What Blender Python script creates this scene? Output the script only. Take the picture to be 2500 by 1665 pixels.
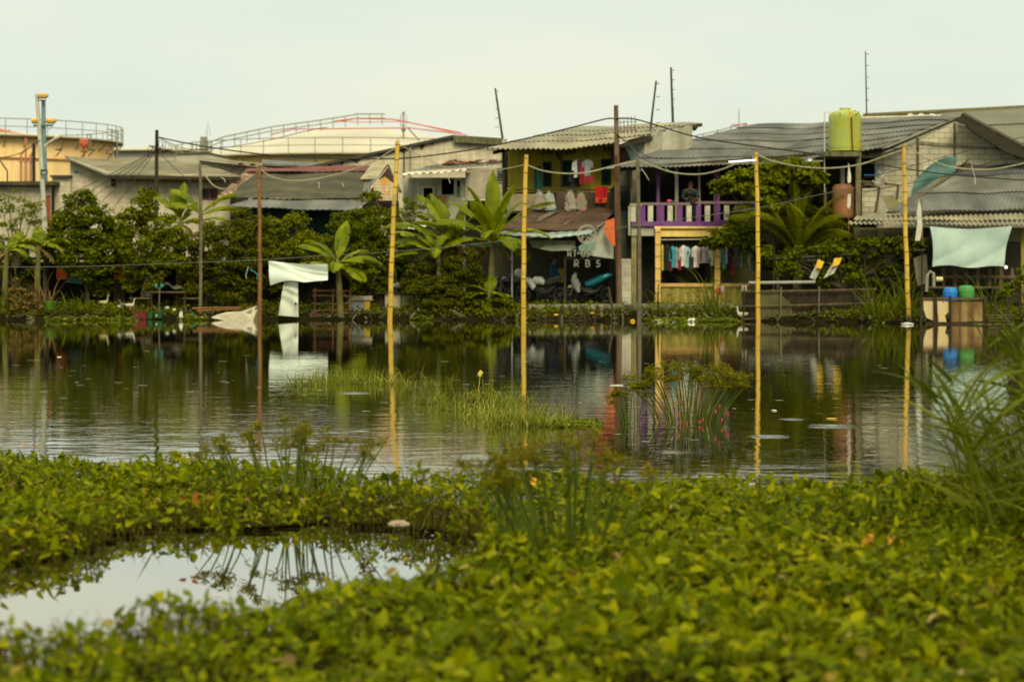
import bpy, math, random
import numpy as np
from mathutils import Vector, Matrix
random.seed(7); RNG = np.random.default_rng(7)
PI = math.pi
SC = bpy.context.scene; COL = SC.collection
for o in list(bpy.data.objects): bpy.data.objects.remove(o, do_unlink=True)

# ------------------------------------------------------------------ camera
F = 5400.0; HZ = 660.0; CAMZ = 1.65            # focal length in photo pixels, horizon row, eye height above the water
cd = bpy.data.cameras.new('camera'); cam = bpy.data.objects.new('camera', cd); COL.objects.link(cam)
cam.location = (0, 0, CAMZ); cam.rotation_euler = (math.radians(90), 0, 0)
cd.sensor_width = 36; cd.lens = 36*F/2500; cd.shift_y = -(832.5-HZ)/2500
cd.clip_start = 0.1; cd.clip_end = 6000
cd.dof.use_dof = True; cd.dof.focus_distance = 29; cd.dof.aperture_fstop = 2.4
SC.camera = cam
SC.render.resolution_x = 1024; SC.render.resolution_y = 681
SC.view_settings.view_transform = 'Standard'; SC.view_settings.look = 'None'
SC.view_settings.exposure = 0.0; SC.view_settings.gamma = 1.0
SC.render.engine = 'CYCLES'
SC.cycles.max_bounces = 7; SC.cycles.diffuse_bounces = 3; SC.cycles.glossy_bounces = 3
SC.cycles.transmission_bounces = 3; SC.cycles.transparent_max_bounces = 6
SC.cycles.use_denoising = True; SC.cycles.caustics_reflective = False; SC.cycles.caustics_refractive = False
SC.cycles.sample_clamp_indirect = 6

# ------------------------------------------------------------------ sky
world = bpy.data.worlds.new("World"); SC.world = world; world.use_nodes = True
SUN_EL = math.radians(40); SUN_ROT = math.radians(170)
def build_world():
    nt = world.node_tree; nt.nodes.clear(); N = nt.nodes.new; L = nt.links.new
    out = N('ShaderNodeOutputWorld'); bg = N('ShaderNodeBackground'); bg.inputs[1].default_value = 0.1
    sky = N('ShaderNodeTexSky'); sky.sky_type = 'NISHITA'; sky.sun_disc = False
    sky.sun_elevation = SUN_EL; sky.sun_rotation = SUN_ROT; sky.dust_density = 5; sky.air_density = 1.5
    tc = N('ShaderNodeTexCoord'); sx = N('ShaderNodeSeparateXYZ'); L(tc.outputs['Generated'], sx.inputs[0])
    rmp = N('ShaderNodeValToRGB'); cr = rmp.color_ramp
    L(sx.outputs[2], rmp.inputs[0])
    cr.elements[0].position = 0.0; cr.elements[0].color = (9.5, 9.3, 6.8, 1)
    cr.elements[1].position = 1.0; cr.elements[1].color = (19, 17.6, 12.2, 1)
    for p, c in ((0.045, (9.1, 9.2, 7.3, 1)), (0.09, (8.7, 9.2, 7.7, 1)), (0.125, (8.6, 9.1, 7.7, 1)), (0.17, (10.6, 10.6, 8.2, 1)), (0.4, (13.5, 13.2, 9.8, 1))):
        e = cr.elements.new(p); e.color = c
    # a thin cloud layer: soft streaks of slightly cooler and warmer grey
    mp = N('ShaderNodeMapping'); mp.inputs['Scale'].default_value = (1.6, 1.6, 7); L(tc.outputs['Generated'], mp.inputs[0])
    nz = N('ShaderNodeTexNoise'); nz.inputs['Scale'].default_value = 2.2; nz.inputs['Detail'].default_value = 5
    L(mp.outputs[0], nz.inputs['Vector'])
    r2 = N('ShaderNodeValToRGB'); r2.color_ramp.elements[0].position = .33; r2.color_ramp.elements[0].color = (.82, .93, .985, 1)
    r2.color_ramp.elements[1].position = .66; r2.color_ramp.elements[1].color = (1.03, 1.01, .99, 1)
    L(nz.outputs[0], r2.inputs[0])
    mu = N('ShaderNodeMix'); mu.data_type = 'RGBA'; mu.blend_type = 'MULTIPLY'; mu.inputs[0].default_value = 1
    L(rmp.outputs[0], mu.inputs[6]); L(r2.outputs[0], mu.inputs[7])
    mx = N('ShaderNodeMix'); mx.data_type = 'RGBA'; mx.inputs[0].default_value = 0.94
    L(sky.outputs[0], mx.inputs[6]); L(mu.outputs[2], mx.inputs[7])
    L(mx.outputs[2], bg.inputs[0]); L(bg.outputs[0], out.inputs[0])
build_world()
sl = bpy.data.lights.new('sun', 'SUN'); sl.energy = 2.8; sl.angle = math.radians(24); sl.color = (1.0, .90, .62)
sun = bpy.data.objects.new('sun', sl); COL.objects.link(sun); sun.location = (0, 0, 40)
# the veiled sun stands high behind the camera's right shoulder
sun.rotation_euler = (math.radians(90)-SUN_EL, 0, math.radians(10))

# ------------------------------------------------------------------ helpers
def P(px, py, Y): return Vector(((px-1250)/F*Y, Y, CAMZ-(py-HZ)/F*Y))
def G(px, py): return P(px, py, CAMZ*F/(py-HZ))                    # the point of the water surface seen at a pixel
def S(r, g, b, k=1.0):
    f = lambda c: (c/255/12.92 if c/255 <= .04045 else ((c/255+.055)/1.055)**2.4)*k
    return (f(r), f(g), f(b))
W = {}
def tag(o, label=None, cat=None, group=None, kind=None):
    if label: o['label'] = label
    if cat: o['category'] = cat
    if group: o['group'] = group
    if kind or cat: o['kind'] = kind or 'thing'
    return o
def T(name, label, cat, loc, group=None, rotz=None):
    o = bpy.data.objects.new(name, None); COL.objects.link(o); o.location = loc; o.empty_display_size = .3
    W[o.name] = Vector(loc)
    if rotz is not None: o.rotation_euler = (0, 0, rotz); W[o.name] = Vector((0, 0, 0))
    return tag(o, label, cat, group)
class MB:
    def __init__(s): s.v = []; s.f = []
    def add(s, vs, fs):
        b = len(s.v); s.v += [tuple(v) for v in vs]; s.f += [tuple(b+i for i in f) for f in fs]; return s
    def box(s, x0, y0, z0, x1, y1, z1):
        x0, x1 = min(x0, x1), max(x0, x1); y0, y1 = min(y0, y1), max(y0, y1); z0, z1 = min(z0, z1), max(z0, z1)
        return s.add([(x0,y0,z0),(x1,y0,z0),(x1,y1,z0),(x0,y1,z0),(x0,y0,z1),(x1,y0,z1),(x1,y1,z1),(x0,y1,z1)],
                     [(0,3,2,1),(4,5,6,7),(0,1,5,4),(1,2,6,5),(2,3,7,6),(3,0,4,7)])
    def boxp(s, px0, py0, px1, py1, Y, d=.1):
        a = P(px0, py0, Y); b = P(px1, py1, Y); return s.box(a.x, Y, b.z, b.x, Y+d, a.z)
    def beam(s, a, b, w, h=None):
        a = Vector(a); b = Vector(b); h = h or w; d = (b-a).normalized()
        u = d.cross(Vector((0, 0, 1)));  u = (u if u.length > .01 else Vector((1, 0, 0))).normalized(); n = u.cross(d).normalized()
        vs = [q+u*sx*w/2+n*sz*h/2 for q in (a, b) for sx, sz in ((-1,-1),(1,-1),(1,1),(-1,1))]
        return s.add(vs, [(0,3,2,1),(4,5,6,7),(0,1,5,4),(1,2,6,5),(2,3,7,6),(3,0,4,7)])
    def tube(s, pts, r, n=6, cap=True):
        pts = [Vector(p) for p in pts]; m = len(pts)
        rs = r if hasattr(r, '__len__') else [r]*m
        vs = []; ref = Vector((0.13, 0.31, .94))
        for i, p in enumerate(pts):
            d = (pts[min(i+1, m-1)]-pts[max(i-1, 0)])
            d = d.normalized() if d.length > 1e-9 else Vector((0, 0, 1))
            rr = ref if abs(d.dot(ref)) < .95 else Vector((1, 0, 0))
            u = d.cross(rr).normalized(); w = d.cross(u)
            vs += [p+(u*math.cos(2*PI*k/n)+w*math.sin(2*PI*k/n))*rs[i] for k in range(n)]
        fs = [(i*n+k, i*n+(k+1) % n, (i+1)*n+(k+1) % n, (i+1)*n+k) for i in range(m-1) for k in range(n)]
        if cap: fs += [tuple(range(n-1, -1, -1)), tuple((m-1)*n+k for k in range(n))]
        return s.add(vs, fs)
    def prism(s, poly, d):
        d = Vector(d); poly = [Vector(p) for p in poly]; n = len(poly)
        return s.add(poly+[p+d for p in poly], [tuple(range(n)), tuple(range(2*n-1, n-1, -1))]+[(i, i+n, (i+1) % n+n, (i+1) % n) for i in range(n)])
    def prismp(s, pts, Y, d=.15): return s.prism([P(a, b, Y) for a, b in pts], (0, d, 0))
    def lathe(s, prof, c, n=16, ax='z'):
        c = Vector(c); vs = []
        for r, z in prof:
            for k in range(n):
                a = 2*PI*k/n
                q = (r*math.cos(a), r*math.sin(a), z) if ax == 'z' else ((r*math.cos(a), z, r*math.sin(a)) if ax == 'y' else (z, r*math.cos(a), r*math.sin(a)))
                vs.append(c+Vector(q))
        m = len(prof)
        return s.add(vs, [(i*n+k, i*n+(k+1) % n, (i+1)*n+(k+1) % n, (i+1)*n+k) for i in range(m-1) for k in range(n)]
                     + [tuple(range(n-1, -1, -1)), tuple((m-1)*n+k for k in range(n))])
    def ell(s, c, r, n=10, m=7):
        c = Vector(c)
        prof = [(max(.02, math.sin(PI*i/(m-1))), -math.cos(PI*i/(m-1))) for i in range(m)]
        vs = [c+Vector((a*math.cos(2*PI*k/n)*r[0], a*math.sin(2*PI*k/n)*r[1], z*r[2])) for a, z in prof for k in range(n)]
        return s.add(vs, [(i*n+k, i*n+(k+1) % n, (i+1)*n+(k+1) % n, (i+1)*n+k) for i in range(m-1) for k in range(n)]
                     + [tuple(range(n-1, -1, -1)), tuple((m-1)*n+k for k in range(n))])
    def patch(s, a, b, c, d, nu, nv, fn=None, th=.01, fe=None):
        """a,b lower edge, d,c upper edge; u runs a->b, v runs a->d; fn(u,v) lifts along the normal; fe(u,v) adds a free offset"""
        a, b, c, d = map(Vector, (a, b, c, d)); nrm = ((b-a)+(c-d)).cross((d-a)+(c-b)).normalized()
        top = []; bot = []
        for j in range(nv+1):
            v = j/nv
            for i in range(nu+1):
                u = i/nu; p = (a*(1-u)+b*u)*(1-v)+(d*(1-u)+c*u)*v
                if fn: p = p+nrm*fn(u, v)
                if fe: p = p+Vector(fe(u, v))
                top.append(p); bot.append(p-nrm*th)
        n = nu+1; k = len(top); fs = []
        for j in range(nv):
            for i in range(nu):
                q = j*n+i; fs.append((q, q+1, q+n+1, q+n)); fs.append((k+q, k+q+n, k+q+n+1, k+q+1))
        for i in range(nu): fs.append((i, k+i, k+i+1, i+1)); q = nv*n+i; fs.append((q, q+1, k+q+1, k+q))
        for j in range(nv): q = j*n; fs.append((q, q+n, k+q+n, k+q)); q = j*n+nu; fs.append((q, k+q, k+q+n, q+n))
        return s.add(top+bot, fs)
    def build(s, name, mat, parent=None, smooth=False, label=None, cat=None, group=None, kind=None, loc=None):
        V_ = np.array(s.v, dtype=float)
        if parent is not None: o0 = W[parent.name]
        elif loc is not None: o0 = Vector(loc)
        else:
            o0 = Vector(((V_[:, 0].min()+V_[:, 0].max())/2, (V_[:, 1].min()+V_[:, 1].max())/2, V_[:, 2].min()))
        me = bpy.data.meshes.new(name); me.from_pydata((V_-np.array(o0)).tolist(), [], s.f)
        me.materials.append(mat)
        if smooth: me.polygons.foreach_set('use_smooth', [True]*len(me.polygons)); me.set_sharp_from_angle(angle=math.radians(38))
        o = bpy.data.objects.new(name, me); COL.objects.link(o)
        if parent is not None: o.parent = parent
        else: o.location = o0
        W[o.name] = Vector(o0)
        return tag(o, label, cat, group, kind)

def arr_mesh(name, V_, faces_flat, loop_tot, mat, parent=None, smooth=False, origin=None, **kw):
    """fast mesh from numpy arrays"""
    o0 = W[parent.name] if parent is not None else (Vector(origin) if origin is not None else Vector((float(V_[:, 0].mean()), float(V_[:, 1].mean()), float(V_[:, 2].min()))))
    V_ = V_-np.array(o0)
    me = bpy.data.meshes.new(name); me.vertices.add(len(V_)); me.vertices.foreach_set('co', V_.astype(np.float32).ravel())
    me.loops.add(len(faces_flat)); me.loops.foreach_set('vertex_index', faces_flat.astype(np.int32))
    st = np.concatenate([[0], np.cumsum(loop_tot)[:-1]]).astype(np.int32)
    me.polygons.add(len(loop_tot)); me.polygons.foreach_set('loop_start', st)
    if smooth: me.polygons.foreach_set('use_smooth', np.ones(len(loop_tot), dtype=bool))
    me.update(calc_edges=True); me.validate(); me.materials.append(mat)
    o = bpy.data.objects.new(name, me); COL.objects.link(o)
    if parent is not None: o.parent = parent
    else: o.location = o0
    W[o.name] = Vector(o0)
    return tag(o, kw.get('label'), kw.get('cat'), kw.get('group'), kw.get('kind'))
# leaf templates: x along the leaf, y across, z normal
LEAF4 = (np.array([(0, 0, 0), (.5, .32, .05), (1, 0, -.12), (.5, -.32, .05)]), [(0, 1, 2), (0, 2, 3)])
LEAF8 = (np.array([(0, 0, 0), (.33, 0, -.02), (.28, .30, .07), (.28, -.30, .07), (.68, 0, -.05), (.64, .23, .0), (.64, -.23, .0), (1.02, 0, -.16)]),
         [(0, 1, 2), (0, 3, 1), (2, 1, 4, 5), (1, 3, 6, 4), (5, 4, 7), (4, 6, 7)])
STEM = (np.array([(0, .5, 0), (0, -.25, .43), (0, -.25, -.43), (1, .35, 0), (1, -.17, .3), (1, -.17, -.3)]), [(0, 1, 4, 3), (1, 2, 5, 4), (2, 0, 3, 5)])
def frames(d, n):
    d = d/np.linalg.norm(d, axis=1, keepdims=True); n = n-(n*d).sum(1, keepdims=True)*d
    n = n/np.maximum(np.linalg.norm(n, axis=1, keepdims=True), 1e-6); s = np.cross(n, d)
    return np.stack([d, s, n], axis=2)
def scatter(name, mat, tmpl, pos, d, n, size, parent=None, wid=None, smooth=True, **kw):
    Vt, Ft = tmpl; N = len(pos); R = frames(d, n)
    sc = np.ones((N, 3))*size[:, None]
    if wid is not None: sc[:, 1] = wid; sc[:, 2] = wid
    pts = np.einsum('nij,nkj->nki', R, Vt[None]*sc[:, None, :])+pos[:, None, :]
    ff = np.concatenate([np.array(f) for f in Ft]); tot = np.array([len(f) for f in Ft])
    fl = (ff[None]+(np.arange(N)*len(Vt))[:, None]).ravel()
    return arr_mesh(name, pts.reshape(-1, 3), fl, np.tile(tot, N), mat, parent, smooth, **kw)

# ------------------------------------------------------------------ materials
MATS = {}
def nd(nt, t, **kw):
    n = nt.nodes.new(t)
    for k, v in kw.items(): setattr(n, k, v)
    return n
def mixc(nt, blend, fac, a, b):
    m = nd(nt, 'ShaderNodeMix', data_type='RGBA', blend_type=blend); L = nt.links.new
    for i, x in ((0, fac), (6, a), (7, b)):
        if hasattr(x, 'links'): L(x, m.inputs[i])
        else: m.inputs[i].default_value = x if i == 0 else (*x, 1)
    return m.outputs[2]
def ramp(nt, src, stops):
    r = nd(nt, 'ShaderNodeValToRGB'); e = r.color_ramp.elements
    e[0].position = stops[0][0]; e[0].color = (*stops[0][1], 1); e[1].position = stops[-1][0]; e[1].color = (*stops[-1][1], 1)
    for p, c in stops[1:-1]: q = e.new(p); q.color = (*c, 1)
    nt.links.new(src, r.inputs[0]); return r.outputs[0]
def M(name, c1, c2=None, scale=4, rough=.8, streak=0, streakc=(.25, .22, .15), brick=None, bump=0, metal=0, spec=.25, lo=.35, hi=.65,
      stain=None, stainc=(.1, .08, .04), grain=None, planks=None, coat=0, sheets=0):
    if name in MATS: return MATS[name]
    m = bpy.data.materials.new(name); MATS[name] = m; m.use_nodes = True; nt = m.node_tree; L = nt.links.new
    b = nt.nodes['Principled BSDF']; b.inputs['Roughness'].default_value = rough; b.inputs['Metallic'].default_value = metal
    b.inputs['Specular IOR Level'].default_value = spec; b.inputs['Coat Weight'].default_value = coat
    tc = nd(nt, 'ShaderNodeTexCoord').outputs['Object']
    def noise(sc, vec=None, det=5):
        n = nd(nt, 'ShaderNodeTexNoise'); n.inputs['Scale'].default_value = sc; n.inputs['Detail'].default_value = det
        L(vec if vec else tc, n.inputs['Vector']); return n.outputs[0]
    def mapped(s):
        q = nd(nt, 'ShaderNodeMapping'); q.inputs['Scale'].default_value = s; L(tc, q.inputs[0]); return q.outputs[0]
    c2 = c2 or tuple(x*.75 for x in c1)
    nz = noise(scale, mapped(grain) if grain else None)
    col = ramp(nt, nz, [(lo, c2), (hi, c1)])
    if brick:
        sp = nd(nt, 'ShaderNodeSeparateXYZ'); L(tc, sp.inputs[0]); ad = nd(nt, 'ShaderNodeMath', operation='ADD'); L(sp.outputs[0], ad.inputs[0]); L(sp.outputs[1], ad.inputs[1])
        cb = nd(nt, 'ShaderNodeCombineXYZ'); L(ad.outputs[0], cb.inputs[0]); L(sp.outputs[2], cb.inputs[1])
        bt = nd(nt, 'ShaderNodeTexBrick'); L(cb.outputs[0], bt.inputs['Vector']); bw, bh, mc = brick
        bt.inputs['Scale'].default_value = 1; bt.inputs['Brick Width'].default_value = bw; bt.inputs['Row Height'].default_value = bh
        bt.inputs['Mortar Size'].default_value = .014; bt.inputs['Mortar Smooth'].default_value = .3
        bt.inputs['Color1'].default_value = (1, 1, 1, 1); bt.inputs['Color2'].default_value = (.8, .8, .78, 1); bt.inputs['Mortar'].default_value = (*mc, 1)
        col = mixc(nt, 'MULTIPLY', 1.0, col, bt.outputs[0])
    if planks:
        sp = nd(nt, 'ShaderNodeSeparateXYZ'); L(tc, sp.inputs[0]); w_ = nd(nt, 'ShaderNodeMath', operation='FRACT')
        dv = nd(nt, 'ShaderNodeMath', operation='DIVIDE'); L(sp.outputs['XYZ'.index(planks[0])], dv.inputs[0]); dv.inputs[1].default_value = planks[1]; L(dv.outputs[0], w_.inputs[0])
        col = mixc(nt, 'MULTIPLY', .9, col, ramp(nt, w_.outputs[0], [(0, (.3, .28, .25)), (.1, (1, 1, 1)), (.85, (.9, .9, .9)), (1, (.35, .33, .3))]))
    if sheets:
        g_ = nd(nt, 'ShaderNodeNewGeometry'); col = mixc(nt, 'MULTIPLY', 1.0, col, ramp(nt, g_.outputs['Random Per Island'], [(0, (.66, .66, .66)), (.5, (.95, .95, .97)), (1, (1.22, 1.18, 1.08))]))
    if streak:
        s_ = noise(1.0, mapped((5, 5, .35)), 4)
        fac = ramp(nt, s_, [(.42, (0, 0, 0)), (.68, (streak,)*3)])
        col = mixc(nt, 'MIX', fac, col, streakc)
    if stain:
        s_ = noise(stain[0], None, 6)
        fac = ramp(nt, s_, [(stain[1], (0, 0, 0)), (stain[1]+.12, (stain[2],)*3)])
        col = mixc(nt, 'MIX', fac, col, stainc)
    L(col, b.inputs['Base Color'])
    if bump:
        bp = nd(nt, 'ShaderNodeBump'); bp.inputs['Strength'].default_value = bump; bp.inputs['Distance'].default_value = .02
        L(noise(scale*6), bp.inputs['Height']); L(bp.outputs[0], b.inputs['Normal'])
    return m
def LM(name, cols, trans=.35, rough=.55, spec=.05):
    if name in MATS: return MATS[name]
    m = bpy.data.materials.new(name); MATS[name] = m; m.use_nodes = True; nt = m.node_tree; L = nt.links.new
    b = nt.nodes['Principled BSDF']; b.inputs['Roughness'].default_value = rough; b.inputs['Specular IOR Level'].default_value = spec
    g = nd(nt, 'ShaderNodeNewGeometry'); n = len(cols)
    c = ramp(nt, g.outputs['Random Per Island'], [(i/(n-1), cols[i]) for i in range(n)])
    nz = nd(nt, 'ShaderNodeTexNoise'); nz.inputs['Scale'].default_value = 1.1; tc = nd(nt, 'ShaderNodeTexCoord'); L(tc.outputs['Object'], nz.inputs['Vector'])
    c = mixc(nt, 'MULTIPLY', .8, c, ramp(nt, nz.outputs[0], [(.35, (.72, .8, .8)), (.65, (1.15, 1.08, 1.0))]))
    L(c, b.inputs['Base Color'])
    t = nd(nt, 'ShaderNodeBsdfTranslucent'); L(mixc(nt, 'MULTIPLY', 1, c, (1.5, 1.35, .5)), t.inputs[0])
    mx = nd(nt, 'ShaderNodeMixShader'); mx.inputs[0].default_value = trans; L(b.outputs[0], mx.inputs[1]); L(t.outputs[0], mx.inputs[2])
    L(mx.outputs[0], nt.nodes['Material Output'].inputs[0]); return m
def EM(name, c, s):
    m = bpy.data.materials.new(name); m.use_nodes = True; b = m.node_tree.nodes['Principled BSDF']
    b.inputs['Base Color'].default_value = (.8, .8, .8, 1); b.inputs['Emission Color'].default_value = (*c, 1); b.inputs['Emission Strength'].default_value = s; return m
def plain(name, c, rough=.6, **kw): return M(name, c, tuple(x*.8 for x in c), scale=6, rough=rough, **kw)

block = M('block wall', (.54, .49, .35), (.38, .34, .24), 1.3, .9, .6, (.2, .17, .1), (.42, .21, (.72, .68, .6)), .3, stain=(.9, .6, .5), stainc=(.2, .18, .1))
block_pale = M('pale block wall', (.66, .58, .42), (.52, .46, .33), .9, .9, .5, (.30, .26, .16), (.42, .2, (.74, .7, .62)), .3)
plaster = M('weathered plaster', (.42, .40, .31), (.28, .27, .20), 2, .9, .5, (.13, .12, .07), bump=.3, stain=(1.2, .56, .6))
concrete = M('concrete', (.30, .28, .20), (.17, .16, .10), 3, .9, .6, (.07, .065, .035), bump=.4)
conc_dark = M('mossy concrete', (.12, .115, .05), (.055, .055, .025), 4, .95, .4, bump=.4)
roof_grey = M('fibre cement roof', (.168, .168, .152), (.08, .081, .075), .9, .85, 0, bump=.3, stain=(.7, .55, .6), stainc=(.06, .058, .04), grain=(1, .35, .35), sheets=1)
roof_light = M('light fibre cement roof', (.30, .275, .19), (.17, .155, .11), .9, .85, bump=.3, stain=(.8, .55, .5), stainc=(.10, .09, .06), grain=(1, .4, .4), sheets=1)
roof_tan = M('sun bleached roof sheet', (.40, .34, .2), (.22, .19, .12), 1.5, .85, bump=.3, stain=(1.5, .55, .6), stainc=(.12, .1, .06))
roof_dark = M('dark bitumen roof', (.075, .066, .035), (.036, .032, .018), 1.2, .9, bump=.4, stain=(.8, .6, .5), stainc=(.10, .09, .055))
roof_rust = M('rusty sheet', (.10, .055, .035), (.045, .027, .018), 1.4, .8, bump=.4, stain=(2.2, .6, .5), stainc=(.12, .10, .07))
zinc = M('zinc sheet', (.36, .40, .37), (.22, .25, .23), 3, .5, .3, (.15, .1, .05), metal=.3)
zinc_white = M('white sheet roof', (.62, .60, .48), (.40, .38, .28), 3, .6, bump=.2)
yellow = M('yellow painted wall', (.42, .33, .025), (.30, .23, .02), 1.5, .85, .45, (.10, .085, .02), bump=.2)
yellow_old = M('peeling yellow wall', (.42, .33, .06), (.2, .17, .04), 5, .9, .7, (.07, .065, .02), bump=.4, stain=(5, .5, .8), stainc=(.07, .07, .02))
cream = M('cream painted beam', (.80, .60, .16), (.68, .50, .13), 2, .8, .35, (.3, .2, .07))
cream_col = M('peach tiled column', (.72, .48, .15), (.62, .40, .12), 3, .7, .3, (.25, .15, .05), planks=('Z', .42))
ochre = plain('ochre band', (.45, .22, .03))
purple = M('purple paint', (.16, .035, .22), (.12, .03, .16), 6, .7, .4, (.16, .12, .12))
white_paint = M('grubby white paint', (.56, .53, .41), (.42, .4, .3), 5, .8, .4, (.2, .18, .11))
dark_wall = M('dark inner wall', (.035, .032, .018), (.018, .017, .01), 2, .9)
dark_wood = M('dark wood', (.05, .035, .015), (.022, .016, .008), 6, .9, bump=.3, grain=(1, 1, .2))
wood = M('grey brown wood', (.13, .09, .045), (.06, .042, .022), 6, .9, bump=.3, grain=(1, 1, .2))
bamboo_y = M('yellow bamboo', (.66, .42, .045), (.52, .33, .04), 2.0, .5, .5, (.34, .20, .04), spec=.3, stain=(2.2, .53, .75), stainc=(.30, .23, .09))
bamboo_b = M('brown bamboo', (.26, .12, .035), (.14, .065, .02), 3, .7, .4, (.08, .045, .02))
bamboo_g = M('grey bamboo', (.15, .13, .09), (.08, .068, .045), 3, .8)
node_dark = plain('bamboo node', (.20, .12, .03))
black = plain('black rubber', (.012, .012, .011), .6)
black_gloss = plain('black plastic', (.015, .015, .016), .3)
rope_m = plain('pale rope', (.30, .27, .17))
wire_m = plain('black cable', (.018, .016, .012))
steel = plain('dull steel', (.2, .2, .17), .5, metal=.5)
steel_dark = plain('dark steel', (.05, .048, .035), .6)
teal_wall = M('teal wall', (.02, .07, .065), (.012, .04, .04), 2, .8, .4, (.02, .02, .012))
LT = LM('tree leaves dark', [(.042, .057, .0006), (.075, .097, .001), (.112, .138, .0012), (.17, .19, .003)], .3)
LT2 = LM('tree leaves light', [(.062, .080, .0006), (.10, .124, .001), (.15, .17, .0015), (.22, .225, .004)], .32)
LTB = LM('tree leaves warm', [(.045, .058, .001), (.075, .09, .0015), (.11, .122, .003), (.16, .135, .005)], .3)
LBAN = LM('banana leaf', [(.11, .145, .002), (.17, .205, .003), (.26, .28, .006)], .4, .5, .12)
LREED = LM('reed leaf', [(.055, .078, .002), (.10, .125, .004), (.19, .195, .015)], .35)
LDRY = LM('dry leaf', [(.16, .09, .02), (.22, .15, .05), (.12, .10, .02)], .3)
LPALM = LM('palm leaflet', [(.09, .115, .002), (.15, .175, .003), (.24, .24, .006)], .4)
bark = M('bark', (.09, .07, .035), (.04, .032, .018), 8, .9, bump=.5, grain=(1, 1, .3))
banana_stem = M('banana stem', (.16, .15, .04), (.08, .07, .02), 3, .7, .5, (.08, .05, .02))

# ------------------------------------------------------------------ ground and water
SHX = [-400, -60, -17, -9, -3, 3.5, 8, 12, 16, 60, 400]; SHY = [70, 73, 73.2, 74.4, 73.4, 72.6, 71.3, 69.3, 67.2, 62, 60]
def shore(x): return float(np.interp(x, SHX, SHY))
def build_ground():
    xs = sorted(set([-3000, -800, -300, -120, -60, -40]+[round(-30+i*.75, 2) for i in range(81)]+[40, 60, 120, 300, 800, 3000]))
    rows = [(-400, .3, 0), (0, .3, 0), (3.2, .25, 0), (4.6, -.5, 0), (12, -.8, 0), (40, -.9, 0), (-2, -.6, 1), (-.25, -.12, 1), (.25, .13, 1), (1.2, .24, 1), (2.6, .36, 1), (4, .48, 1), (8, .5, 1), (60, .5, 1), (500, .5, 1), (5000, .5, 1)]
    vs = []; rnd = random.Random(3)
    for dy, z, rel in rows:
        for x in xs:
            j = rnd.uniform(-.12, .12) if rel and dy < 3 and abs(x) < 35 else 0
            vs.append((x, (shore(x) if rel else 0)+dy+j, z+j*.25))
    n = len(xs); fs = [(r*n+i, r*n+i+1, (r+1)*n+i+1, (r+1)*n+i) for r in range(len(rows)-1) for i in range(n-1)]
    mb = MB(); mb.add(vs, fs)
    mb.build('ground', M('muddy ground', (.017, .015, .006), (.008, .0075, .003), 1.5, 1.0, bump=.6, spec=0), kind='structure', label='dark muddy ground of the bank and the land behind', loc=(0, 0, 0))
build_ground()
RINGS = [(1262, 1147, .27), (2030, 1041, .42), (1935, 1024, .24), (1880, 1066, .3), (880, 1052, .14), (1640, 1104, .2), (865, 960, .35), (1160, 1115, .3), (540, 1060, .3)]
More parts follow.
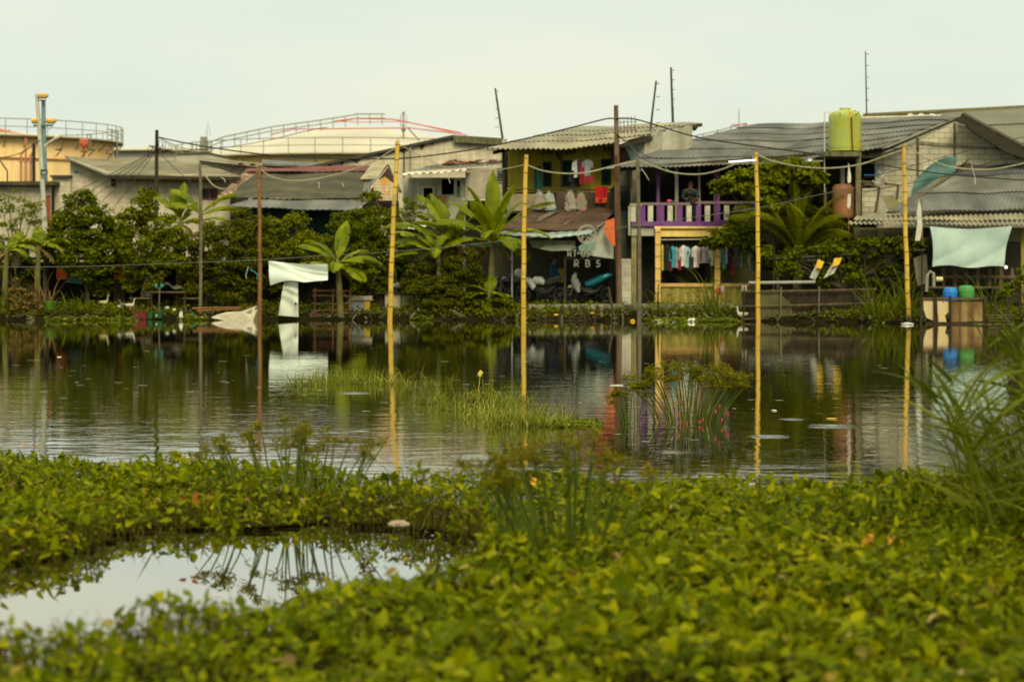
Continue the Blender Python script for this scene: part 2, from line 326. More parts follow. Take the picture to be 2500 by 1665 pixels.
def build_water():
    m = bpy.data.materials.new('pond water'); m.use_nodes = True; nt = m.node_tree; L = nt.links.new; b = nt.nodes['Principled BSDF']
    b.inputs['Base Color'].default_value = (.016, .0145, .004, 1); b.inputs['Roughness'].default_value = .012; b.inputs['IOR'].default_value = 1.42; b.inputs['Coat Weight'].default_value = .8; b.inputs['Coat IOR'].default_value = 1.4; b.inputs['Coat Roughness'].default_value = .012
    geo = nd(nt, 'ShaderNodeNewGeometry').outputs['Position']
    def mapped(s):
        q = nd(nt, 'ShaderNodeMapping'); q.inputs['Scale'].default_value = s; L(geo, q.inputs[0]); return q.outputs[0]
    def noise(sc, vec, det=3):
        n = nd(nt, 'ShaderNodeTexNoise'); n.inputs['Scale'].default_value = sc; n.inputs['Detail'].default_value = det; L(vec, n.inputs['Vector']); return n.outputs[0]
    def ma(op, a, b_=None, c=None):
        n = nd(nt, 'ShaderNodeMath', operation=op)
        for i, x in enumerate((a, b_, c)):
            if x is None: continue
            if hasattr(x, 'links'): L(x, n.inputs[i])
            else: n.inputs[i].default_value = x
        return n.outputs[0]
    sp = nd(nt, 'ShaderNodeSeparateXYZ'); L(geo, sp.inputs[0])
    # breeze: ruffled in the open middle of the pond, calm under the far bank and in the inlet among the plants
    def smooth(v, a, b_):
        n = nd(nt, 'ShaderNodeMapRange'); n.interpolation_type = 'SMOOTHSTEP'; L(v, n.inputs[0]); n.inputs[1].default_value = a; n.inputs[2].default_value = b_; return n.outputs[0]
    calm = ma('MULTIPLY', smooth(sp.outputs[1], 14.2, 16.5), ma('SUBTRACT', 1.0, ma('MULTIPLY', smooth(sp.outputs[1], 22, 52), .80)))
    gust = ma('MULTIPLY_ADD', noise(.22, mapped((1, .5, 1)), 2), 1.5, .1)
    amp = ma('ADD', ma('MULTIPLY', calm, gust), .015)
    h = ma('ADD', ma('MULTIPLY', noise(5.5, mapped((.55, 1, 1)), 3), .62), ma('MULTIPLY', noise(1.4, mapped((.6, 1, 1)), 2), 1.0))
    h = ma('MULTIPLY', h, amp)
    for px, py, R in RINGS:
        c = G(px, py); d = nd(nt, 'ShaderNodeVectorMath', operation='DISTANCE'); L(geo, d.inputs[0]); d.inputs[1].default_value = (c.x, c.y, 0)
        s_ = ma('SINE', ma('MULTIPLY', d.outputs['Value'], 2*PI/.075)); mk = nd(nt, 'ShaderNodeMapRange'); mk.interpolation_type = 'SMOOTHSTEP'
        L(d.outputs['Value'], mk.inputs[0]); mk.inputs[1].default_value = R; mk.inputs[2].default_value = R*.45
        h = ma('ADD', h, ma('MULTIPLY', ma('MULTIPLY', s_, mk.outputs[0]), .20))
    bp = nd(nt, 'ShaderNodeBump'); bp.inputs['Strength'].default_value = 1; bp.inputs['Distance'].default_value = .0046
    L(h, bp.inputs['Height']); L(bp.outputs[0], b.inputs['Normal']); L(bp.outputs[0], b.inputs['Coat Normal'])
    mb = MB(); xs = [-400, -60, -30, 0, 30, 60, 400]
    mb.add([(x, 3.4, 0) for x in xs]+[(x, shore(x)+1.5, 0) for x in xs], [(i, i+1, 8+i, 7+i) for i in range(6)])
    mb.build('pond_water', m, kind='structure', label='dark green pond water reflecting the far bank', loc=(0, 0, 0))
build_water()

# ------------------------------------------------------------------ floating plants in front
POOL_FAR = [(-700, 1500), (-300, 1460), (0, 1402), (150, 1372), (250, 1326), (400, 1300), (700, 1292), (1000, 1296), (1170, 1318)]
POOL_NEAR = [(-700, 1660), (-300, 1590), (0, 1535), (150, 1525), (300, 1502), (500, 1468), (700, 1442), (850, 1398), (1000, 1372), (1170, 1335)]
FAR_E = [(-1500, 1095), (0, 1093), (60, 1097), (200, 1113), (480, 1126), (560, 1128), (800, 1146), (1000, 1176), (1250, 1172), (1400, 1164), (1600, 1172), (1720, 1165), (1820, 1172), (2100, 1164), (2200, 1148), (2300, 1152), (2500, 1145), (4000, 1135)]
def pxy(x, y): return 1250+x/y*F
def yat(tab, px, z): return (CAMZ-z)*F/(np.interp(px, [a for a, _ in tab], [b for _, b in tab])-HZ)
def mat_ok(x, y):
    """True where the plant mat covers the water (metres); also the distance to the nearest edge along y"""
    px = pxy(x, y); fe = yat(FAR_E, px, .17); pf = yat(POOL_FAR, px, 0.0); pn = yat(POOL_NEAR, px, .155)
    wob = .16*np.sin(x*5.1+y*2.3)+.12*np.sin(x*11.7-y*6+1); pf = pf+wob*.8; pn = pn+wob*.55
    inpool = (px < 1175) & (y < pf) & (y > pn)
    edge = np.minimum(np.abs(y-pf), np.abs(y-pn)); edge = np.where(px < 1175, edge, 9.0); edge = np.minimum(edge, fe-y)
    return (y < fe) & ~inpool, edge
def lump(x, y):
    return (np.sin(x*1.9+y*.7+1)*np.sin(y*1.6-x*.6)+.6*np.sin(x*4.3+2*np.sin(y*2.1))*np.sin(y*3.7+x))/1.6
def build_mat():
    n = 104000
    yy = 4.6+(19-4.6)*RNG.random(n)**.85; xx = (RNG.random(n)*2-1)*(.275*yy+1.2)
    xx += .05*np.sin(yy*9)
    ok, e = mat_ok(xx, yy); xx, yy, e = xx[ok], yy[ok], e[ok]; n = len(xx)
    thin = ((lump(xx*.7+3, yy*.7) < -.55) & (RNG.random(n) < .5)) | ((lump(xx*2.3+1, yy*2.6+2) < -.5) & (RNG.random(n) < .5)); keep = ~thin; xx, yy, e = xx[keep], yy[keep], e[keep]; n = len(xx)
    hgt = .115+.06*lump(xx, yy)+.03*np.sin(xx*.9+yy*.5)+.06*lump(xx*2.3+1, yy*2.6+2)
    zz = hgt*(.3+1.0*RNG.random(n)**.6)+.05; zz *= np.clip(.35+e*2.2, .35, 1)
    tall = RNG.random(n) < .02; zz[tall] += .07*RNG.random(tall.sum())
    az = RNG.random(n)*2*PI; pit = np.radians(RNG.normal(12, 32, n))
    d = np.stack([np.cos(az)*np.cos(pit), np.sin(az)*np.cos(pit), np.sin(pit)], 1)
    nn = np.stack([RNG.normal(0, .42, n), RNG.normal(-.1, .42, n), np.ones(n)], 1)
    size = (.030+.066*RNG.random(n)**1.5)*np.clip(.95+.3*lump(xx*.5, yy*.5+4), .65, 1.25)
    pos = np.stack([xx, yy, zz], 1)
    lm = LM('water plant leaf', [(.036, .052, .0003), (.066, .090, .0004), (.098, .126, .0005), (.132, .160, .0006), (.175, .195, .001), (.27, .26, .004)], .32, .55, .03)
    o = scatter('water_plants', lm, LEAF8, pos, d, nn, size, wid=size*RNG.uniform(.55, 1.15, n), kind='stuff', cat='water plants', label='dense mat of broad green floating leaves in front')
    # their stalks, seen where the mat ends at open water
    sel = (e < .55) | (RNG.random(n) < .12); q = np.where(sel)[0]
    base = pos[q].copy(); base[:, 2] = -.03; base[:, 0] += RNG.normal(0, .035, len(q)); base[:, 1] += RNG.normal(0, .035, len(q))
    dv = pos[q]-base; ln = np.linalg.norm(dv, axis=1)
    scatter('water_plant_stalks', LM('water plant stalk', [(.08, .09, .006), (.12, .11, .01), (.11, .06, .015)], .1, .6, .05), STEM, base, dv, np.tile([0., -1, .2], (len(q), 1)), ln, wid=np.full(len(q), .006), kind='stuff', cat='plant stalks', label='thin pale stalks under the floating leaf mat')
    # thin grass blades and dead leaves growing through the mat, and a few sprigs standing in the inlet
    k = 3600; gy = 5+12*RNG.random(k); gx = (RNG.random(k)*2-1)*(.27*gy+.8); ok, e2 = mat_ok(gx, gy); cl = (lump(gx*.9+5, gy*.8+2)+RNG.normal(0, .5, k)) > .25; q = ok & cl; gx, gy = gx[q], gy[q]; k = len(gx); a = RNG.random(k)*2*PI
    scatter('mat_grass', LM('mat grass blade', [(.07, .08, .001), (.13, .14, .002), (.2, .19, .01)], .3), LEAF4, np.stack([gx, gy, np.full(k, .05)], 1), np.stack([np.cos(a)*.5, np.sin(a)*.5, np.full(k, .9)], 1), RNG.normal(0, 1, (k, 3)), RNG.uniform(.14, .30, k), wid=RNG.uniform(.008, .018, k), kind='stuff', cat='grass', label='thin grass blades standing up through the leaf mat')
    k = 1500; gy = 5+12*RNG.random(k); gx = (RNG.random(k)*2-1)*(.27*gy+.8); ok, e2 = mat_ok(gx, gy); gx, gy = gx[ok], gy[ok]; k = len(gx); a = RNG.random(k)*2*PI
    scatter('dead_mat_leaves', LM('dead mat leaf', [(.16, .10, .02), (.28, .20, .04), (.10, .06, .02), (.34, .28, .10)], .2), LEAF8, np.stack([gx, gy, .06+.14*RNG.random(k)], 1), np.stack([np.cos(a), np.sin(a), RNG.normal(-.3, .4, k)], 1), RNG.normal(0, .5, (k, 3))+np.array([0, -.2, 1]), RNG.uniform(.03, .085, k), kind='stuff', cat='dead leaves', label='brown and yellow dead leaves caught in the leaf mat')
    k = 30000; gy = 8.5+6*RNG.random(k); gx = (RNG.random(k)*2-1)*(.27*gy+.8); ok, e2 = mat_ok(gx, gy); gp = pxy(gx, gy)
    pr = np.exp(-e2/.07)*.35+.10*(gp > 850)*np.exp(-e2/.2); q = ~ok & (gp < 1180) & (RNG.random(k) < pr) & (lump(gx*2, gy*3) > -.2); gx, gy = gx[q], gy[q]; k = len(gx); z = .02+.12*RNG.random(k)**1.5; a = RNG.random(k)*2*PI
    pp_ = np.stack([gx, gy, z], 1); scatter('inlet_sprigs', lm, LEAF8, pp_, np.stack([np.cos(a), np.sin(a), RNG.normal(.2, .6, k)], 1), np.stack([RNG.normal(0, .6, k), RNG.normal(-.2, .6, k), np.ones(k)], 1), RNG.uniform(.03, .075, k), kind='stuff', cat='plant sprigs', label='loose leafy sprigs standing in the edge of the small inlet')
    bs = pp_.copy(); bs[:, 2] = -.02; bs[:, 0] += RNG.normal(0, .02, k); dv = pp_-bs
    scatter('inlet_stalks', LM('water plant stalk', []) if 0 else MATS['water plant stalk'], STEM, bs, dv, np.tile([0., -1, .2], (k, 1)), np.linalg.norm(dv, axis=1), wid=np.full(k, .005), kind='stuff', cat='plant stalks', label='thin stalks of the sprigs in the small inlet')
    # the matted roots and rotting stems under the leaves
    mbd = MB(); g = .16; ny = int((18.5-4.4)/g)
    for j in range(ny):
        y0 = 4.4+j*g; hw = .30*y0+1.6; ni = int(2*hw/g); xs = -hw+g*np.arange(ni); ok, e = mat_ok(xs+g/2, np.full(ni, y0+g/2)); ok &= e > .13
        for x in xs[ok]: z = .024+.008*math.sin(x*7+y0*5); mbd.add([(x, y0, z), (x+g, y0, z), (x+g, y0+g, z), (x, y0+g, z)], [(0, 1, 2, 3)])
    mbd.build('root_mat', M('root mat', (.026, .022, .004), (.012, .012, .002), 14, .95, bump=.5, spec=.01), kind='stuff', label='dark matted roots floating under the leaves', loc=(0, 10, 0))
    # sprigs that stick up over the near rim of the inlet
build_mat()

def blades(mb, base, n, H, spread, width, droop=.6, lean=(0, 0), rnd=random, seg=6, hv=.35, el0=38):
    """grass blades: curved tapering strips"""
    for _ in range(n):
        a = rnd.uniform(0, 2*PI); r = spread*math.sqrt(rnd.random()); x = base[0]+r*math.cos(a); y = base[1]+r*math.sin(a)*.6
        h = H*rnd.uniform(1-hv, 1+hv*.5); az = rnd.uniform(0, 2*PI); el = math.radians(rnd.uniform(el0, 88)); dr = droop*rnd.uniform(.3, 1.3)
        p = Vector((x, y, base[2])); w = width*rnd.uniform(.7, 1.2); side = Vector((-math.sin(az), math.cos(az), 0))
        vs = []; step = h/seg
        for k in range(seg+1):
            t = k/seg; ww = w*(1-t**2.2)*(.55+.45*min(1, t*3))+.0008
            vs += [p-side*ww/2, p+side*ww/2]
            e2 = el-dr*PI/2*t**1.5
            p = p+Vector((math.cos(az)*math.cos(e2)+lean[0]*t, math.sin(az)*math.cos(e2)+lean[1]*t, math.sin(e2)))*step
        mb.add(vs, [(2*k, 2*k+1, 2*k+3, 2*k+2) for k in range(seg)])
grass_m = LM('pond grass', [(.07, .095, .004), (.13, .155, .008), (.21, .225, .02), (.38, .36, .11)], .3)
def grass_clump(name, pts, label, H=.28, dens=260, width=.007, group=None):
    mb = MB(); rd = random.Random(len(label)*7)
    for px, py, r, k in pts:
        c = G(px, py); blades(mb, (c.x, c.y, -.01), int(dens*k*.75), H*rd.uniform(.75, 1.25), r, width*1.25, 1.9, rnd=rd, seg=7, hv=.8, el0=12)
        blades(mb, (c.x, c.y, -.02), int(dens*k*.13), H*1.5, r, width, .6, rnd=rd, seg=6, hv=.4)
    return mb.build(name, grass_m, label=label, cat='grass clump', group=group)
grass_clump('grass_clump', [(740, 940, .28, .6), (790, 938, .4, 1.2), (840, 935, .45, 1.5), (890, 935, .45, 1.5), (945, 938, .3, .8), (985, 938, .2, .25)], 'leftmost low grass clump standing in the open water near the hanging cloth', H=.24, dens=260, group='grass clumps in the pond')
grass_clump('grass_clump', [(1040, 982, .18, .6), (1075, 985, .22, .5), (1040, 935, .12, .15), (1100, 936, .1, .12), (1130, 1000, .3, .9), (1190, 1020, .4, 1.8), (1240, 1035, .42, 2.0), (1290, 1040, .42, 1.8), (1340, 1035, .3, .9), (1180, 965, .3, .5), (1250, 980, .3, .5)], 'wide grass clump in the middle of the pond with pale tangled blades', H=.24, dens=250, group='grass clumps in the pond')
def leafy_float(name, pts, label, n=260, size=.05, cat='floating plants', h=.05):
    pos = []
    for px, py, rx, ry, k in pts:
        c = G(px, py); m_ = int(n*k); a = RNG.random(m_)*2*PI; r = np.sqrt(RNG.random(m_))
        pos.append(np.stack([c.x+r*np.cos(a)*rx, c.y+r*np.sin(a)*ry, .01+h*RNG.random(m_)*(1-r*.6)], 1))
    pos = np.concatenate(pos); m_ = len(pos); az = RNG.random(m_)*2*PI
    d = np.stack([np.cos(az), np.sin(az), RNG.normal(.15, .3, m_)], 1); nn = np.stack([RNG.normal(0, .5, m_), RNG.normal(0, .5, m_), np.ones(m_)], 1)
    return scatter(name, LM('bank float leaf', [(.06, .095, .006), (.1, .14, .008), (.16, .19, .012), (.26, .25, .03)], .3), LEAF4, pos, d, nn, RNG.uniform(.6, 1.3, m_)*size, label=label, cat=cat)
leafy_float('floating_plants', [(1400, 1036, .32, .5, 1.2), (1350, 1038, .25, .4, .5)], 'small floating leaves at the right end of the middle grass clump', 500, .045)
# low creeping plants along the far bank: nobody could count them
_bank = [(px, py, .5, .35, 1) for px, py in [(1000, 779), (1040, 777), (1080, 779), (1120, 779), (1165, 779), (1200, 780), (1310, 778), (1350, 777), (1390, 779), (1430, 778), (1470, 779), (1510, 780), (1545, 781), (1600, 784), (1640, 786), (1680, 785), (1720, 786), (1760, 786), (470, 782), (380, 776), (740, 778), (820, 778), (860, 778), (560, 781), (300, 783), (230, 782), (150, 784)]]
_bank += [(px, 779+3*math.sin(px*.05)+max(0, px-1500)*.009, .42, .25, .5+.5*math.sin(px*.021)**2) for px in range(990, 2560, 38)]
_o = leafy_float('bank_ground_cover', _bank, 'low creeping green plants along the foot of the far bank', 150, .12, h=.16); _o['kind'] = 'stuff'
def slope_cover():
    n = 30000; x = RNG.uniform(-20, 16, n); sh = np.interp(x, SHX, SHY); y = sh+RNG.uniform(.1, 3.2, n)**1.0; k = (np.sin(x*1.3)+np.sin(x*.37+2)*1.2+RNG.normal(0, 1.2, n)) > -.35
    x, y, sh = x[k], y[k], sh[k]; n = len(x); z = np.interp(y-sh, [-.25, .25, 1.2, 2.6, 4], [-.12, .13, .24, .36, .48])+RNG.random(n)**2*.22
    az = RNG.random(n)*2*PI; d = np.stack([np.cos(az), np.sin(az), RNG.normal(.4, .4, n)], 1); nn = np.stack([RNG.normal(0, .5, n), RNG.normal(-.3, .5, n), np.ones(n)], 1)
    scatter('bank_weeds', LTB, LEAF4, np.stack([x, y, z], 1), d, nn, RNG.uniform(.07, .15, n), kind='stuff', cat='weeds', label='patchy low weeds growing up the muddy far bank')
slope_cover()
def bank_debris():
    mb = MB(); rd = random.Random(31)
    for i in range(620):
        x = rd.uniform(-19, 15.5); d = rd.uniform(-.25, 1.6)**1.0; y = shore(x)+d; z = float(np.interp(d, [-.25, .25, 1.2, 2.6], [-.02, .13, .24, .36])); a = rd.uniform(0, PI); L_ = rd.uniform(.08, .6)*(1 if rd.random() < .6 else .3)
        mb.beam((x, y, z+.02), (x+L_*math.cos(a), y+L_*math.sin(a)*.5, z+.03+rd.uniform(-.01, .16)), rd.uniform(.015, .05) if L_ > .2 else rd.uniform(.05, .12), rd.uniform(.01, .04))
    mb.build('bank_debris', LM('debris', [(.02, .015, .008), (.05, .035, .015), (.03, .025, .012), (.09, .07, .035), (.04, .03, .02), (.22, .2, .14), (.05, .04, .02)], .0, .9), kind='stuff', cat='debris', label='sticks, boards and rubbish strewn along the far waterline', loc=(0, 73, 0))
bank_debris()

# umbrella sedges
sedge_stem = LM('sedge stem', [(.05, .08, .01), (.08, .11, .012), (.12, .14, .02)], .1, .5)
sedge_head = LM('sedge umbel', [(.09, .09, .002), (.15, .14, .003), (.20, .15, .006)], .25)
def sedge(name, base, stems, label, hs=.62, spread=.3, lean=.5, ray=.06, rad=.0035, group=None, seed=1, nray=13, braxt=.11):
    rd = random.Random(seed); t = T(name, label, 'sedge', base, group); st = MB(); hp = []; hd = []; hs_ = []
    for i in range(stems):
        u = rd.uniform(-1, 1); x0 = base[0]+u*spread; y0 = base[1]+rd.uniform(-.5, .5)*spread
        h = hs*rd.uniform(.72, 1.05)*(1-.28*abs(u)); dx = u*lean*h+rd.uniform(-.08, .08); dy = rd.uniform(-.25, .25)*h
        pts = [Vector((x0+dx*k**1.5, y0+dy*k**1.5, base[2]+h*k)) for k in (0, .35, .7, 1)]
        st.tube(pts, [rad*1.3, rad*1.1, rad, rad*.7], 4, False); tip = pts[-1]
        for j in range(nray):
            a = rd.uniform(0, 2*PI); el = rd.uniform(-.1, 1.3); L_ = ray*rd.uniform(.5, 1.2)
            e = tip+Vector((math.cos(a)*math.cos(el), math.sin(a)*math.cos(el), math.sin(el)))*L_
            st.tube([tip, e], [.0013, .0009], 3, False)
            for k in range(6):
                hp.append(tip.lerp(e, rd.uniform(.45, 1))); hd.append((rd.uniform(-1, 1), rd.uniform(-1, 1), rd.uniform(-.4, 1))); hs_.append(rd.uniform(.018, .042))
        for j in range(3):
            a = rd.uniform(0, 2*PI); hp.append(tip); hd.append((math.cos(a), math.sin(a), rd.uniform(-.5, .2))); hs_.append(braxt*rd.uniform(.6, 1.1))
    st.build('stem', sedge_stem, t); hp = np.array([tuple(p) for p in hp]); hd = np.array(hd, dtype=float); hs_ = np.array(hs_)
    wid = np.where(hs_ > .04, .011, hs_*.6)
    scatter('flower_head', sedge_head, LEAF4, hp, hd, RNG.normal(0, 1, (len(hp), 3)), hs_, parent=t, wid=wid)
    return t
_b = G(1690, 1035)
_b.y += .25
sedge('sedge', (_b.x-.02, _b.y, -.02), 70, 'umbrella sedge standing in the water with red egg clusters on its stems', .64, .36, .82, .085, .005, 'sedges', 5, 14, .17)
sedge('sedge', (G(1545, 1035).x, G(1545, 1035).y+.1, -.02), 12, 'small bent sedge at the left foot of the umbrella sedge', .42, .12, .5, .055, .005, 'sedges', 6, 10, .12)
_b = P(705, 1180, 15.1); sedge('sedge', (_b.x+.02, _b.y, .03), 34, 'left foreground sedge rising from the leaf mat', .56, .42, .42, .085, .006, 'sedges', 8, 10)
_b = P(1385, 1300, 12.0); sedge('sedge', (_b.x, _b.y, .03), 34, 'blurred foreground sedge with upright stems beside the yellow plastic bag', .72, .26, .40, .085, .0075, 'sedges', 9, 10)
_b = P(1230, 1285, 12.4); sedge('sedge', (_b.x-.0, _b.y, .03), 6, 'three tall sedge stems leaning left of the blurred foreground sedge', .62, .06, -.2, .045, .004, 'sedges', 12, 9)
egg_m = plain('pink snail eggs', (.55, .03, .04), .5)
for i, (px, py) in enumerate([(1658, 1012), (1661, 1029), (1747, 1004), (1757, 992), (1762, 1025), (1777, 1011), (1717, 1026), (1678, 1034), (1708, 1031)]):
    Yy = _e = CAMZ*F/(1035-HZ)-.12; c = P(px, py, Yy); mb = MB(); rd = random.Random(i)
    for k in range(9): mb.ell(c+Vector((rd.uniform(-.007, .007), rd.uniform(-.006, .006), rd.uniform(-.018, .018))), (.006,)*3, 6, 5)
    mb.tube([c+Vector((0, .006, -.02)), c+Vector((0, .006, .02))], .004, 4)
    o = mb.build('snail_egg_cluster', egg_m, label=['upper of the two red egg clusters at the left of the umbrella sedge', 'lower of the two red egg clusters at the left of the umbrella sedge', 'red egg cluster at mid height near the right stems of the sedge', 'topmost red egg cluster on the right stems of the sedge', 'red egg cluster just above the water on the right stems', 'rightmost red egg cluster on the umbrella sedge', 'small red egg cluster low in the middle of the sedge', 'red egg cluster at the waterline left of the sedge centre', 'faint red egg cluster at the waterline in the sedge centre'][i], cat='snail eggs', group='red snail egg clusters on the sedge')
# tall reeds at the right
def reed_bed():
    rd = random.Random(21)
    roots = [(2345+330*rd.random()**.8-30*rd.random(), 13.6+rd.uniform(-1.2, 1.6)) for _ in range(50)]
    for i, (px, Y) in enumerate(roots):
        b = Vector(((px-1250)/F*Y, Y, 0)); mb = MB(); lf = MB()
        edge = (2600-px)/300; H = rd.uniform(.8, 1.38)*(1.15-.3*max(0, edge)); lean = -rd.uniform(.1, .80)*(.35+.45*max(0, edge)); ly = rd.uniform(-.12, .12)
        pts = [b+Vector((lean*H*(k*.45+.55*k*k), ly*k, H*(k-.12*k*k))) for k in (0, .2, .4, .6, .8, 1)]
        mb.tube(pts, [.011, .010, .009, .007, .005, .003], 5)
        nl = rd.randint(9, 12)
        for j in range(nl):
            t = .12+.88*j/nl; k = t*5; i0 = min(4, int(k)); p = pts[i0].lerp(pts[i0+1], k-i0)
            az = (PI if j % 2 else 0)+rd.uniform(-.75, .75); el = math.radians(rd.uniform(15, 62)); L_ = rd.uniform(.3, .62)*(1-.2*t); w = rd.uniform(.026, .044)
            side = Vector((-math.sin(az), math.cos(az), rd.uniform(-.5, .5))).normalized(); vs = []; q = p.copy()
            for s_ in range(7):
                tt = s_/6; ww = w*(1-tt**2.5)*(.5+.5*min(1, tt*4))+.0006; vs += [q-side*ww/2, q+side*ww/2]
                e2 = el-rd.uniform(.5, .8)*tt**1.6; q = q+Vector((math.cos(az)*math.cos(e2), math.sin(az)*math.cos(e2), math.sin(e2)))*L_/6
            lf.add(vs, [(2*z, 2*z+1, 2*z+3, 2*z+2) for z in range(6)])
        t = T('reed', 'tall green reed in the thick bed at the right edge of the pond', 'reed', b, 'tall reeds at the right edge'); mb.build('stem', LREED, t); lf.build('leaves', LREED, t)
reed_bed()
# small things lying on the leaf mat
def crumple(name, px, py, Y, sx, sy, sz, mat, label, cat, seed=1):
    c = P(px, py, Y); rd = random.Random(seed); mb = MB(); mb.ell(c, (sx, sy, sz), 14, 9)
    mb.v = [(c.x+(x-c.x)*(1+rd.uniform(-.3, .35)), c.y+(y-c.y)*(1+rd.uniform(-.3, .3)), c.z+(z-c.z)*(1+rd.uniform(-.35, .5))) for x, y, z in mb.v]
    return mb.build(name, mat, label=label, cat=cat)
crumple('plastic_bag', 1308, 1182, 14.95, .072, .06, .032, plain('yellow plastic', (.85, .42, .01), .4), 'crumpled yellow plastic bag on the far rim of the leaf mat', 'plastic bag', 2)
crumple('plastic_bag', 975, 1279, 12.9, .055, .05, .02, plain('pale plastic', (.33, .26, .17), .4), 'pale flat plastic wrapper lying on the mat above the sky reflection', 'plastic bag', 3)
def leaf_patch(px, py, Y, n, r, m_, label, size=.05):
    c = P(px, py, Y); a = RNG.random(n)*2*PI; rr = np.sqrt(RNG.random(n))*r
    pos = np.stack([c.x+rr*np.cos(a), c.y+rr*np.sin(a), c.z+.03*RNG.random(n)], 1)
    scatter('wilted_leaves', m_, LEAF8, pos, np.stack([np.cos(a), np.sin(a), RNG.normal(0, .3, n)], 1), np.stack([RNG.normal(0, .5, n), RNG.normal(-.5, .5, n), np.ones(n)], 1), RNG.uniform(.7, 1.3, n)*size, label=label, cat='wilted leaves')
leaf_patch(2155, 1326, 11.45, 16, .075, LM('orange leaf', [(.55, .24, .02), (.7, .33, .03), (.45, .18, .02)], .3), 'patch of wilted orange leaves in the green mat at the right')
leaf_patch(1820, 1196, 14.45, 7, .03, LM('lilac petal', [(.5, .42, .7), (.62, .55, .8)], .3), 'small lilac flower on the far rim of the leaf mat', .035)
leaf_patch(75, 1092, 20.0, 9, .06, LM('orange leaf', []), 'small orange flower at the left end of the far rim of the mat', .03)
leaf_patch(462, 1226, 13.6, 3, .02, LM('red leaf', [(.35, .07, .015), (.3, .06, .02)], .3), 'single red leaf on the left part of the mat', .045)
def flecks():  # flat pale shapes painted in place of glints on the ripples
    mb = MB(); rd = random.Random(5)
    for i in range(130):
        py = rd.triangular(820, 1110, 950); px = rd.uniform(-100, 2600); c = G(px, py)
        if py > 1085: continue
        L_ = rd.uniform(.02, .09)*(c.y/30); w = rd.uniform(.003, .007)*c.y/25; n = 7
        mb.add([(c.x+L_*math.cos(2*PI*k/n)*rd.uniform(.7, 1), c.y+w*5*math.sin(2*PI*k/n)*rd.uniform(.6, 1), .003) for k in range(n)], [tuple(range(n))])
    mb.build('glint_flecks', plain('pale glint', (.42, .42, .33), .6), kind='stuff', cat='glint flecks', label='scattered pale flecks painted as ripple glints on the dark water', loc=(0, 30, 0))
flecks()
for i, (px, py, w, l, lab) in enumerate([(145, 872, .04, .05, 'white scrap afloat on the water below the orange panel'), (1505, 941, .10, .02, 'thin pale floating stick right of the yellow leaf'), (1890, 1003, .03, .03, 'white scrap afloat between two ripple rings'), (2030, 1023, .06, .025, 'yellowish leaf afloat above the large ripple ring'), (1172, 912, .06, .05, 'yellow leaf sticking up from the middle of the pond')]):
    c = G(px, py); mb = MB(); n = 9
    if i == 4: c = P(px, py, 29.5); mb.prism([c+Vector((-.035, 0, .0)), c+Vector((0.0, 0, -.05)), c+Vector((.035, 0, .01)), c+Vector((0, 0, .045))], (.01, .02, 0)); mb.tube([c+Vector((0, .01, -.04)), (c.x-.03, c.y+.02, -.02)], .004, 4)
    else: mb.prism([(c.x+w*math.cos(2*PI*k/n), c.y+l*2*math.sin(2*PI*k/n), .004) for k in range(n)], (0, 0, .006))
    mb.build('floating_scrap', plain('scrap yellow', (.6, .45, .06)) if i in (3, 4) else plain('scrap white', (.75, .72, .6)), label=lab, cat='floating scrap')

# ================================================================== buildings
def corr(w, pitch=.18, amp=.022, jit=0, lap=0):
    """corrugation ridges run along v; u spans w metres; lap = number of overlapping sheet rows"""
    n = max(2, round(w/pitch))
    def fn(u, v):
        z = amp*math.sin(2*PI*n*u)
        if lap: z += .04*(1-((v*lap) % 1))
        if jit: z += jit*(math.sin(u*7+v*3)+math.sin(u*17+v*5+1)*.5)
        return z
    return fn, n
def roof(name, a, b, c, d, mat, parent=None, pitch=.18, amp=.022, lap=3, jit=.02, th=.012, fe=None, spp=6, col_w=2.4, seed=1, **kw):
    """rows and columns of overlapping corrugated sheets"""
    a, b, c, d = map(Vector, (a, b, c, d)); w = (b-a).length; n = max(2, round(w/pitch)); nc = max(1, round(w/col_w)); per = max(1, round(n/nc)); n = per*nc; nrm = ((b-a)+(c-d)).cross((d-a)+(c-b)).normalized()
    if nrm.z < 0: nrm = -nrm
    rd = random.Random(seed+n); mb = MB()
    Q = lambda u, v: (a*(1-u)+b*u)*(1-v)+(d*(1-u)+c*u)*v+nrm*(jit*(math.sin(u*7+v*3)+math.sin(u*17+v*5+1)*.5))+(Vector(fe(u, v)) if fe else Vector((0, 0, 0)))
    for r in range(lap):
        off = rd.uniform(-.25, .25)/nc
        for k in range(nc):
            v0 = max(0, r/lap-rd.uniform(0, .022)); v1 = min(1, (r+1)/lap+.05); lift = .045+rd.uniform(0, .02); sk_ = rd.uniform(-.012, .012); m_ = per*spp; vs = []; nv = 3
            for j in range(nv+1):
                v = v0+(v1-v0)*j/nv
                for i in range(m_+1): u = (k+i/m_)/nc; vs.append(Q(u, v+sk_*(i/m_-.5) if 0 < v < 1 else v)+nrm*(amp*math.sin(2*PI*per*i/m_)+lift*(1-j/nv)+.004*k))
            q = len(vs); vs += [p-nrm*th for p in vs]; fs = []; w_ = m_+1
            for j in range(nv):
                for i in range(m_): t_ = j*w_+i; fs += [(t_, t_+1, t_+w_+1, t_+w_), (q+t_, q+t_+w_, q+t_+w_+1, q+t_+1)]
            for i in range(m_): fs += [(i, q+i, q+i+1, i+1)]
            for j in range(nv): t_ = j*w_; fs += [(t_, t_+w_, q+t_+w_, q+t_), (t_+m_, q+t_+m_, q+t_+w_+m_, t_+w_+m_)]
            mb.add(vs, fs)
    return mb.build(name, mat, parent, **kw)
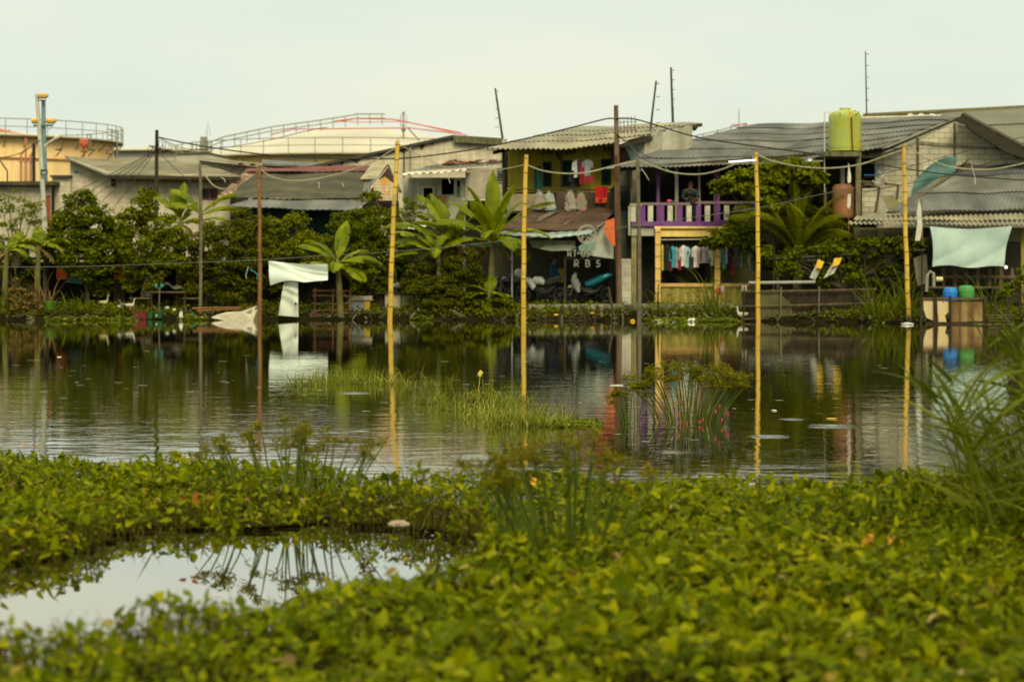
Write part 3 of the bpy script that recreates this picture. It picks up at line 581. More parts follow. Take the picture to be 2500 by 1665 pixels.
def wallp(mb, px0, py0, px1, py1, Y, holes=(), d=.14):
    """front wall in photo pixels at depth Y with rectangular openings"""
    xs = sorted({px0, px1}|{h[0] for h in holes}|{h[2] for h in holes}); ys = sorted({py0, py1}|{h[1] for h in holes}|{h[3] for h in holes})
    for i in range(len(xs)-1):
        run = None
        for j in range(len(ys)-1):
            cx, cy = (xs[i]+xs[i+1])/2, (ys[j]+ys[j+1])/2
            solid = not any(h[0] < cx < h[2] and h[1] < cy < h[3] for h in holes)
            if solid: run = (run[0], ys[j+1]) if run else (ys[j], ys[j+1])
            if (not solid or j == len(ys)-2) and run: mb.boxp(xs[i], run[0], xs[i+1], run[1], Y, d); run = None
    return mb
def frame(mb, px0, py0, px1, py1, Y, w=3, d=.05, mull=0):
    mb.boxp(px0, py0, px0+w, py1, Y, d); mb.boxp(px1-w, py0, px1, py1, Y, d); mb.boxp(px0+w, py0, px1-w, py0+w, Y, d); mb.boxp(px0+w, py1-w, px1-w, py1, Y, d)
    for k in range(mull): x = px0+(px1-px0)*(k+1)/(mull+1); mb.boxp(x-w/2, py0+w, x+w/2, py1-w, Y+.004, d)
GZ = .45                                            # ground level behind the bank
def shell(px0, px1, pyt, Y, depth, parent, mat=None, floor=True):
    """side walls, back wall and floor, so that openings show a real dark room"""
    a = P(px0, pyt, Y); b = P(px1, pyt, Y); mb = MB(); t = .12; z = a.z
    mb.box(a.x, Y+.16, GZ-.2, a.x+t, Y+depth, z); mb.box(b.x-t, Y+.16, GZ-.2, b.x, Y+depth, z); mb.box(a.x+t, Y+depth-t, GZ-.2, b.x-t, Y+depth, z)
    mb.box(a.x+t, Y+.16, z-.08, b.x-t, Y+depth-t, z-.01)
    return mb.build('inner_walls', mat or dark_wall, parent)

# ---- storage tanks far behind
tank_y = M('tank yellow paint', (.84, .62, .29), (.78, .54, .22), .25, .7, .5, (.66, .40, .16), stain=(.3, .6, .4), stainc=(.8, .6, .3))
tank_w = M('tank pale roof', (.50, .47, .38), (.43, .40, .32), .2, .7, .3, (.42, .36, .26))
rail_m = plain('tank railing steel', (.22, .21, .15)); pipe_red = plain('red pipe paint', (.48, .19, .10)); pipe_bright = plain('bright red pipe', (.55, .13, .09))
def tank(cpx, Y0, R, Zr, dome, label, wall_mat, arc=(-1.6, 1.6), rails=True):
    c = Vector(((cpx-1250)/F*Y0, Y0, 0)); t = T('storage_tank', label, 'storage tank', (c.x, c.y, GZ))
    MB().lathe([(R, GZ-.1), (R, Zr*.5), (R, Zr)], c, 96).build('wall', wall_mat, t, smooth=True)
    MB().lathe([(R-.02, Zr+.02)]+[(R*(1-k/12), Zr+.02+dome*(1-(1-k/12)**1.5)) for k in range(1, 12)]+[(.05, Zr+dome)], c, 96).build('roof', tank_w, t, smooth=True)
    MB().lathe([(R+.004, Zr-.18), (R+.75, Zr-.12), (R+.75, Zr-.02), (R-.1, Zr-.015)], c, 96).build('walkway', M('walkway grating', (.30, .25, .12), (.2, .17, .08), 1), t)
    if rails:
        n = 44; mb = MB()
        for k in range(n):
            a = 2*PI*k/n; x = c.x+(R+.7)*math.cos(a); y = c.y+(R+.7)*math.sin(a); mb.tube([(x, y, Zr-.02), (x, y, Zr+1.15)], .035, 4)
            mb.beam((c.x+(R+.0)*math.cos(a), c.y+(R+.0)*math.sin(a), Zr-.9), (x, y, Zr-.16), .06)
        ring = lambda z, r_=R+.7: [(c.x+r_*math.cos(2*PI*k/96), c.y+r_*math.sin(2*PI*k/96), z) for k in range(97)]
        mb.tube(ring(Zr+1.15), .035, 4, False); mb.tube(ring(Zr+.58), .028, 4, False); mb.build('railing', rail_m, t)
    return t, c
t, c = tank(-60, 172, 10.6, 11.6, .9, 'yellow rust streaked storage tank behind the street lamp', tank_y)
def pp(px, py, Yd): return P(px, py, Yd)
Yt = 161.6
for k, (x0, pts) in enumerate([(50, [(62, 358), (62, 366), (51, 378), (51, 450)]), (63, [(63, 338), (63, 450)]), (76, [(86, 358), (84, 364), (75, 380), (75, 450)])]):
    mb = MB(); mb.tube([pp(a, b, Yt-.1*k) for a, b in pts], .085, 6)
    for a, b in ((pts[-1][0], 395),): mb.tube([pp(a, b-2, Yt-.1*k), pp(a, b+2, Yt-.1*k)], .15, 6)
    mb.build('pipe', pipe_red, t)
mb = MB(); ring_ = [(c.x+(10.6+.12)*math.cos(a), c.y+(10.6+.12)*math.sin(a), 9.9) for a in np.linspace(-PI*.62, -.02, 40)]; mb.tube(ring_, .06, 5); mb.build('pipe', pipe_red, t)
mb = MB(); mb.tube([pp(-20, 314, 166), pp(62, 334, 163.5)], .16, 6); mb.tube([pp(17, 318, 165.2), pp(17, 324, 165.2)], .3, 6); mb.build('pipe', pipe_red, t, label='thick pale red pipe across the tank roof')
mb = MB(); q = pp(205, 352, 164.2); mb.lathe([(.25, -.25), (.36, 0), (.36, .3), (.22, .42)], q, 10); mb.tube([q, q+Vector((0, 0, -2.4))], .1, 5); mb.build('foam_drum', M('red drum', (.5, .12, .05), (.4, .1, .05)), t)
MB().tube([pp(83, 350, 161.2), pp(83, 448, 161.2)], .14, 5).build('post', steel_dark, t)
for a, b in ((135, 366), (196, 370), (215, 366), (258, 376)):
    mb = MB(); q = pp(a, b, 163.2); mb.tube([q, q+Vector((.5, .1, 0))], .05, 4); mb.tube([q+Vector((.02, 0, -.5)), q+Vector((.45, .1, 0))], .05, 4); mb.build('bracket', steel_dark, t)
mb = MB()
for a in (273, 286):
    q = pp(a, 356, 170-.2*(a-273)*.1); mb.tube([q+Vector((0, 0, -1.8)), q+Vector((0, 0, 1.3))], .05, 4)
for z in (0, .35, .7, 1.05): q = pp(273, 356, 170); mb.tube([q+Vector((-.35, 0, z*1.2)), q+Vector((.5, 0, z*1.2-.2))], .045, 4)
mb.build('ladder_cage', rail_m, t); mb = MB(); q = pp(213, 352, 164.5); mb.tube([q+Vector((0, 0, .7)), q+Vector((0, 0, -.4))], .05, 4); mb.tube([q+Vector((.25, 0, .7)), q+Vector((.25, 0, -.4))], .05, 4); mb.tube([q+Vector((-.1, 0, .7)), q+Vector((.3, 0, .7))], .05, 4)
mb.build('ladder_cage', rail_m, t)
t, c = tank(870, 186, 14.4, 10.75, 2.95, 'large pale domed storage tank behind the block houses', M('tank pale wall', (.62, .50, .22), (.5, .42, .2), .2, .7, .5, (.35, .26, .12)))
# the stairway that climbs the dome, with its red foam pipes
st = [(500, 353), (545, 335), (665, 310), (775, 295), (860, 282), (870, 279), (940, 279)]
mb = MB(); Y1 = 173
for off, rr in ((0, .05), (10, .04)): mb.tube([P(x, y+off, Y1+(x-500)*.012) for x, y in st], rr, 4)
for k in range(15):
    x = 512+k*30; y = float(np.interp(x, [a for a, _ in st], [b for _, b in st])); q = P(x, y, Y1+(x-500)*.012); mb.tube([q, q+Vector((.05, 0, -.85))], .04, 4)
mb.build('stairway', rail_m, t)
mb = MB(); mb.tube([P(660, 329, 176), P(715, 316, 176), P(1000, 313, 177), P(1140, 330, 178)], .05, 4)
mb.tube([P(815, 297, 177), P(865, 290, 177), P(960, 292, 177), P(1045, 309, 177), P(1125, 325, 177)], .055, 4); mb.tube([P(820, 297, 176.5), P(900, 299, 176.5), P(990, 297, 176.5), P(1120, 328, 176.5)], .035, 4)
mb.build('foam_pipe', pipe_bright, t)
mb = MB(); q = P(985, 320, 178); mb.tube([q+Vector((0, 0, -1)), q+Vector((0, 0, 1.5))], .07, 5); mb.ell(q+Vector((0, 0, .1)), (.2, .2, .2)); mb.tube([q+Vector((-.22, 0, .4)), q+Vector((-.25, 0, 1.1)), q+Vector((0, 0, 1.6)), q+Vector((.25, 0, 1.1)), q+Vector((.22, 0, .4)), q+Vector((-.22, 0, .4))], .035, 4); mb.tube([q+Vector((.3, 0, .3)), q+Vector((2.2, 0, -1.8))], .06, 4)
mb.build('vent', rail_m, t)
mb = MB(); q = P(498, 362, 176); mb.box(q.x-.3, q.y, q.z-.2, q.x+.25, q.y+.3, q.z+.9)
for k in range(6): mb.tube([q+Vector((-.9+k*.3, 0, -.5)), q+Vector((-.9+k*.3, 0, .5))], .05, 4)
mb.tube([q+Vector((.2, 0, 1)), q+Vector((.35, 0, 2.1)), q+Vector((.5, 0, 1))], .03, 4); mb.build('stair_gate', rail_m, t)
# third tank, only its roof edge shows over the long roof
t, c = tank(2010, 215, 17, 12.2, 3.2, 'distant pale tank showing only its stairway over the grey roof', M('tank pale wall', None or (.6, .5, .22)))
mb = MB()
for off in (0, 9): mb.tube([P(1690, 334+off, 201), P(1760, 318+off, 201), P(1822, 301+off, 201)], .05, 4)
for x, y in ((1717, 326), (1752, 318), (1785, 309), (1820, 301)): q = P(x, y, 201); mb.tube([q, q+Vector((0, 0, -.8))], .05, 4)
mb.tube([P(1804, 267, 202), P(1804, 310, 202)], .04, 4); mb.build('stairway', rail_m, t)
mb = MB(); mb.tube([P(1785, 306, 200.5), P(1825, 304, 200.5)], .06, 4); mb.build('foam_pipe', pipe_bright, t)
# low works buildings between
t, c = tank(395, 225, 9, 13.4, .8, 'small far tank low between the roofs at the left', tank_w, rails=False)

# ---- left: low blockwork sheds and the white block house
t = T('block_shed', 'low grey block shed at the left edge behind the palms', 'shed', P(60, 700, 84).xy.to_3d()+Vector((0, 0, GZ)))
mb = MB(); wallp(mb, -260, 452, 124, 745, 84, [(112, 478, 123, 560)]); mb.build('wall', block, t)
MB().boxp(112, 478, 123, 560, 84.05, .05).build('door', M('red door', (.35, .08, .04)), t)
mb = MB(); mb.boxp(-280, 443, 132, 452, 83.6, 5); mb.build('roof', roof_dark, t); shell(-260, 124, 453, 84, 4, t)
t = T('white_block_house', 'pale block house with a low grey roof behind the utility pole', 'house', P(350, 700, 86).xy.to_3d()+Vector((0, 0, GZ)))
mb = MB(); wallp(mb, 278, 426, 562, 745, 85, [(338, 459, 372, 478), (492, 460, 532, 488)]); mb.build('wall', block_pale, t)
mb = MB(); mb.prismp([(171, 745), (278, 745), (278, 424), (171, 387)], 85.004, .14); mb.build('gable_wall', block_pale, t)
for w in ((338, 459, 372, 478), (492, 460, 532, 488)):
    mb = MB(); frame(mb, *w, 84.96, 4, .1, 1); wn = mb.build('window', M('red window frame', (.22, .06, .04)), t); MB().boxp(w[0]+4, w[1]+4, w[2]-4, w[3]-4, 85.08, .02).build('pane', black_gloss, wn)
MB().boxp(271, 424, 280, 455, 84.9, .1).build('gutter_pipe', dark_wood, t)
MB().boxp(180, 417, 190, 422, 84.96, .06).build('vent', plain('teal vent', (.02, .25, .25)), t)
mb = MB(); mb.patch(P(262, 430, 84.2), P(588, 434, 84.2), P(480, 399, 92), P(158, 384, 92), 40, 8, corr(16, .4, .015, .03, 3)[0], .05)
mb.build('roof', M('olive grey roof', (.20, .175, .10), (.11, .098, .06), .8, .9, bump=.3, stain=(.9, .55, .6), stainc=(.07, .065, .04), grain=(1, .3, .3)), t)
mb = MB(); mb.patch(P(162, 386, 84.5), P(268, 430, 84.3), P(290, 418, 90), P(170, 385, 92), 6, 3, None, .05); mb.build('roof', roof_grey, t)
MB().beam(P(268, 433, 84.15), P(588, 437, 84.15), .12).build('fascia', dark_wood, t); shell(278, 562, 434, 85, 6, t)
t = T('block_annex', 'narrow pale block annex left of the white block house', 'annex', P(150, 700, 84.6).xy.to_3d()+Vector((0, 0, GZ)))
mb = MB(); wallp(mb, 127, 433, 172, 745, 84.7); mb.build('wall', block_pale, t); MB().boxp(122, 428, 171, 433, 84.5, 3).build('roof', roof_dark, t)
t = T('flat_roof_block_building', 'grey block building with a thin flat tan roof behind the brown hut', 'building', P(560, 700, 95).xy.to_3d()+Vector((0, 0, GZ)))
mb = MB(); mb.prismp([(486, 392), (640, 410), (880, 415), (880, 740), (486, 740)], 95, .15); mb.build('wall', block, t)
mb = MB(); mb.prism([P(482, 388, 94.4), P(640, 409, 94.4), P(760, 411, 94.4), P(760, 407, 94.4), P(640, 400, 94.4), P(482, 385, 94.4)], (0, 5, .2)); mb.build('roof', roof_tan, t)
for k, x in enumerate((590, 618, 572)): MB().boxp(x-8, 398+k*2, x+4, 403+k*2, 94.3, .05).build('rafter_end', dark_wood, t)
mb = MB(); mb.prism([P(640, 400, 94), P(880, 408, 94), P(880, 404, 100), P(640, 390, 100)], (0, 0, -.08)); mb.build('roof', roof_grey, t)
t = T('pale_far_house', 'small far grey house wedged between two roofs below the big tank stair', 'house', P(480, 700, 104).xy.to_3d()+Vector((0, 0, GZ)))
MB().prismp([(430, 377), (507, 374), (555, 385), (555, 700), (430, 700)], 104, 4).build('wall', M('pale grey render', (.45, .42, .33), (.33, .31, .24), 1), t)
MB().prism([P(430, 377, 103.9), P(507, 374, 103.9), P(556, 385, 103.9), P(556, 383, 103.9), P(507, 371, 103.9), P(430, 374, 103.9)], (0, 4.5, 0)).build('roof', conc_dark, t)

# ---- brown roofed hut with teal walls
t = T('brown_roof_hut', 'teal walled hut under a big dark brown roof with rusty ridge', 'hut', P(740, 700, 82).xy.to_3d()+Vector((0, 0, GZ)))
mb = MB(); wallp(mb, 590, 505, 872, 745, 82.5, [(640, 560, 690, 660)]); mb.build('wall', teal_wall, t)
mb = MB(); mb.patch(P(555, 486, 81.5), P(880, 486, 81.5), P(905, 414, 87), P(628, 418, 87), 60, 8, corr(5, .12, .006, .03, 3)[0], .02); mb.build('roof', roof_dark, t)
mb = MB(); mb.patch(P(880, 486, 81.5), P(893, 470, 81.5), P(947, 404, 86.8), P(905, 414, 87), 5, 8, None, .02); mb.build('roof', roof_grey, t, label='grey edge strip of the brown roof')
mb = MB(); mb.patch(P(880, 441, 84.4), P(920, 441, 84.4), P(945, 405, 86.7), P(902, 413, 86.7), 12, 4, corr(1, .15, .012)[0], .02, fe=lambda u, v: (0, -.12, .06)); mb.build('patch_sheet', roof_tan, t)
mb = MB(); mb.patch(P(600, 423, 86.3), P(902, 420, 86.3), P(902, 407, 87.1), P(600, 415, 87.1), 60, 3, corr(5, .12, .012, .02)[0], .02, fe=lambda u, v: (0, -.05, .05)); mb.build('ridge_sheet', M('red brown ridge', (.16, .05, .045), (.1, .035, .03), 2), t)
mb = MB(); mb.patch(P(553, 505, 80.2), P(862, 513, 80.2), P(925, 485, 81.8), P(620, 484, 81.8), 80, 5, corr(5, .25, .012, .02)[0], .02); mb.build('eave_sheet', roof_grey, t)
mb = MB(); mb.patch(P(530, 484, 81.4), P(556, 487, 81.4), P(632, 418, 87), P(600, 418, 87), 4, 8, None, .04, fe=lambda u, v: (0, -.03, .03)); mb.build('verge_board', M('worn verge board', (.20, .09, .06), (.08, .05, .035), 3, stain=(4, .5, .7), stainc=(.4, .3, .15)), t)
mb = MB(); mb.prismp([(912, 490), (912, 446), (940, 432), (965, 452), (972, 490)], 83.2, .05); mb.build('gable_sheet', M('rusty cream sheet', (.66, .62, .42), (.5, .45, .3), 2, .6, .9, (.5, .2, .03), stain=(2.5, .5, .8), stainc=(.55, .25, .04), planks=('Z', .13)), t)
mb = MB(); mb.patch(P(945, 405, 86.6), P(950, 404, 86.6), P(982, 470, 81.5), P(975, 472, 81.5), 2, 6, lambda u, v: .15*math.sin(v*PI), .05); mb.build('verge_sheet', roof_dark, t)
MB().prismp([(895, 478), (946, 410), (970, 450), (975, 520), (870, 540)], 84.2, .1).build('gable_wall', M('brown board', (.06, .03, .03)), t)
MB().prismp([(872, 512), (925, 488), (930, 560), (872, 745)], 82.3, .1).build('side_wall', M('maroon board', (.05, .02, .02)), t); shell(590, 872, 512, 82.5, 5, t)

# ---- long block wall building (stained coping)
t = T('block_wall_house', 'long pale block building whose sloping parapet is stained black', 'building', P(1000, 700, 92).xy.to_3d()+Vector((0, 0, GZ)))
mb = MB(); mb.prismp([(750, 414), (1106, 336), (1106, 745), (750, 745)], 92, .2); mb.build('side_wall', block_pale, t)
mb = MB(); mb.prismp([(1106, 336), (1226, 345), (1232, 745), (1106, 745)], 91.99, .2); mb.build('front_wall', block_pale, t)
mb = MB(); mb.prism([P(745, 414, 91.8), P(1100, 338, 91.8), P(1106, 335, 91.8), P(1106, 330, 91.8), P(1095, 332, 91.8), P(742, 408, 91.8)], (0, .5, 0))
for k, (x, w, h) in enumerate([(800, 12, 14), (835, 8, 9), (870, 18, 12), (930, 10, 16), (945, 20, 9), (985, 16, 12), (1030, 12, 14), (1055, 8, 8)]):
    y = 414-(x-750)*.219; mb.prismp([(x-w, y-2), (x+w, y-5), (x+w*.4, y+h*.5), (x, y+h), (x-w*.5, y+h*.4)], 91.97-.002*k, .02)
mb.build('coping', M('black mould', (.035, .033, .02), (.06, .055, .03), 3), t)
MB().prism([P(1106, 330, 91.7), P(1226, 338, 91.7), P(1226, 354, 91.7), P(1108, 348, 91.7)], (0, .4, 0)).build('parapet', conc_dark, t)
MB().boxp(1000, 352, 1004, 470, 91.8, .1).build('downpipe', concrete, t)
MB().boxp(985, 362, 988, 470, 91.85, .06).build('downpipe', dark_wood, t)
mb = MB(); mb.prism([P(1226, 340, 91.8), P(1232, 340, 98), P(1232, 745, 98), P(1226, 745, 91.8)], (.1, 0, 0)); mb.build('side_wall', block_pale, t); mb = MB(); mb.prism([P(750, 745, 92.2), P(750, 745, 98), P(750, 412, 98), P(750, 412, 92.2)], (.1, 0, 0)); mb.build('side_wall', block_pale, t)

# ---- the small house with white zinc eave in front of it
t = T('zinc_eave_house', 'small grey house under a white zinc eave and broken red tiles', 'house', P(1080, 700, 83).xy.to_3d()+Vector((0, 0, GZ)))
mb = MB(); wallp(mb, 985, 434, 1136, 745, 83, [(1030, 455, 1060, 500), (1078, 438, 1108, 476), (1114, 440, 1124, 476)]); mb.build('wall', plaster, t)
mb = MB(); frame(mb, 1030, 455, 1060, 500, 82.95, 4, .1); mb.build('window', white_paint, t); mb = MB(); frame(mb, 1112, 438, 1127, 478, 82.95, 3, .1); mb.build('window', white_paint, t)
MB().boxp(1116, 455, 1124, 476, 82.9, .04).build('curtain', plain('teal curtain', (.03, .14, .12)), t)
MB().boxp(1066, 478, 1090, 520, 82.9, .05).build('door', M('orange brown door', (.26, .12, .03), (.16, .09, .03), 3), t)
roof('eave_sheet', P(976, 432, 81.6), P(1138, 419, 81.6), P(1150, 414, 82.8), P(1000, 421, 82.8), zinc_white, t, .28, .03, 1, .01)
roof('roof', P(1000, 421, 82.8), P(1230, 404, 82.8), P(1228, 394, 86), P(1070, 402, 86), roof_grey, t, .2, .015, 2, .01)
mb = MB(); rd = random.Random(4)
for k in range(46):
    x = rd.choice([rd.uniform(1075, 1140), rd.uniform(1140, 1228)]); y = 402-(x-1070)*.035+rd.uniform(-3, 6); q = P(x, y, 84.6); q.z += .06
    mb.beam(q, q+Vector((rd.uniform(.2, .34), rd.uniform(-.2, .2), rd.uniform(-.04, .06))), .2, .03)
mb.build('tiles', M('broken roof tiles', (.25, .09, .05), (.10, .06, .04), 2.5), t)
mb = MB(); wallp(mb, 1136, 412, 1212, 486, 82.9); mb.build('upper_wall', M('pinkish board', (.42, .35, .26), (.3, .26, .19), 1.5, streak=.4), t)
roof('side_sheet', P(1213, 452, 82.2), P(1241, 450, 82.2), P(1241, 408, 82.3), P(1213, 410, 82.3), zinc, t, 5, 0, 1, 0)
mb = MB()
for k in range(6): mb.boxp(1213, 411+k*7, 1241, 414+k*7, 82.14, .05)
mb.build('sheet_ridges', M('dark sheet groove', (.05, .055, .05)), t)
MB().boxp(1140, 490, 1225, 745, 84, .1).build('back_wall', dark_wall, t); MB().beam(P(1128, 488, 82.4), P(1215, 480, 82.4), .05).build('beam', zinc, t); shell(985, 1136, 434, 83, 5, t)
# lower lean-to roof among the trees
t = T('lean_to_roof', 'pale corrugated lean-to roof half hidden by bushes left of the banana plants', 'lean-to', P(1030, 700, 79).xy.to_3d()+Vector((0, 0, GZ)))
roof('roof', P(960, 566, 77.6), P(1040, 557, 77.6), P(1092, 530, 80.5), P(1010, 542, 80.5), zinc_white, t, .2, .02, 1, .02)
MB().boxp(965, 570, 968, 745, 78, .08).build('post', dark_wood, t); MB().boxp(1040, 560, 1043, 745, 78, .08).build('post', dark_wood, t)
MB().boxp(970, 560, 1130, 745, 81.5, .1).build('wall', dark_wall, t)

# ---- yellow two storey house
t = T('yellow_house', 'two storey house with a yellow upper wall above a rusty porch roof', 'house', P(1370, 740, 79).xy.to_3d()+Vector((0, 0, GZ)))
HW = [(1325, 395, 1347, 456), (1373, 392, 1418, 456), (1468, 388, 1492, 452), (1325, 366, 1329, 379), (1335, 364, 1340, 378), (1344, 363, 1349, 377), (1381, 364, 1386, 377), (1391, 363, 1396, 376), (1400, 362, 1405, 376), (1474, 359, 1478, 371), (1484, 358, 1489, 370)]
mb = MB(); wallp(mb, 1240, 350, 1512, 470, 80, HW); mb.build('wall', yellow, t)
for (a, b, c_, d_) in HW[:3]:
    mb = MB(); frame(mb, a, b, c_, d_, 79.96, 3, .1); wn = mb.build('window' if a != 1373 else 'door_frame', M('dark green frame', (.02, .06, .03)), t)
    MB().boxp(a+3, b+3, c_-3, d_-3, 80.1, .02).build('pane', M('dark green cloth', (.012, .03, .022), (.007, .015, .012), 3), wn)
MB().boxp(1368, 360, 1372, 457, 79.9, .1).build('post', conc_dark, t); MB().beam(P(1352, 361, 79.6), P(1369, 392, 79.6), .09).build('brace', dark_wood, t)
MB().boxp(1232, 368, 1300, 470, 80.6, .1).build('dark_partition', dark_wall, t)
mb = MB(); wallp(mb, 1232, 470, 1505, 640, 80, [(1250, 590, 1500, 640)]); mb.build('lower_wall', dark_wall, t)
yh = lambda u, v: (0, 0, .10*math.sin(PI*min(1, v*1.2))*(1-abs(2*u-1))-.12*math.sin(PI*u)*(1-v))
roof('roof', P(1176, 368, 77.6), P(1520, 349, 78), P(1712, 300, 84.5), P(1420, 310, 87), roof_light, t, .17, .028, 4, .03, fe=yh, spp=5)
MB().beam(P(1206, 373, 78.2), P(1245, 364, 78.8), .12).build('rafter', dark_wood, t)
mb = MB(); mb.prismp([(1508, 640), (1508, 356), (1540, 341), (1690, 306), (1690, 360), (1560, 420), (1560, 640)], 80.3, .14); mb.build('side_wall', plaster, t)
mb = MB(); mb.prismp([(1526, 360), (1570, 346), (1578, 372), (1576, 382), (1540, 392)], 80.1, .05); mb.build('tarp_panel', M('pale blue sheet', (.40, .46, .42), (.26, .32, .30), 2, streak=.5, streakc=(.3, .28, .2)), t)
mb = MB(); mb.prismp([(1492, 402), (1494, 360), (1522, 353), (1530, 402)], 79.8, .05); mb.build('board', M('brown board panel', (.10, .05, .03), (.06, .03, .02), 3), t)
MB().boxp(1572, 345, 1580, 384, 80.05, .14).build('post', M('pinkish post', (.45, .38, .28)), t)
mb = MB(); mb.beam(P(1514, 357, 78.0), P(1712, 305, 84.3), .10, .12); mb.prism([P(1690, 306, 84.0), P(1708, 304, 84.0), P(1700, 318, 84.0), P(1692, 320, 84.0)], (0, .2, 0)); mb.build('verge_board', dark_wood, t)
MB().boxp(1322, 358, 1494, 382, 80.3, .05).build('vent_backing', dark_wall, t)
# balcony: floor, rusty apron sheets, railing
MB().boxp(1232, 517, 1505, 521, 78.2, 1.8).build('balcony_floor', dark_wood, t)
rust_sheet = M('rust brown apron sheet', (.075, .05, .03), (.04, .028, .018), 2, .8, .5, (.12, .08, .05), planks=('Z', .11))
cols_ = [(1245, 1302, M('tan apron board', (.28, .23, .13), (.17, .14, .08), 2, streak=.6)), (1302, 1352, M('tan apron board')if 0 else MATS['tan apron board']), (1357, 1500, rust_sheet)]
for a, b, m_ in cols_: MB().boxp(a, 470 if a > 1350 else 474, b, 515, 78.3, .03).build('apron_sheet', m_, t)
MB().boxp(1238, 462, 1505, 466, 78.35, .06).build('rail', dark_wood, t)
MB().boxp(1506, 452, 1535, 520, 79.4, .05).build('louvre_sheet', M('dark louvre', (.07, .08, .06), (.04, .045, .035), 2, planks=('Z', .12)), t)
MB().boxp(1226, 365, 1232, 520, 78.6, .1).build('post', dark_wood, t); MB().boxp(1238, 460, 1248, 515, 78.5, .1).build('post', M('pale post', (.3, .28, .2)), t)
# rusty porch roof and its zinc edge
mb = MB(); mb.patch(P(1215, 566, 75.4), P(1465, 560, 75.4), P(1506, 512, 78.2), P(1285, 515, 78.2), 120, 6, corr(3.6, .08, .008, .03, 2)[0], .02); mb.build('porch_roof', roof_rust, t)
mb = MB()
for a, b, c_, d_ in ((1310, 542, 1355, 517), (1378, 552, 1420, 517), (1452, 530, 1490, 517), (1252, 545, 1290, 520)): mb = MB(); yy_ = lambda y: 75.4+2.8*(563-y)/50; mb.beam(P(a, b, yy_(b))+Vector((0, -.01, .03)), P(c_, d_, yy_(d_))+Vector((0, -.01, .03)), .10 if a != 1310 else .32, .012); mb.build('roof_batten', M('grey sheet strip', (.13, .11, .075), (.08, .065, .045), 3), t)
mb = MB(); mb.patch(P(1218, 572, 75.0), P(1440, 571, 75.0), P(1460, 552, 75.7), P(1238, 558, 75.7), 40, 3, corr(3, .3, .012, .02)[0], .012, fe=lambda u, v: (0, 0, -.10*math.sin(PI*u))); mb.build('eave_sheet', M('pale blue zinc', (.30, .36, .33), (.2, .24, .22), 3, .5), t)
mb = MB(); mb.patch(P(1440, 571, 75.0), P(1476, 541, 75.5), P(1492, 535, 76.2), P(1460, 556, 75.7), 10, 3, None, .012); mb.build('eave_sheet', MATS['pale blue zinc'], t)
mb = MB(); mb.prismp([(1290, 585), (1405, 588), (1405, 605), (1340, 612), (1300, 604)], 75.6, .03); mb.build('awning_cloth', M('olive awning cloth', (.20, .20, .10), (.14, .14, .07), 2, .8, .5, (.35, .36, .28)), t)
MB().prismp([(1330, 600), (1400, 597), (1408, 606), (1385, 612), (1345, 613), (1318, 608)], 75.5, .02).build('awning_cloth', M('pale awning cloth', (.36, .38, .3), (.25, .27, .2), 3), t)
MB().boxp(1150, 594, 1300, 602, 76.5, .05).build('awning_edge', M('green awning edge', (.03, .12, .06), (.02, .07, .05), 2), t)
for a, b, m_ in ((1220, 1225, wood), (1248, 1252, zinc), (1377, 1382, dark_wood)): MB().boxp(a, 575, b, 742, 75.8, .09).build('porch_post', m_, t)
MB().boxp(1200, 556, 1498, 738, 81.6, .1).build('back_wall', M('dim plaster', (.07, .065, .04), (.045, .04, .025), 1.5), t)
MB().boxp(1345, 655, 1376, 690, 81.3, .1).build('poster', plain('yellow poster', (.5, .33, .03)), t)
mb = MB(); q0 = P(1500, 620, 77.2); mb.box(q0.x, 77.2, GZ, P(1512, 620, 77.2).x, 82, 4.6); mb.build('side_wall', dark_wall, t)
MB().boxp(1505, 515, 1540, 630, 79.2, .1).build('upper_side_wall', M('grey green board', (.13, .15, .12), (.09, .1, .08), 2), t)
MB().boxp(1507, 632, 1541, 742, 76.6, 3).build('pillar_wall', M('pale block pillar', (.48, .46, .36), (.36, .34, .26), 2, brick=(.5, .25, (.6, .58, .5))), t)
# hanging banner
mb = MB(); mb.patch(P(1408, 620, 75.4), P(1498, 632, 75.9), P(1500, 535, 75.9), P(1450, 556, 75.6), 14, 10, lambda u, v: .03*math.sin(9*u+5*v), .01)
bn = mb.build('banner', M('worn white banner', (.50, .50, .40), (.36, .38, .32), 3, stain=(4, .56, .5), stainc=(.45, .08, .05)), label='worn white and orange banner hanging at the right end of the porch', cat='banner')
mb = MB(); mb.prismp([(1478, 540), (1500, 532), (1502, 602), (1486, 588), (1476, 566)], 75.3, .01); mb.build('orange_field', plain('orange print', (.62, .13, .03)), bn)
mb = MB(); mb.prismp([(1412, 602), (1440, 586), (1454, 590), (1452, 612), (1414, 612)], 75.25, .01); mb.build('green_field', plain('pale green print', (.2, .32, .25)), bn)
# outline sign: ring emblem, RT 05 and RBS
sg_m = plain('pale sign outline', (.40, .40, .32), .5); YS = 74.6
sg = T('outline_sign', 'wire outline sign with a ring emblem and the letters RT 05 RBS', 'sign', P(1432, 648, YS))
def ringp(cx, cy, r, w): return [P(cx+r*math.cos(a), cy+r*math.sin(a), YS) for a in np.linspace(0, 2*PI, 33)]
mb = MB(); mb.tube(ringp(1433, 573, 23, 1), .014, 4, False); mb.tube(ringp(1433, 573, 20, 1), .010, 4, False)
for pl in ([(1418, 583), (1429, 566), (1434, 572), (1438, 566), (1452, 576)], [(1421, 588), (1430, 575), (1444, 588)], [(1427, 590), (1434, 580), (1449, 586)], [(1430, 564), (1450, 580)], [(1424, 590), (1448, 590)], [(1417, 590), (1424, 578)]): mb.tube([P(a, b, YS) for a, b in pl], .011, 4)
mb.build('emblem', sg_m, sg)
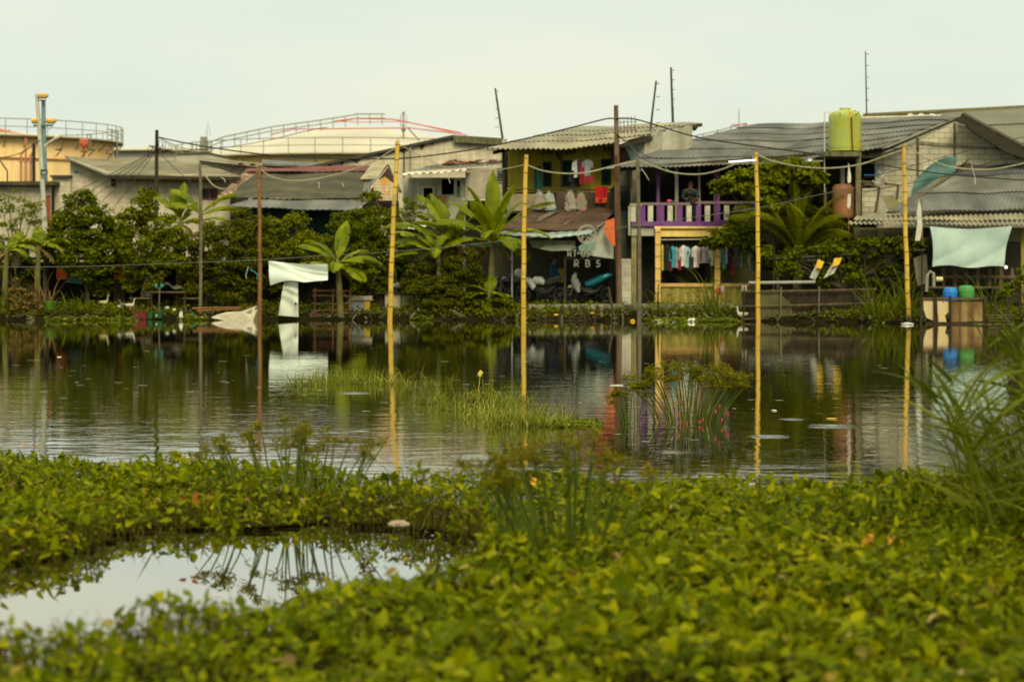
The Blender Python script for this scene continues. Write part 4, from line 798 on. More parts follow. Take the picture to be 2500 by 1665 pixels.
SEG = {'R': [[(0, 1), (0, 0), (.7, 0), (1, .2), (1, .35), (.7, .52), (.3, .52), (1, 1)]], 'T': [[(0, 0), (1, 0)], [(.5, 0), (.5, 1)]], '0': [[(.3, 0), (.7, 0), (1, .3), (1, .7), (.7, 1), (.3, 1), (0, .7), (0, .3), (.3, 0)]],
       '5': [[(1, 0), (.1, 0), (.05, .42), (.65, .4), (1, .65), (.7, 1), (0, .95)]], 'B': [[(0, 0), (0, 1), (.7, 1), (1, .78), (.7, .5), (0, .5), (.65, .5), (.9, .26), (.65, 0), (0, 0)]], 'S': [[(1, .12), (.6, 0), (.2, .06), (.05, .28), (.3, .46), (.75, .56), (.98, .75), (.7, .98), (.3, 1), (0, .88)]]}
def letter(ch, x, y, w, h):
    mb = MB()
    for pl in SEG[ch]:
        mb.tube([P(x+a*w, y+b*h, YS) for a, b in pl], .010, 4); mb.tube([P(x+w*.28+a*w*.8, y+1.2+b*.86*h, YS) for a, b in pl], .007, 4)
    mb.build('letter', sg_m, sg)
for ch, x in (('R', 1386), ('T', 1398), ('0', 1419), ('5', 1430)): letter(ch, x, 611, 9, 16)
for ch, x in (('R', 1402), ('B', 1430), ('S', 1455)): letter(ch, x, 635, 10, 17)
mb = MB(); mb.tube([P(1380, 632, YS), P(1485, 632, YS)], .008, 4); mb.tube([P(1386, 608, YS), P(1386, 560, YS)], .006, 4); mb.tube([P(1455, 609, YS), P(1455, 560, YS)], .006, 4); mb.build('hanging_wire', steel_dark, sg)

# ---- purple balcony house
t = T('purple_balcony_house', 'long grey roofed house with a purple and white balcony over cream columns', 'house', P(1750, 740, 78).xy.to_3d()+Vector((0, 0, GZ)))
roof('roof', P(1500, 413, 77.2), P(2158, 364, 76.6), P(2342, 284, 80), P(1852, 303, 88), roof_grey, t, .17, .019, 6, .045, fe=lambda u, v: (0, 0, -.22*math.sin(PI*u)*(1-v)+.12*math.sin(PI*v)*(1-u)), spp=5)
roof('side_roof', P(1470, 417, 77.3), P(1500, 413, 77.3), P(1600, 382, 79.4), P(1575, 384, 79.4), roof_light, t, .2, .02, 1)
MB().beam(P(1515, 414, 77.5), P(2155, 368, 77.0), .1, .14).build('fascia', dark_wood, t)
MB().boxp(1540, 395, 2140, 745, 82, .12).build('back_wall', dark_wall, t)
mb = MB(); mb.boxp(1540, 400, 1543, 550, 78, 4); mb.boxp(1535, 554, 1860, 558, 77.4, 4.6); mb.build('floor_slab', conc_dark, t)
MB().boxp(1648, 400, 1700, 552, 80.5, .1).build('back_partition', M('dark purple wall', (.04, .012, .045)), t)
for a, b, m_ in ((1603, 1611, purple), (1648, 1656, plaster), (1705, 1710, plaster), (1743, 1747, wood), (1749, 1757, purple), (1850, 1856, plaster)): MB().boxp(a, 392, b, 553, 78.2, .14).build('post', m_, t)
# balcony
mb = MB(); mb.boxp(1566, 495, 1685, 501, 77, .16); mb.boxp(1698, 492, 1870, 498, 77, .16); mb.build('balcony_rail', M('worn purple rail', (.15, .07, .13), (.2, .16, .13), 5), t)
MB().boxp(1538, 497, 1566, 503, 77, .16).build('balcony_rail', plaster, t)
mb = MB(); mb.boxp(1543, 541, 1745, 553, 76.95, .2); mb.boxp(1754, 538, 1850, 551, 76.95, .2); mb.build('balcony_sill', purple, t)
xs_ = [(1540, 0), (1563, 1), (1582, 0), (1609, 1), (1630, 0), (1654, 1), (1676, 0), (1699, 1), (1721, 0), (1746, 1), (1768, 0), (1793, 1), (1815, 0), (1836, 1)]
for x, c_ in xs_: MB().boxp(x, 502, x+12.5, 541 if c_ == 0 else 541, 77.02, .12).build('baluster', purple if c_ else white_paint, t)
MB().boxp(1534, 503, 1539, 575, 77.0, .2).build('corner_post', plaster, t)
# beam + columns below
mb = MB(); mb.boxp(1598, 553, 1900, 558, 76.9, .3); mb.boxp(1612, 562, 1900, 578, 77.0, .3); mb.build('beam', cream, t); MB().boxp(1612, 558, 1900, 562, 76.98, .3).build('beam_band', ochre, t)
MB().boxp(1541, 557, 1598, 576, 77.05, .3).build('beam', plaster, t)
MB().boxp(1600, 558, 1613, 738, 76.85, .18).build('column', cream_col, t); MB().boxp(1745, 558, 1758, 742, 76.85, .18).build('column', cream_col, t)
MB().boxp(1542, 577, 1554, 745, 77.1, .3).build('column', M('mossy yellow post', (.25, .21, .07), (.12, .11, .04), 3, streak=.6), t)
MB().boxp(1562, 577, 1598, 742, 78.6, .1).build('dark_partition', dark_wall, t)
MB().boxp(1613, 692, 1828, 700, 76.95, .35).build('parapet_cap', M('peach cap', (.58, .34, .11), (.45, .27, .09), 2, streak=.4), t)
MB().boxp(1613, 700, 1828, 741, 77.02, .2).build('parapet', yellow_old, t)
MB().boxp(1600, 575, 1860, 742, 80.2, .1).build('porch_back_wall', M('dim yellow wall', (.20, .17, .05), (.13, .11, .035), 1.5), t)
MB().boxp(1624, 640, 1652, 695, 79.9, .1).build('doorway', black, t); MB().boxp(1700, 600, 1722, 695, 79.9, .1).build('doorway', black, t)
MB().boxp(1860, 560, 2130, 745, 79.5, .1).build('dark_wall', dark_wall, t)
mb = MB(); mb.tube([P(1606, 586, 76.9), P(1748, 584, 76.9)], .018, 5); mb.tube([P(1760, 588, 76.9), P(1880, 590, 76.9)], .018, 5); mb.build('clothes_rod', M('pale pole', (.5, .45, .32)), t)
# walkway in front (promenade slab)
mb = MB(); x0 = P(1290, 742, 75.2).x; x1 = P(2130, 742, 75.2).x
for k in range(10): a = x0+(x1-x0)*k/10; b = x0+(x1-x0)*(k+1)/10; mb.box(a, 74.3, .1, b-.012, 77, .49)
o = mb.build('walkway', concrete, kind='structure', label='raised concrete walkway in front of the houses')

# ---- gable house (white blocks) right of the long roof
t = T('white_gable_house', 'white block gable house with timber bands at the right', 'house', P(2330, 700, 79).xy.to_3d()+Vector((0, 0, GZ)))
wb = M('white blocks', (.62, .57, .42), (.50, .46, .34), 1.3, .9, .3, (.25, .22, .14), (.40, .19, (.45, .42, .33)), .3)
mb = MB(); mb.prismp([(2142, 560), (2136, 392), (2150, 376), (2230, 350), (2335, 298), (2500, 378), (2500, 560)], 78.6, .15); mb.build('gable_wall', wb, t)
mb = MB(); mb.boxp(2238, 338, 2244, 430, 78.55, .1); mb.boxp(2328, 300, 2333, 385, 78.55, .1); mb.build('column', conc_dark, t)
mb = MB(); mb.prismp([(2246, 345), (2328, 353), (2328, 360), (2246, 353)], 78.56, .05); mb.prismp([(2333, 353), (2440, 362), (2440, 366), (2333, 359)], 78.56, .05); mb.build('ring_beam', concrete, t)
mb = MB(); mb.patch(P(2345, 284, 77.6), P(2352, 282, 84), P(2530, 378, 84), P(2530, 385, 77.6), 6, 10, None, .12); mb.build('verge_roof', dark_wood, t)
mb = MB(); mb.prism([P(2330, 294, 77.5), P(2345, 284, 77.5), P(2530, 382, 77.5), P(2530, 398, 77.5), P(2455, 372, 77.5), P(2365, 314, 77.5), P(2362, 306, 77.5)], (0, .2, 0)); mb.build('verge_board', M('near black board', (.03, .026, .014)), t)
MB().beam(P(2150, 372, 77.5), P(2340, 290, 77.6), .1, .08).build('rafter', dark_wood, t)
MB().boxp(2136, 400, 2160, 540, 78.4, .1).build('pier', plaster, t)
mb = MB(); mb.boxp(2136, 420, 2500, 745, 84, .1); mb.build('back_wall', dark_wall, t)
MB().boxp(2480, 364, 2500, 385, 78.4, .2).build('teal_panel', plain('teal panel', (.03, .25, .24)), t)
t2 = T('far_grey_roof_house', 'big far house whose plain grey roof slopes up behind the gable house', 'house', P(2400, 500, 98).xy.to_3d()+Vector((0, 0, GZ)))
roof('roof', P(1800, 420, 93), P(2600, 400, 90), P(2600, 257, 100), P(2108, 282, 100), M('far grey roof', (.15, .145, .105), (.12, .115, .085), .6, .9), t2, .3, .01, 3, .02, spp=3)
mb = MB(); mb.beam(P(2108, 281, 99.8), P(2600, 256, 99.8), .18, .12); mb.build('ridge_cap', M('mossy ridge', (.16, .14, .05)), t2)
MB().boxp(1900, 415, 2600, 745, 93.4, .2).build('wall', dark_wall, t2)
o = MB().tube([P(2100, 289, 86), P(2190, 287, 86), P(2240, 286, 85)], .06, 6).build('gutter_pipe', white_paint, label='long white pipe lying along the ridge right of the green water tank', cat='pipe')
mb = MB(); mb.patch(P(2205, 292, 82.5), P(2290, 290, 82.5), P(2298, 284, 83.5), P(2215, 284, 83.5), 16, 3, lambda u, v: .06+.05*math.sin(u*20+v*6), .02); mb.build('plastic_sheet', M('pale sheet', (.5, .47, .36)), label='crumpled pale sheet on the ridge of the long grey roof', cat='plastic sheet')

# water tank platform
t = T('tank_platform', 'stained concrete platform and frame carrying the green water tank', 'platform', P(2060, 740, 76).xy.to_3d()+Vector((0, 0, GZ)))
mb = MB(); q = P(2010, 372, 75.9); q1 = P(2100, 383, 75.9); mb.box(q.x, 75.6, q1.z, q1.x, 78.4, q.z); mb.build('slab', conc_dark, t)
MB().boxp(2090, 384, 2102, 540, 76, .2).build('post', M('brown concrete post', (.17, .14, .06), (.1, .085, .04), 3, streak=.5), t)
MB().boxp(2101, 372, 2160, 386, 77.2, .3).build('beam', M('patchy beam', (.25, .23, .15), (.06, .06, .03), 6), t)
MB().boxp(2052, 410, 2062, 460, 77.8, .1).build('post', plaster, t); MB().boxp(2012, 460, 2018, 560, 76.6, .1).build('post', wood, t)
MB().boxp(2105, 460, 2140, 530, 78, .1).build('block_pier', wb, t); MB().boxp(2010, 385, 2140, 530, 79.6, .1).build('dark_wall', dark_wall, t)
mb = MB(); mb.tube([P(2100, 446, 76.5), P(2147, 459, 76.5), P(2137, 520, 76.5)], .05, 5); mb.tube([P(2160, 449, 76.8), P(2193, 452, 76.8), P(2187, 516, 76.8)], .05, 5); mb.tube([P(2098, 444, 76.4), P(2165, 450, 76.9)], .05, 5); mb.build('pipe_frame', M('rusty pipe', (.10, .075, .03)), t)
mb = MB(); mb.prism([P(2150, 478, 76.6), P(2180, 476, 76.6), P(2205, 508, 76.6), P(2205, 516, 76.6), P(2172, 516, 76.6)], (0, .03, 0)); mb.build('leaning_sheet', M('olive ribbed sheet', (.3, .27, .13), (.2, .18, .09), 3, planks=('Z', .06)), t)
mb = MB(); mb.tube([P(2109, 428, 76.6), P(2141, 428, 76.6), P(2141, 408, 76.6)], .018, 5); mb.build('blue_pipe', plain('blue pipe', (.02, .14, .4)), t)
wt = T('water_tank', 'large lime green plastic water tank on the concrete platform', 'water tank', P(2063, 371, 77))
cx = P(2063, 371, 77); r = 39/F*77; h = 88/F*77
prof = [(r*.93, 0), (r*.98, .03), (r*.98, .12)]+[(r*(1+.012*(k % 2)), .12+(h-.12)*k/8) for k in range(9)]+[(r*.97, h+.05), (r*.8, h+.13), (r*.35, h+.2), (r*.34, h+.26), (.02, h+.27)]
MB().lathe(prof, cx, 32).build('body', M('lime plastic tank', (.36, .39, .06), (.27, .34, .09), 1.2, .5, .75, (.34, .26, .02), stain=(2, .52, .8), stainc=(.32, .32, .02)), wt, smooth=True)
MB().tube([P(2079, 286, 76.4), P(2080, 330, 76.38), P(2082, 370, 76.4)], .02, 5).build('overflow_pipe', black, wt)
mb = MB(); blades(mb, (P(2080, 285, 76.6).x, 76.7, P(2080, 285, 76.6).z), 40, .3, .25, .05, 1.1); mb.build('tank_creeper', LT2, label='small green creeper growing over the top of the water tank', cat='creeper')
MB().tube([P(2013, 470, 76.0), P(2013, 275, 76.0), P(2051, 275, 76.0), P(2051, 284, 76.2)], .02, 5).build('riser_pipe', white_paint, label='thin pale pipe rising beside the green water tank and bending over it', cat='pipe')
w2 = T('water_drum', 'tall orange brown water drum below the tank platform', 'water drum', P(2058, 532, 75.9)); c2_ = P(2058, 532, 76.6); r = 26/F*76.6; h = 76/F*76.6
MB().lathe([(r*.95, 0), (r, .05)]+[(r*(1+.02*(k % 2)), .05+(h-.1)*k/10) for k in range(1, 11)]+[(r*.8, h+.06), (.05, h+.1)], c2_, 28).build('body', M('orange brown plastic', (.33, .12, .05), (.22, .09, .045), 1.6, .5, .6, (.16, .12, .05)), w2, smooth=True)

# ---- right front house, grey roof with two eave strips
t = T('blue_sheet_house', 'low house at the right edge with a grey roof and double tan eaves', 'house', P(2300, 740, 73).xy.to_3d()+Vector((0, 0, GZ)))
roof('roof', P(2168, 522, 73.6), P(2560, 512, 73.6), P(2560, 383, 79.5), P(2372, 386, 79.5), roof_grey, t, .16, .016, 3, .03, spp=5)
roof('eave_roof', P(2082, 541, 72.8), P(2560, 541, 72.8), P(2560, 514, 74.2), P(2092, 528, 74.2), roof_light, t, .16, .03, 1, .02, spp=6)
roof('eave_roof', P(2070, 551, 72.2), P(2560, 553, 72.2), P(2560, 541, 73.0), P(2074, 541, 73.0), roof_light, t, .16, .03, 1, .02, spp=6)
mb = MB(); mb.beam(P(2375, 390, 79.2), P(2176, 520, 73.6), .35, .06); mb.build('verge_board', M('worn tan verge', (.11, .09, .05), (.07, .06, .035), 3), t)
mb = MB(); mb.prism([P(2360, 392, 79), P(2372, 382, 79), P(2330, 420, 77.4), P(2325, 428, 77.4)], (.1, 0, .1)); mb.build('verge_board', MATS['worn tan verge'], t)
MB().boxp(2362, 384, 2440, 388, 78.9, .2).build('ridge_cap', dark_wood, t)
mb = MB(); wallp(mb, 2085, 556, 2560, 590, 74.6, [(2100, 562, 2142, 590), (2160, 568, 2230, 590)]); mb.build('upper_wall', M('olive yellow wall', (.22, .19, .08), (.14, .12, .05), 2, streak=.5), t)
mb = MB(); wallp(mb, 2085, 590, 2240, 745, 74.6, [(2100, 590, 2142, 690), (2160, 590, 2230, 700)]); mb.build('lower_wall', dark_wall, t)
MB().boxp(2085, 556, 2560, 745, 77.6, .1).build('back_wall', dark_wall, t); mb = MB(); a = P(2085, 556, 74.8); mb.box(a.x, 74.8, GZ, a.x+.1, 77.5, a.z); mb.build('side_wall', dark_wall, t)
for a, b, m_ in ((2256, 2268, dark_wood), (2493, 2502, M('yellow post', (.3, .25, .05)))): MB().boxp(a, 556, b, 740, 73.0, .12).build('post', m_, t)
MB().prismp([(2230, 630), (2262, 620), (2268, 690), (2240, 698)], 72.8, .04).build('panel', M('grey board panel', (.22, .2, .14), (.15, .14, .1), 2), t)
mb = MB()
for k in range(7): mb.boxp(2300+k*28, 655, 2308+k*28, 712, 72.7, .06)
mb.boxp(2280, 672, 2500, 680, 72.65, .05); mb.build('slat_fence', wood, t)
MB().boxp(2262, 700, 2450, 704, 71.9, 1.2).build('deck', wood, t)
mb = MB(); mb.tube([P(2262, 555, 72.3), P(2480, 556, 72.3)], .012, 4); mb.build('cloth_line', rope_m, t)
# teal tarp on the gable wall
mb = MB(); mb.patch(P(2218, 500, 77.0), P(2330, 425, 77.2), P(2338, 382, 77.3), P(2232, 442, 77.1), 22, 10, lambda u, v: .05*math.sin(u*13+v*4)+.03*math.sin(v*11+u*5), .012, fe=lambda u, v: (0, 0, .25*math.sin(PI*u)*v-.12*math.sin(u*3*PI)*(1-v)))
mb.build('tarp', M('teal tarp', (.07, .15, .13), (.045, .10, .09), 2, .7, .4, (.1, .17, .15)), label='crumpled teal tarp covering the gap between the gable wall and the right roof', cat='tarp', smooth=True)
# big pale cloth
def drape(fnz):
    return fnz
mb = MB(); mb.patch(P(2276, 652, 71.9), P(2452, 652, 71.8), P(2470, 553, 72.1), P(2270, 553, 72.1), 56, 34, lambda u, v: .06*math.sin(5*u+3*v*v)+.05*math.exp(-((u-.5-.3*(v-.4))/.12)**2)*(1-v)+.05*abs(math.sin(5.5*u+4*(1-v)**2))*(1-v)**.7+.02*math.sin(23*u*(1.2-.5*v)+3*v)*abs(math.sin(3*u+1)), .008,
     fe=lambda u, v: (.10*(.5-u)*math.sin(PI*v), 0, -.07*math.sin(PI*u)*v+.04*math.sin(9*u)*(1-v)))
mb.build('hanging_cloth', M('pale aqua cloth', (.36, .45, .40), (.28, .37, .34), 1.6, .8, .3, (.3, .4, .34)), smooth=True, label='large pale aqua sheet hanging under the eave of the right house', cat='cloth')

# ================================================================== trees and shrubs
def tree(name, label, blobs, Y, trunk_px, mat, leaf=.11, dens=1.0, clump=.26, trunk=.07, cat='tree', group=None, base_py=748, flat=1.0, tmpl=LEAF4, limbs=True, depth=1.0):
    """blobs: (px, py, radius px) of the crown as it stands at depth Y"""
    base = P(trunk_px, base_py, Y); base.z = max(base.z, .25); t = T(name, label, cat, base, group); sc = Y/F
    pos = []; nor = []; tips = []
    for bx, by, br in blobs:
        c = P(bx, by, Y+RNG.uniform(-.3, .3)); r = br*sc; nc = max(5, int(34*(r/.6)**2*dens))
        for _ in range(nc):
            u = RNG.normal(0, 1, 3); u /= np.linalg.norm(u); rr = r*RNG.uniform(.45, 1.0)**.6
            cc = np.array([c.x+u[0]*rr, c.y+u[1]*rr*depth, c.z+u[2]*rr*flat*.92]); tips.append(cc)
            m_ = int(RNG.integers(30, 62)); g = RNG.normal(0, 1, (m_, 3)); g *= (clump*RNG.uniform(.45, .8)*RNG.random((m_, 1))**.2)/np.maximum(np.linalg.norm(g, axis=1, keepdims=True), .3)
            pos.append(cc+g*np.array([1.15, 1.15, .6])); nor.append(np.tile(u*.5+np.array([0, -.15, .7]), (m_, 1))+RNG.normal(0, .45, (m_, 3)))
    pos = np.concatenate(pos); nor = np.concatenate(nor); n = len(pos); az = RNG.random(n)*2*PI
    d = np.stack([np.cos(az), np.sin(az), RNG.normal(-.25, .45, n)], 1); size = RNG.uniform(.65, 1.25, n)*leaf
    scatter('crown', mat, tmpl, pos, d, nor, size, parent=t)
    if limbs:
        mb = MB(); rd = random.Random(int(trunk_px)); cz = float(np.mean([P(b[0], b[1], Y).z for b in blobs])); top = Vector((P(float(np.mean([b[0] for b in blobs])), 0, Y).x, Y, cz))
        fork = base.lerp(top, .45)+Vector((rd.uniform(-.15, .15), 0, 0)); mb.tube([base-Vector((0, 0, .3)), base.lerp(fork, .5)+Vector((rd.uniform(-.06, .06), 0, 0)), fork, fork.lerp(top, .8)], [trunk, trunk*.85, trunk*.7, trunk*.25], 7)
        for bx, by, br in blobs:
            c = P(bx, by, Y); mid = fork.lerp(c, .5)+Vector((0, 0, .12)); mb.tube([fork, mid, c, c+(c-mid)*.4], [trunk*.5, trunk*.35, trunk*.2, .008], 5)
        for q in tips[::6]:
            q = Vector(q); b = min((P(bx, by, Y) for bx, by, br in blobs), key=lambda w_: (w_-q).length); mb.tube([b, b.lerp(q, .5)+Vector((0, 0, .05)), q], [.014, .01, .004], 4)
        mb.build('trunk', bark, t)
    return t
tree('tree', 'dark round crowned tree beside the silver street lamp', [(200, 505, 48), (165, 560, 52), (235, 565, 55), (150, 615, 45), (205, 625, 60), (265, 625, 48), (240, 665, 38), (275, 575, 30), (250, 520, 26), (150, 540, 30), (300, 610, 34), (240, 700, 26), (120, 590, 26)], 76.5, 215, LT, .12, 1.05, group='trees on the far bank')
tree('tree', 'bright bushy tree in front of the white block house', [(350, 505, 38), (318, 545, 42), (385, 550, 45), (340, 600, 50), (410, 600, 40), (300, 590, 30), (375, 645, 40), (430, 640, 30), (335, 650, 36), (430, 580, 30), (355, 480, 22), (380, 690, 26), (320, 690, 24)], 75.8, 345, LT2, .11, 1.05, group='trees on the far bank')
tree('tree', 'wide warm toned bushy tree left of the brown bamboo pole', [(560, 585, 52), (505, 600, 45), (615, 570, 42), (550, 640, 55), (475, 645, 45), (605, 640, 50), (500, 690, 38), (560, 700, 40), (610, 690, 30), (640, 545, 24), (455, 600, 34), (460, 710, 28), (520, 560, 28), (590, 530, 26), (640, 610, 30), (575, 720, 24)], 76.2, 540, LTB, .105, 1.05, group='trees on the far bank')
tree('tree', 'leafy tree below the brown hut roof left of the banana plant', [(705, 575, 45), (665, 560, 32), (745, 605, 45), (690, 625, 45), (650, 615, 40), (790, 600, 28), (725, 540, 28), (770, 640, 32), (690, 660, 34), (740, 660, 30), (660, 690, 26), (800, 640, 24)], 77.4, 705, LT2, .105, 1, group='trees on the far bank')
tree('tree', 'tall green tree between the brown hut and the yellow bamboo pole', [(905, 500, 34), (880, 545, 48), (930, 565, 50), (845, 545, 35), (960, 530, 28), (900, 610, 52), (955, 620, 42), (850, 605, 42), (920, 665, 42), (905, 470, 16), (825, 560, 22), (960, 580, 30), (870, 660, 32), (980, 620, 26), (940, 700, 26), (880, 700, 24), (1010, 590, 22)], 77.6, 900, LT, .10, 1.05, group='trees on the far bank')
tree('tree', 'loose twiggy tree in front of the zinc eave house', [(1010, 500, 28), (1045, 520, 30), (1000, 545, 30), (1060, 490, 18), (975, 560, 22), (1050, 560, 18), (1075, 510, 14)], 78.6, 1010, LT, .09, .8, .2, .04, group='trees on the far bank')
tree('tree', 'sparse yellowish tree with bare twigs at the left edge', [(20, 480, 32), (60, 490, 28), (90, 505, 24), (10, 530, 38), (50, 545, 35), (100, 545, 28), (-40, 500, 40), (-30, 570, 45), (60, 590, 34), (0, 600, 34), (100, 600, 26), (40, 630, 30)], 77.0, 45, LT2, .085, .4, .22, .05, group='trees on the far bank')
tree('dark_shrub', 'shaded undergrowth shrub below the trees at the left', [(60, 650, 34), (20, 640, 40), (-30, 650, 40)], 77.5, 50, LT, .11, .8, cat='shrub', group='shrubs on the far bank')
tree('shrub', 'dark mounded shrub below the banana plants by the water', [(1075, 690, 50), (1040, 720, 42), (1110, 720, 45), (1070, 745, 48), (1130, 750, 35), (1025, 755, 25), (1100, 660, 32), (1060, 650, 26), (1135, 650, 34), (1160, 690, 34), (1005, 690, 30), (1020, 655, 26), (1165, 725, 26), (1090, 625, 26), (1150, 620, 22)], 74.4, 1080, LTB, .09, 1.4, .2, cat='shrub', base_py=775, group='shrubs on the far bank')
tree('shrub', 'light green shrub at the water edge left of the middle bamboo pole', [(1180, 735, 30), (1210, 745, 34), (1160, 755, 26), (1235, 735, 20), (1200, 765, 22)], 74.0, 1190, LT2, .12, 1.1, .2, cat='shrub', base_py=775, group='shrubs on the far bank')
tree('shrub', 'shrub of big leaves hanging over the purple balcony', [(1770, 455, 26), (1800, 445, 30), (1835, 435, 32), (1870, 425, 30), (1905, 418, 30), (1940, 415, 30), (1975, 420, 28), (2000, 440, 20), (1865, 455, 26), (1900, 455, 26), (1880, 490, 22)], 75.2, 1905, LT2, .2, 1.0, .26, .06, cat='shrub', group='broad leaved climbers')
tree('shrub', 'broad leaved branch reaching past the cream beam', [(1735, 592, 16), (1765, 580, 26), (1800, 572, 28), (1835, 572, 24), (1815, 600, 18), (1860, 590, 22)], 75.9, 1850, LT, .19, 1.1, .24, .03, cat='shrub', group='broad leaved climbers')
tree('shrub', 'dense shrub behind the coconut palm', [(1820, 520, 24), (1850, 560, 30), (1790, 540, 20), (2060, 560, 24), (2075, 600, 22), (1890, 540, 34), (1880, 590, 36), (1990, 560, 36), (1940, 600, 42), (2030, 590, 36), (2010, 530, 24), (1870, 640, 30), (1960, 500, 26)], 76.4, 1950, LTB, .13, 1.0, cat='shrub', group='broad leaved climbers')
tree('trellis_vine', 'leafy vine spread over the trellis above the dark bamboo fence', [(1890, 628, 16), (1925, 625, 20), (1960, 622, 22), (2000, 612, 24), (2040, 605, 26), (2080, 608, 26), (2120, 602, 28), (2160, 598, 26), (2200, 597, 24), (2240, 600, 22), (2060, 640, 24), (2100, 640, 22), (2140, 645, 20), (2010, 650, 20), (2010, 690, 16), (1995, 672, 12), (2030, 680, 12), (2215, 625, 20), (2250, 590, 16), (1900, 655, 16), (1945, 655, 18), (2080, 668, 20), (2170, 650, 22), (2125, 680, 16), (1870, 615, 18), (2190, 680, 16)], 72.6, 2050, LT, .13, 1.15, .22, .03, cat='vine', base_py=770)
tree('shrub', 'small green shrub behind the rusty boards at the right edge', [(2478, 690, 22), (2500, 660, 22), (2530, 680, 30), (2460, 720, 18)], 70.6, 2490, LT, .1, 1, .18, .03, cat='shrub', base_py=770, group='shrubs on the far bank')
tree('shrub', 'dry brown shrub at the left end of the bank', [(45, 695, 18), (60, 730, 26), (85, 745, 22), (35, 745, 22), (70, 765, 20)], 74.2, 60, LDRY, .11, .9, .2, .03, cat='shrub', base_py=778, group='shrubs on the far bank')
tree('shrub', 'tangle of small weeds left of the white cloth stem', [(640, 745, 12), (700, 765, 10), (600, 755, 14), (470, 768, 14), (420, 760, 10)], 74.6, 620, LT2, .08, 1.2, .14, .015, cat='shrub', base_py=775, group='shrubs on the far bank')
tree('shrub', 'little dark shrub on the rim behind the blue barrel', [(2272, 716, 10), (2300, 735, 10), (2320, 738, 9)], 69.6, 2290, LTB, .08, 1.4, .12, .01, cat='shrub', base_py=745, group='shrubs on the far bank')

# banana plants: every leaf a mesh of its own
def blade_leaf(mb, base, az, el, L_, w, droop, rnd, torn=.25, seg=12, petiole=.14):
    p = Vector(base); rows = []; step = L_/seg; tw = rnd.uniform(-.5, .5)
    for k in range(seg+1):
        t = k/seg; e2 = el-droop*t**1.6; d = Vector((math.cos(az)*math.cos(e2), math.sin(az)*math.cos(e2), math.sin(e2)))
        side = Vector((-math.sin(az), math.cos(az), 0)); up = side.cross(d)*-1
        if t < petiole: hw = .025
        else: s_ = (t-petiole)/(1-petiole); hw = w*(math.sin(PI*min(1, s_*.93+.06))**.55)*(1 if s_ < .97 else .4)
        side2 = (side*math.cos(tw*t)+up*math.sin(tw*t))
        rows.append((p.copy(), d, side2, up, hw)); p = p+d*step
    # midrib
    mb.tube([r[0] for r in rows], [.03*(1-k/seg*.8) for k in range(seg+1)], 5)
    for sgn in (-1, 1):
        k = 0
        while k < seg:
            run = 1 if rnd.random() < torn else rnd.randint(2, 4); e = min(seg, k+run); sag = rnd.uniform(-.05, .35)+(.25 if rnd.random() < torn else 0); vs = []
            for j in range(k, e+1):
                q, d, s2, up, hw = rows[j]
                shrink = .93 if (j in (k, e) and torn > 0 and 0 < j < seg) else 1
                vs += [q+up*.012, q+s2*sgn*hw*.55*shrink+up*(.02-.1*sag*hw), q+s2*sgn*hw*shrink*math.cos(sag)-up*hw*math.sin(sag)*.9]
            m_ = e-k; fs = []
            for j in range(m_): a = j*3; fs += [(a, a+1, a+4, a+3), (a+1, a+2, a+5, a+4)]
            mb.add(vs, fs); k = e
def banana(label, px, py_base, py_crown, Y, leaves, seed, scale=1.0, lean=0, torn=.5, dead=3, mat=None):
    torn = min(.9, torn+.2)
    """leaves: (azimuth degrees seen from the camera: 0 right, 180 left, 90 away; elevation, length m, droop)"""
    base = P(px, py_base, Y); base.z = max(.2, base.z); rd = random.Random(seed); t = T('banana_plant', label, 'banana plant', base, 'banana plants on the far bank')
    crown = P(px+lean, py_crown, Y); MB().tube([base-Vector((0, 0, .3)), base.lerp(crown, .5), crown, crown+Vector((0, 0, .15))], [.12*scale, .10*scale, .085*scale, .05*scale], 9).build('stem', banana_stem, t, smooth=True)
    for az, el, L_, dr in leaves:
        mb = MB(); blade_leaf(mb, crown+Vector((0, 0, rd.uniform(-.15, .15))), math.radians(az+rd.uniform(-10, 10)), math.radians(el), L_*scale*1.1, .27*scale*rd.uniform(.85, 1.2), dr+rd.uniform(0, .35), rd, torn); mb.build('leaf', mat or LBAN, t, smooth=True)
    for k in range(dead):
        mb = MB(); blade_leaf(mb, crown+Vector((0, 0, -.1)), rd.uniform(0, 2*PI), math.radians(-20), .9*scale, .1, 1.2, rd, .8); mb.build('dead_leaf', LDRY, t)
    return t
banana('tallest banana plant, rising right of centre before the dark porch', 1195, 742, 592, 74.6, [(200, 78, 1.9, .45), (320, 80, 1.95, .5), (100, 86, 2.2, .3), (170, 62, 1.9, .9), (180, 40, 1.9, 1.2), (10, 48, 2.2, .75), (350, 30, 1.9, 1.4), (190, 15, 1.6, 1.0), (300, 25, 1.4, 1.6), (20, 12, 1.4, 1.3), (230, 66, 1.7, .9), (30, 70, 1.7, .8), (260, 40, 1.4, 1.5), (335, 5, 1.2, .9)], 3, 1.05, 8, .2)
banana('broad banana plant whose leaves reach over the first yellow bamboo pole', 1120, 742, 595, 74.9, [(170, 68, 2.1, .8), (150, 55, 1.9, 1.1), (185, 38, 2.4, 1.1), (200, 18, 1.8, .8), (140, 74, 2.0, .5), (175, 50, 1.6, 1.2), (30, 40, 1.5, 1.2), (270, 50, 1.6, 1.3), (60, 78, 1.5, .6), (10, 65, 1.3, 1.0), (250, 20, 1.4, 1.5), (180, -5, 1.3, .7), (340, 12, 1.2, 1.4)], 4, 1.0, -10, .3)
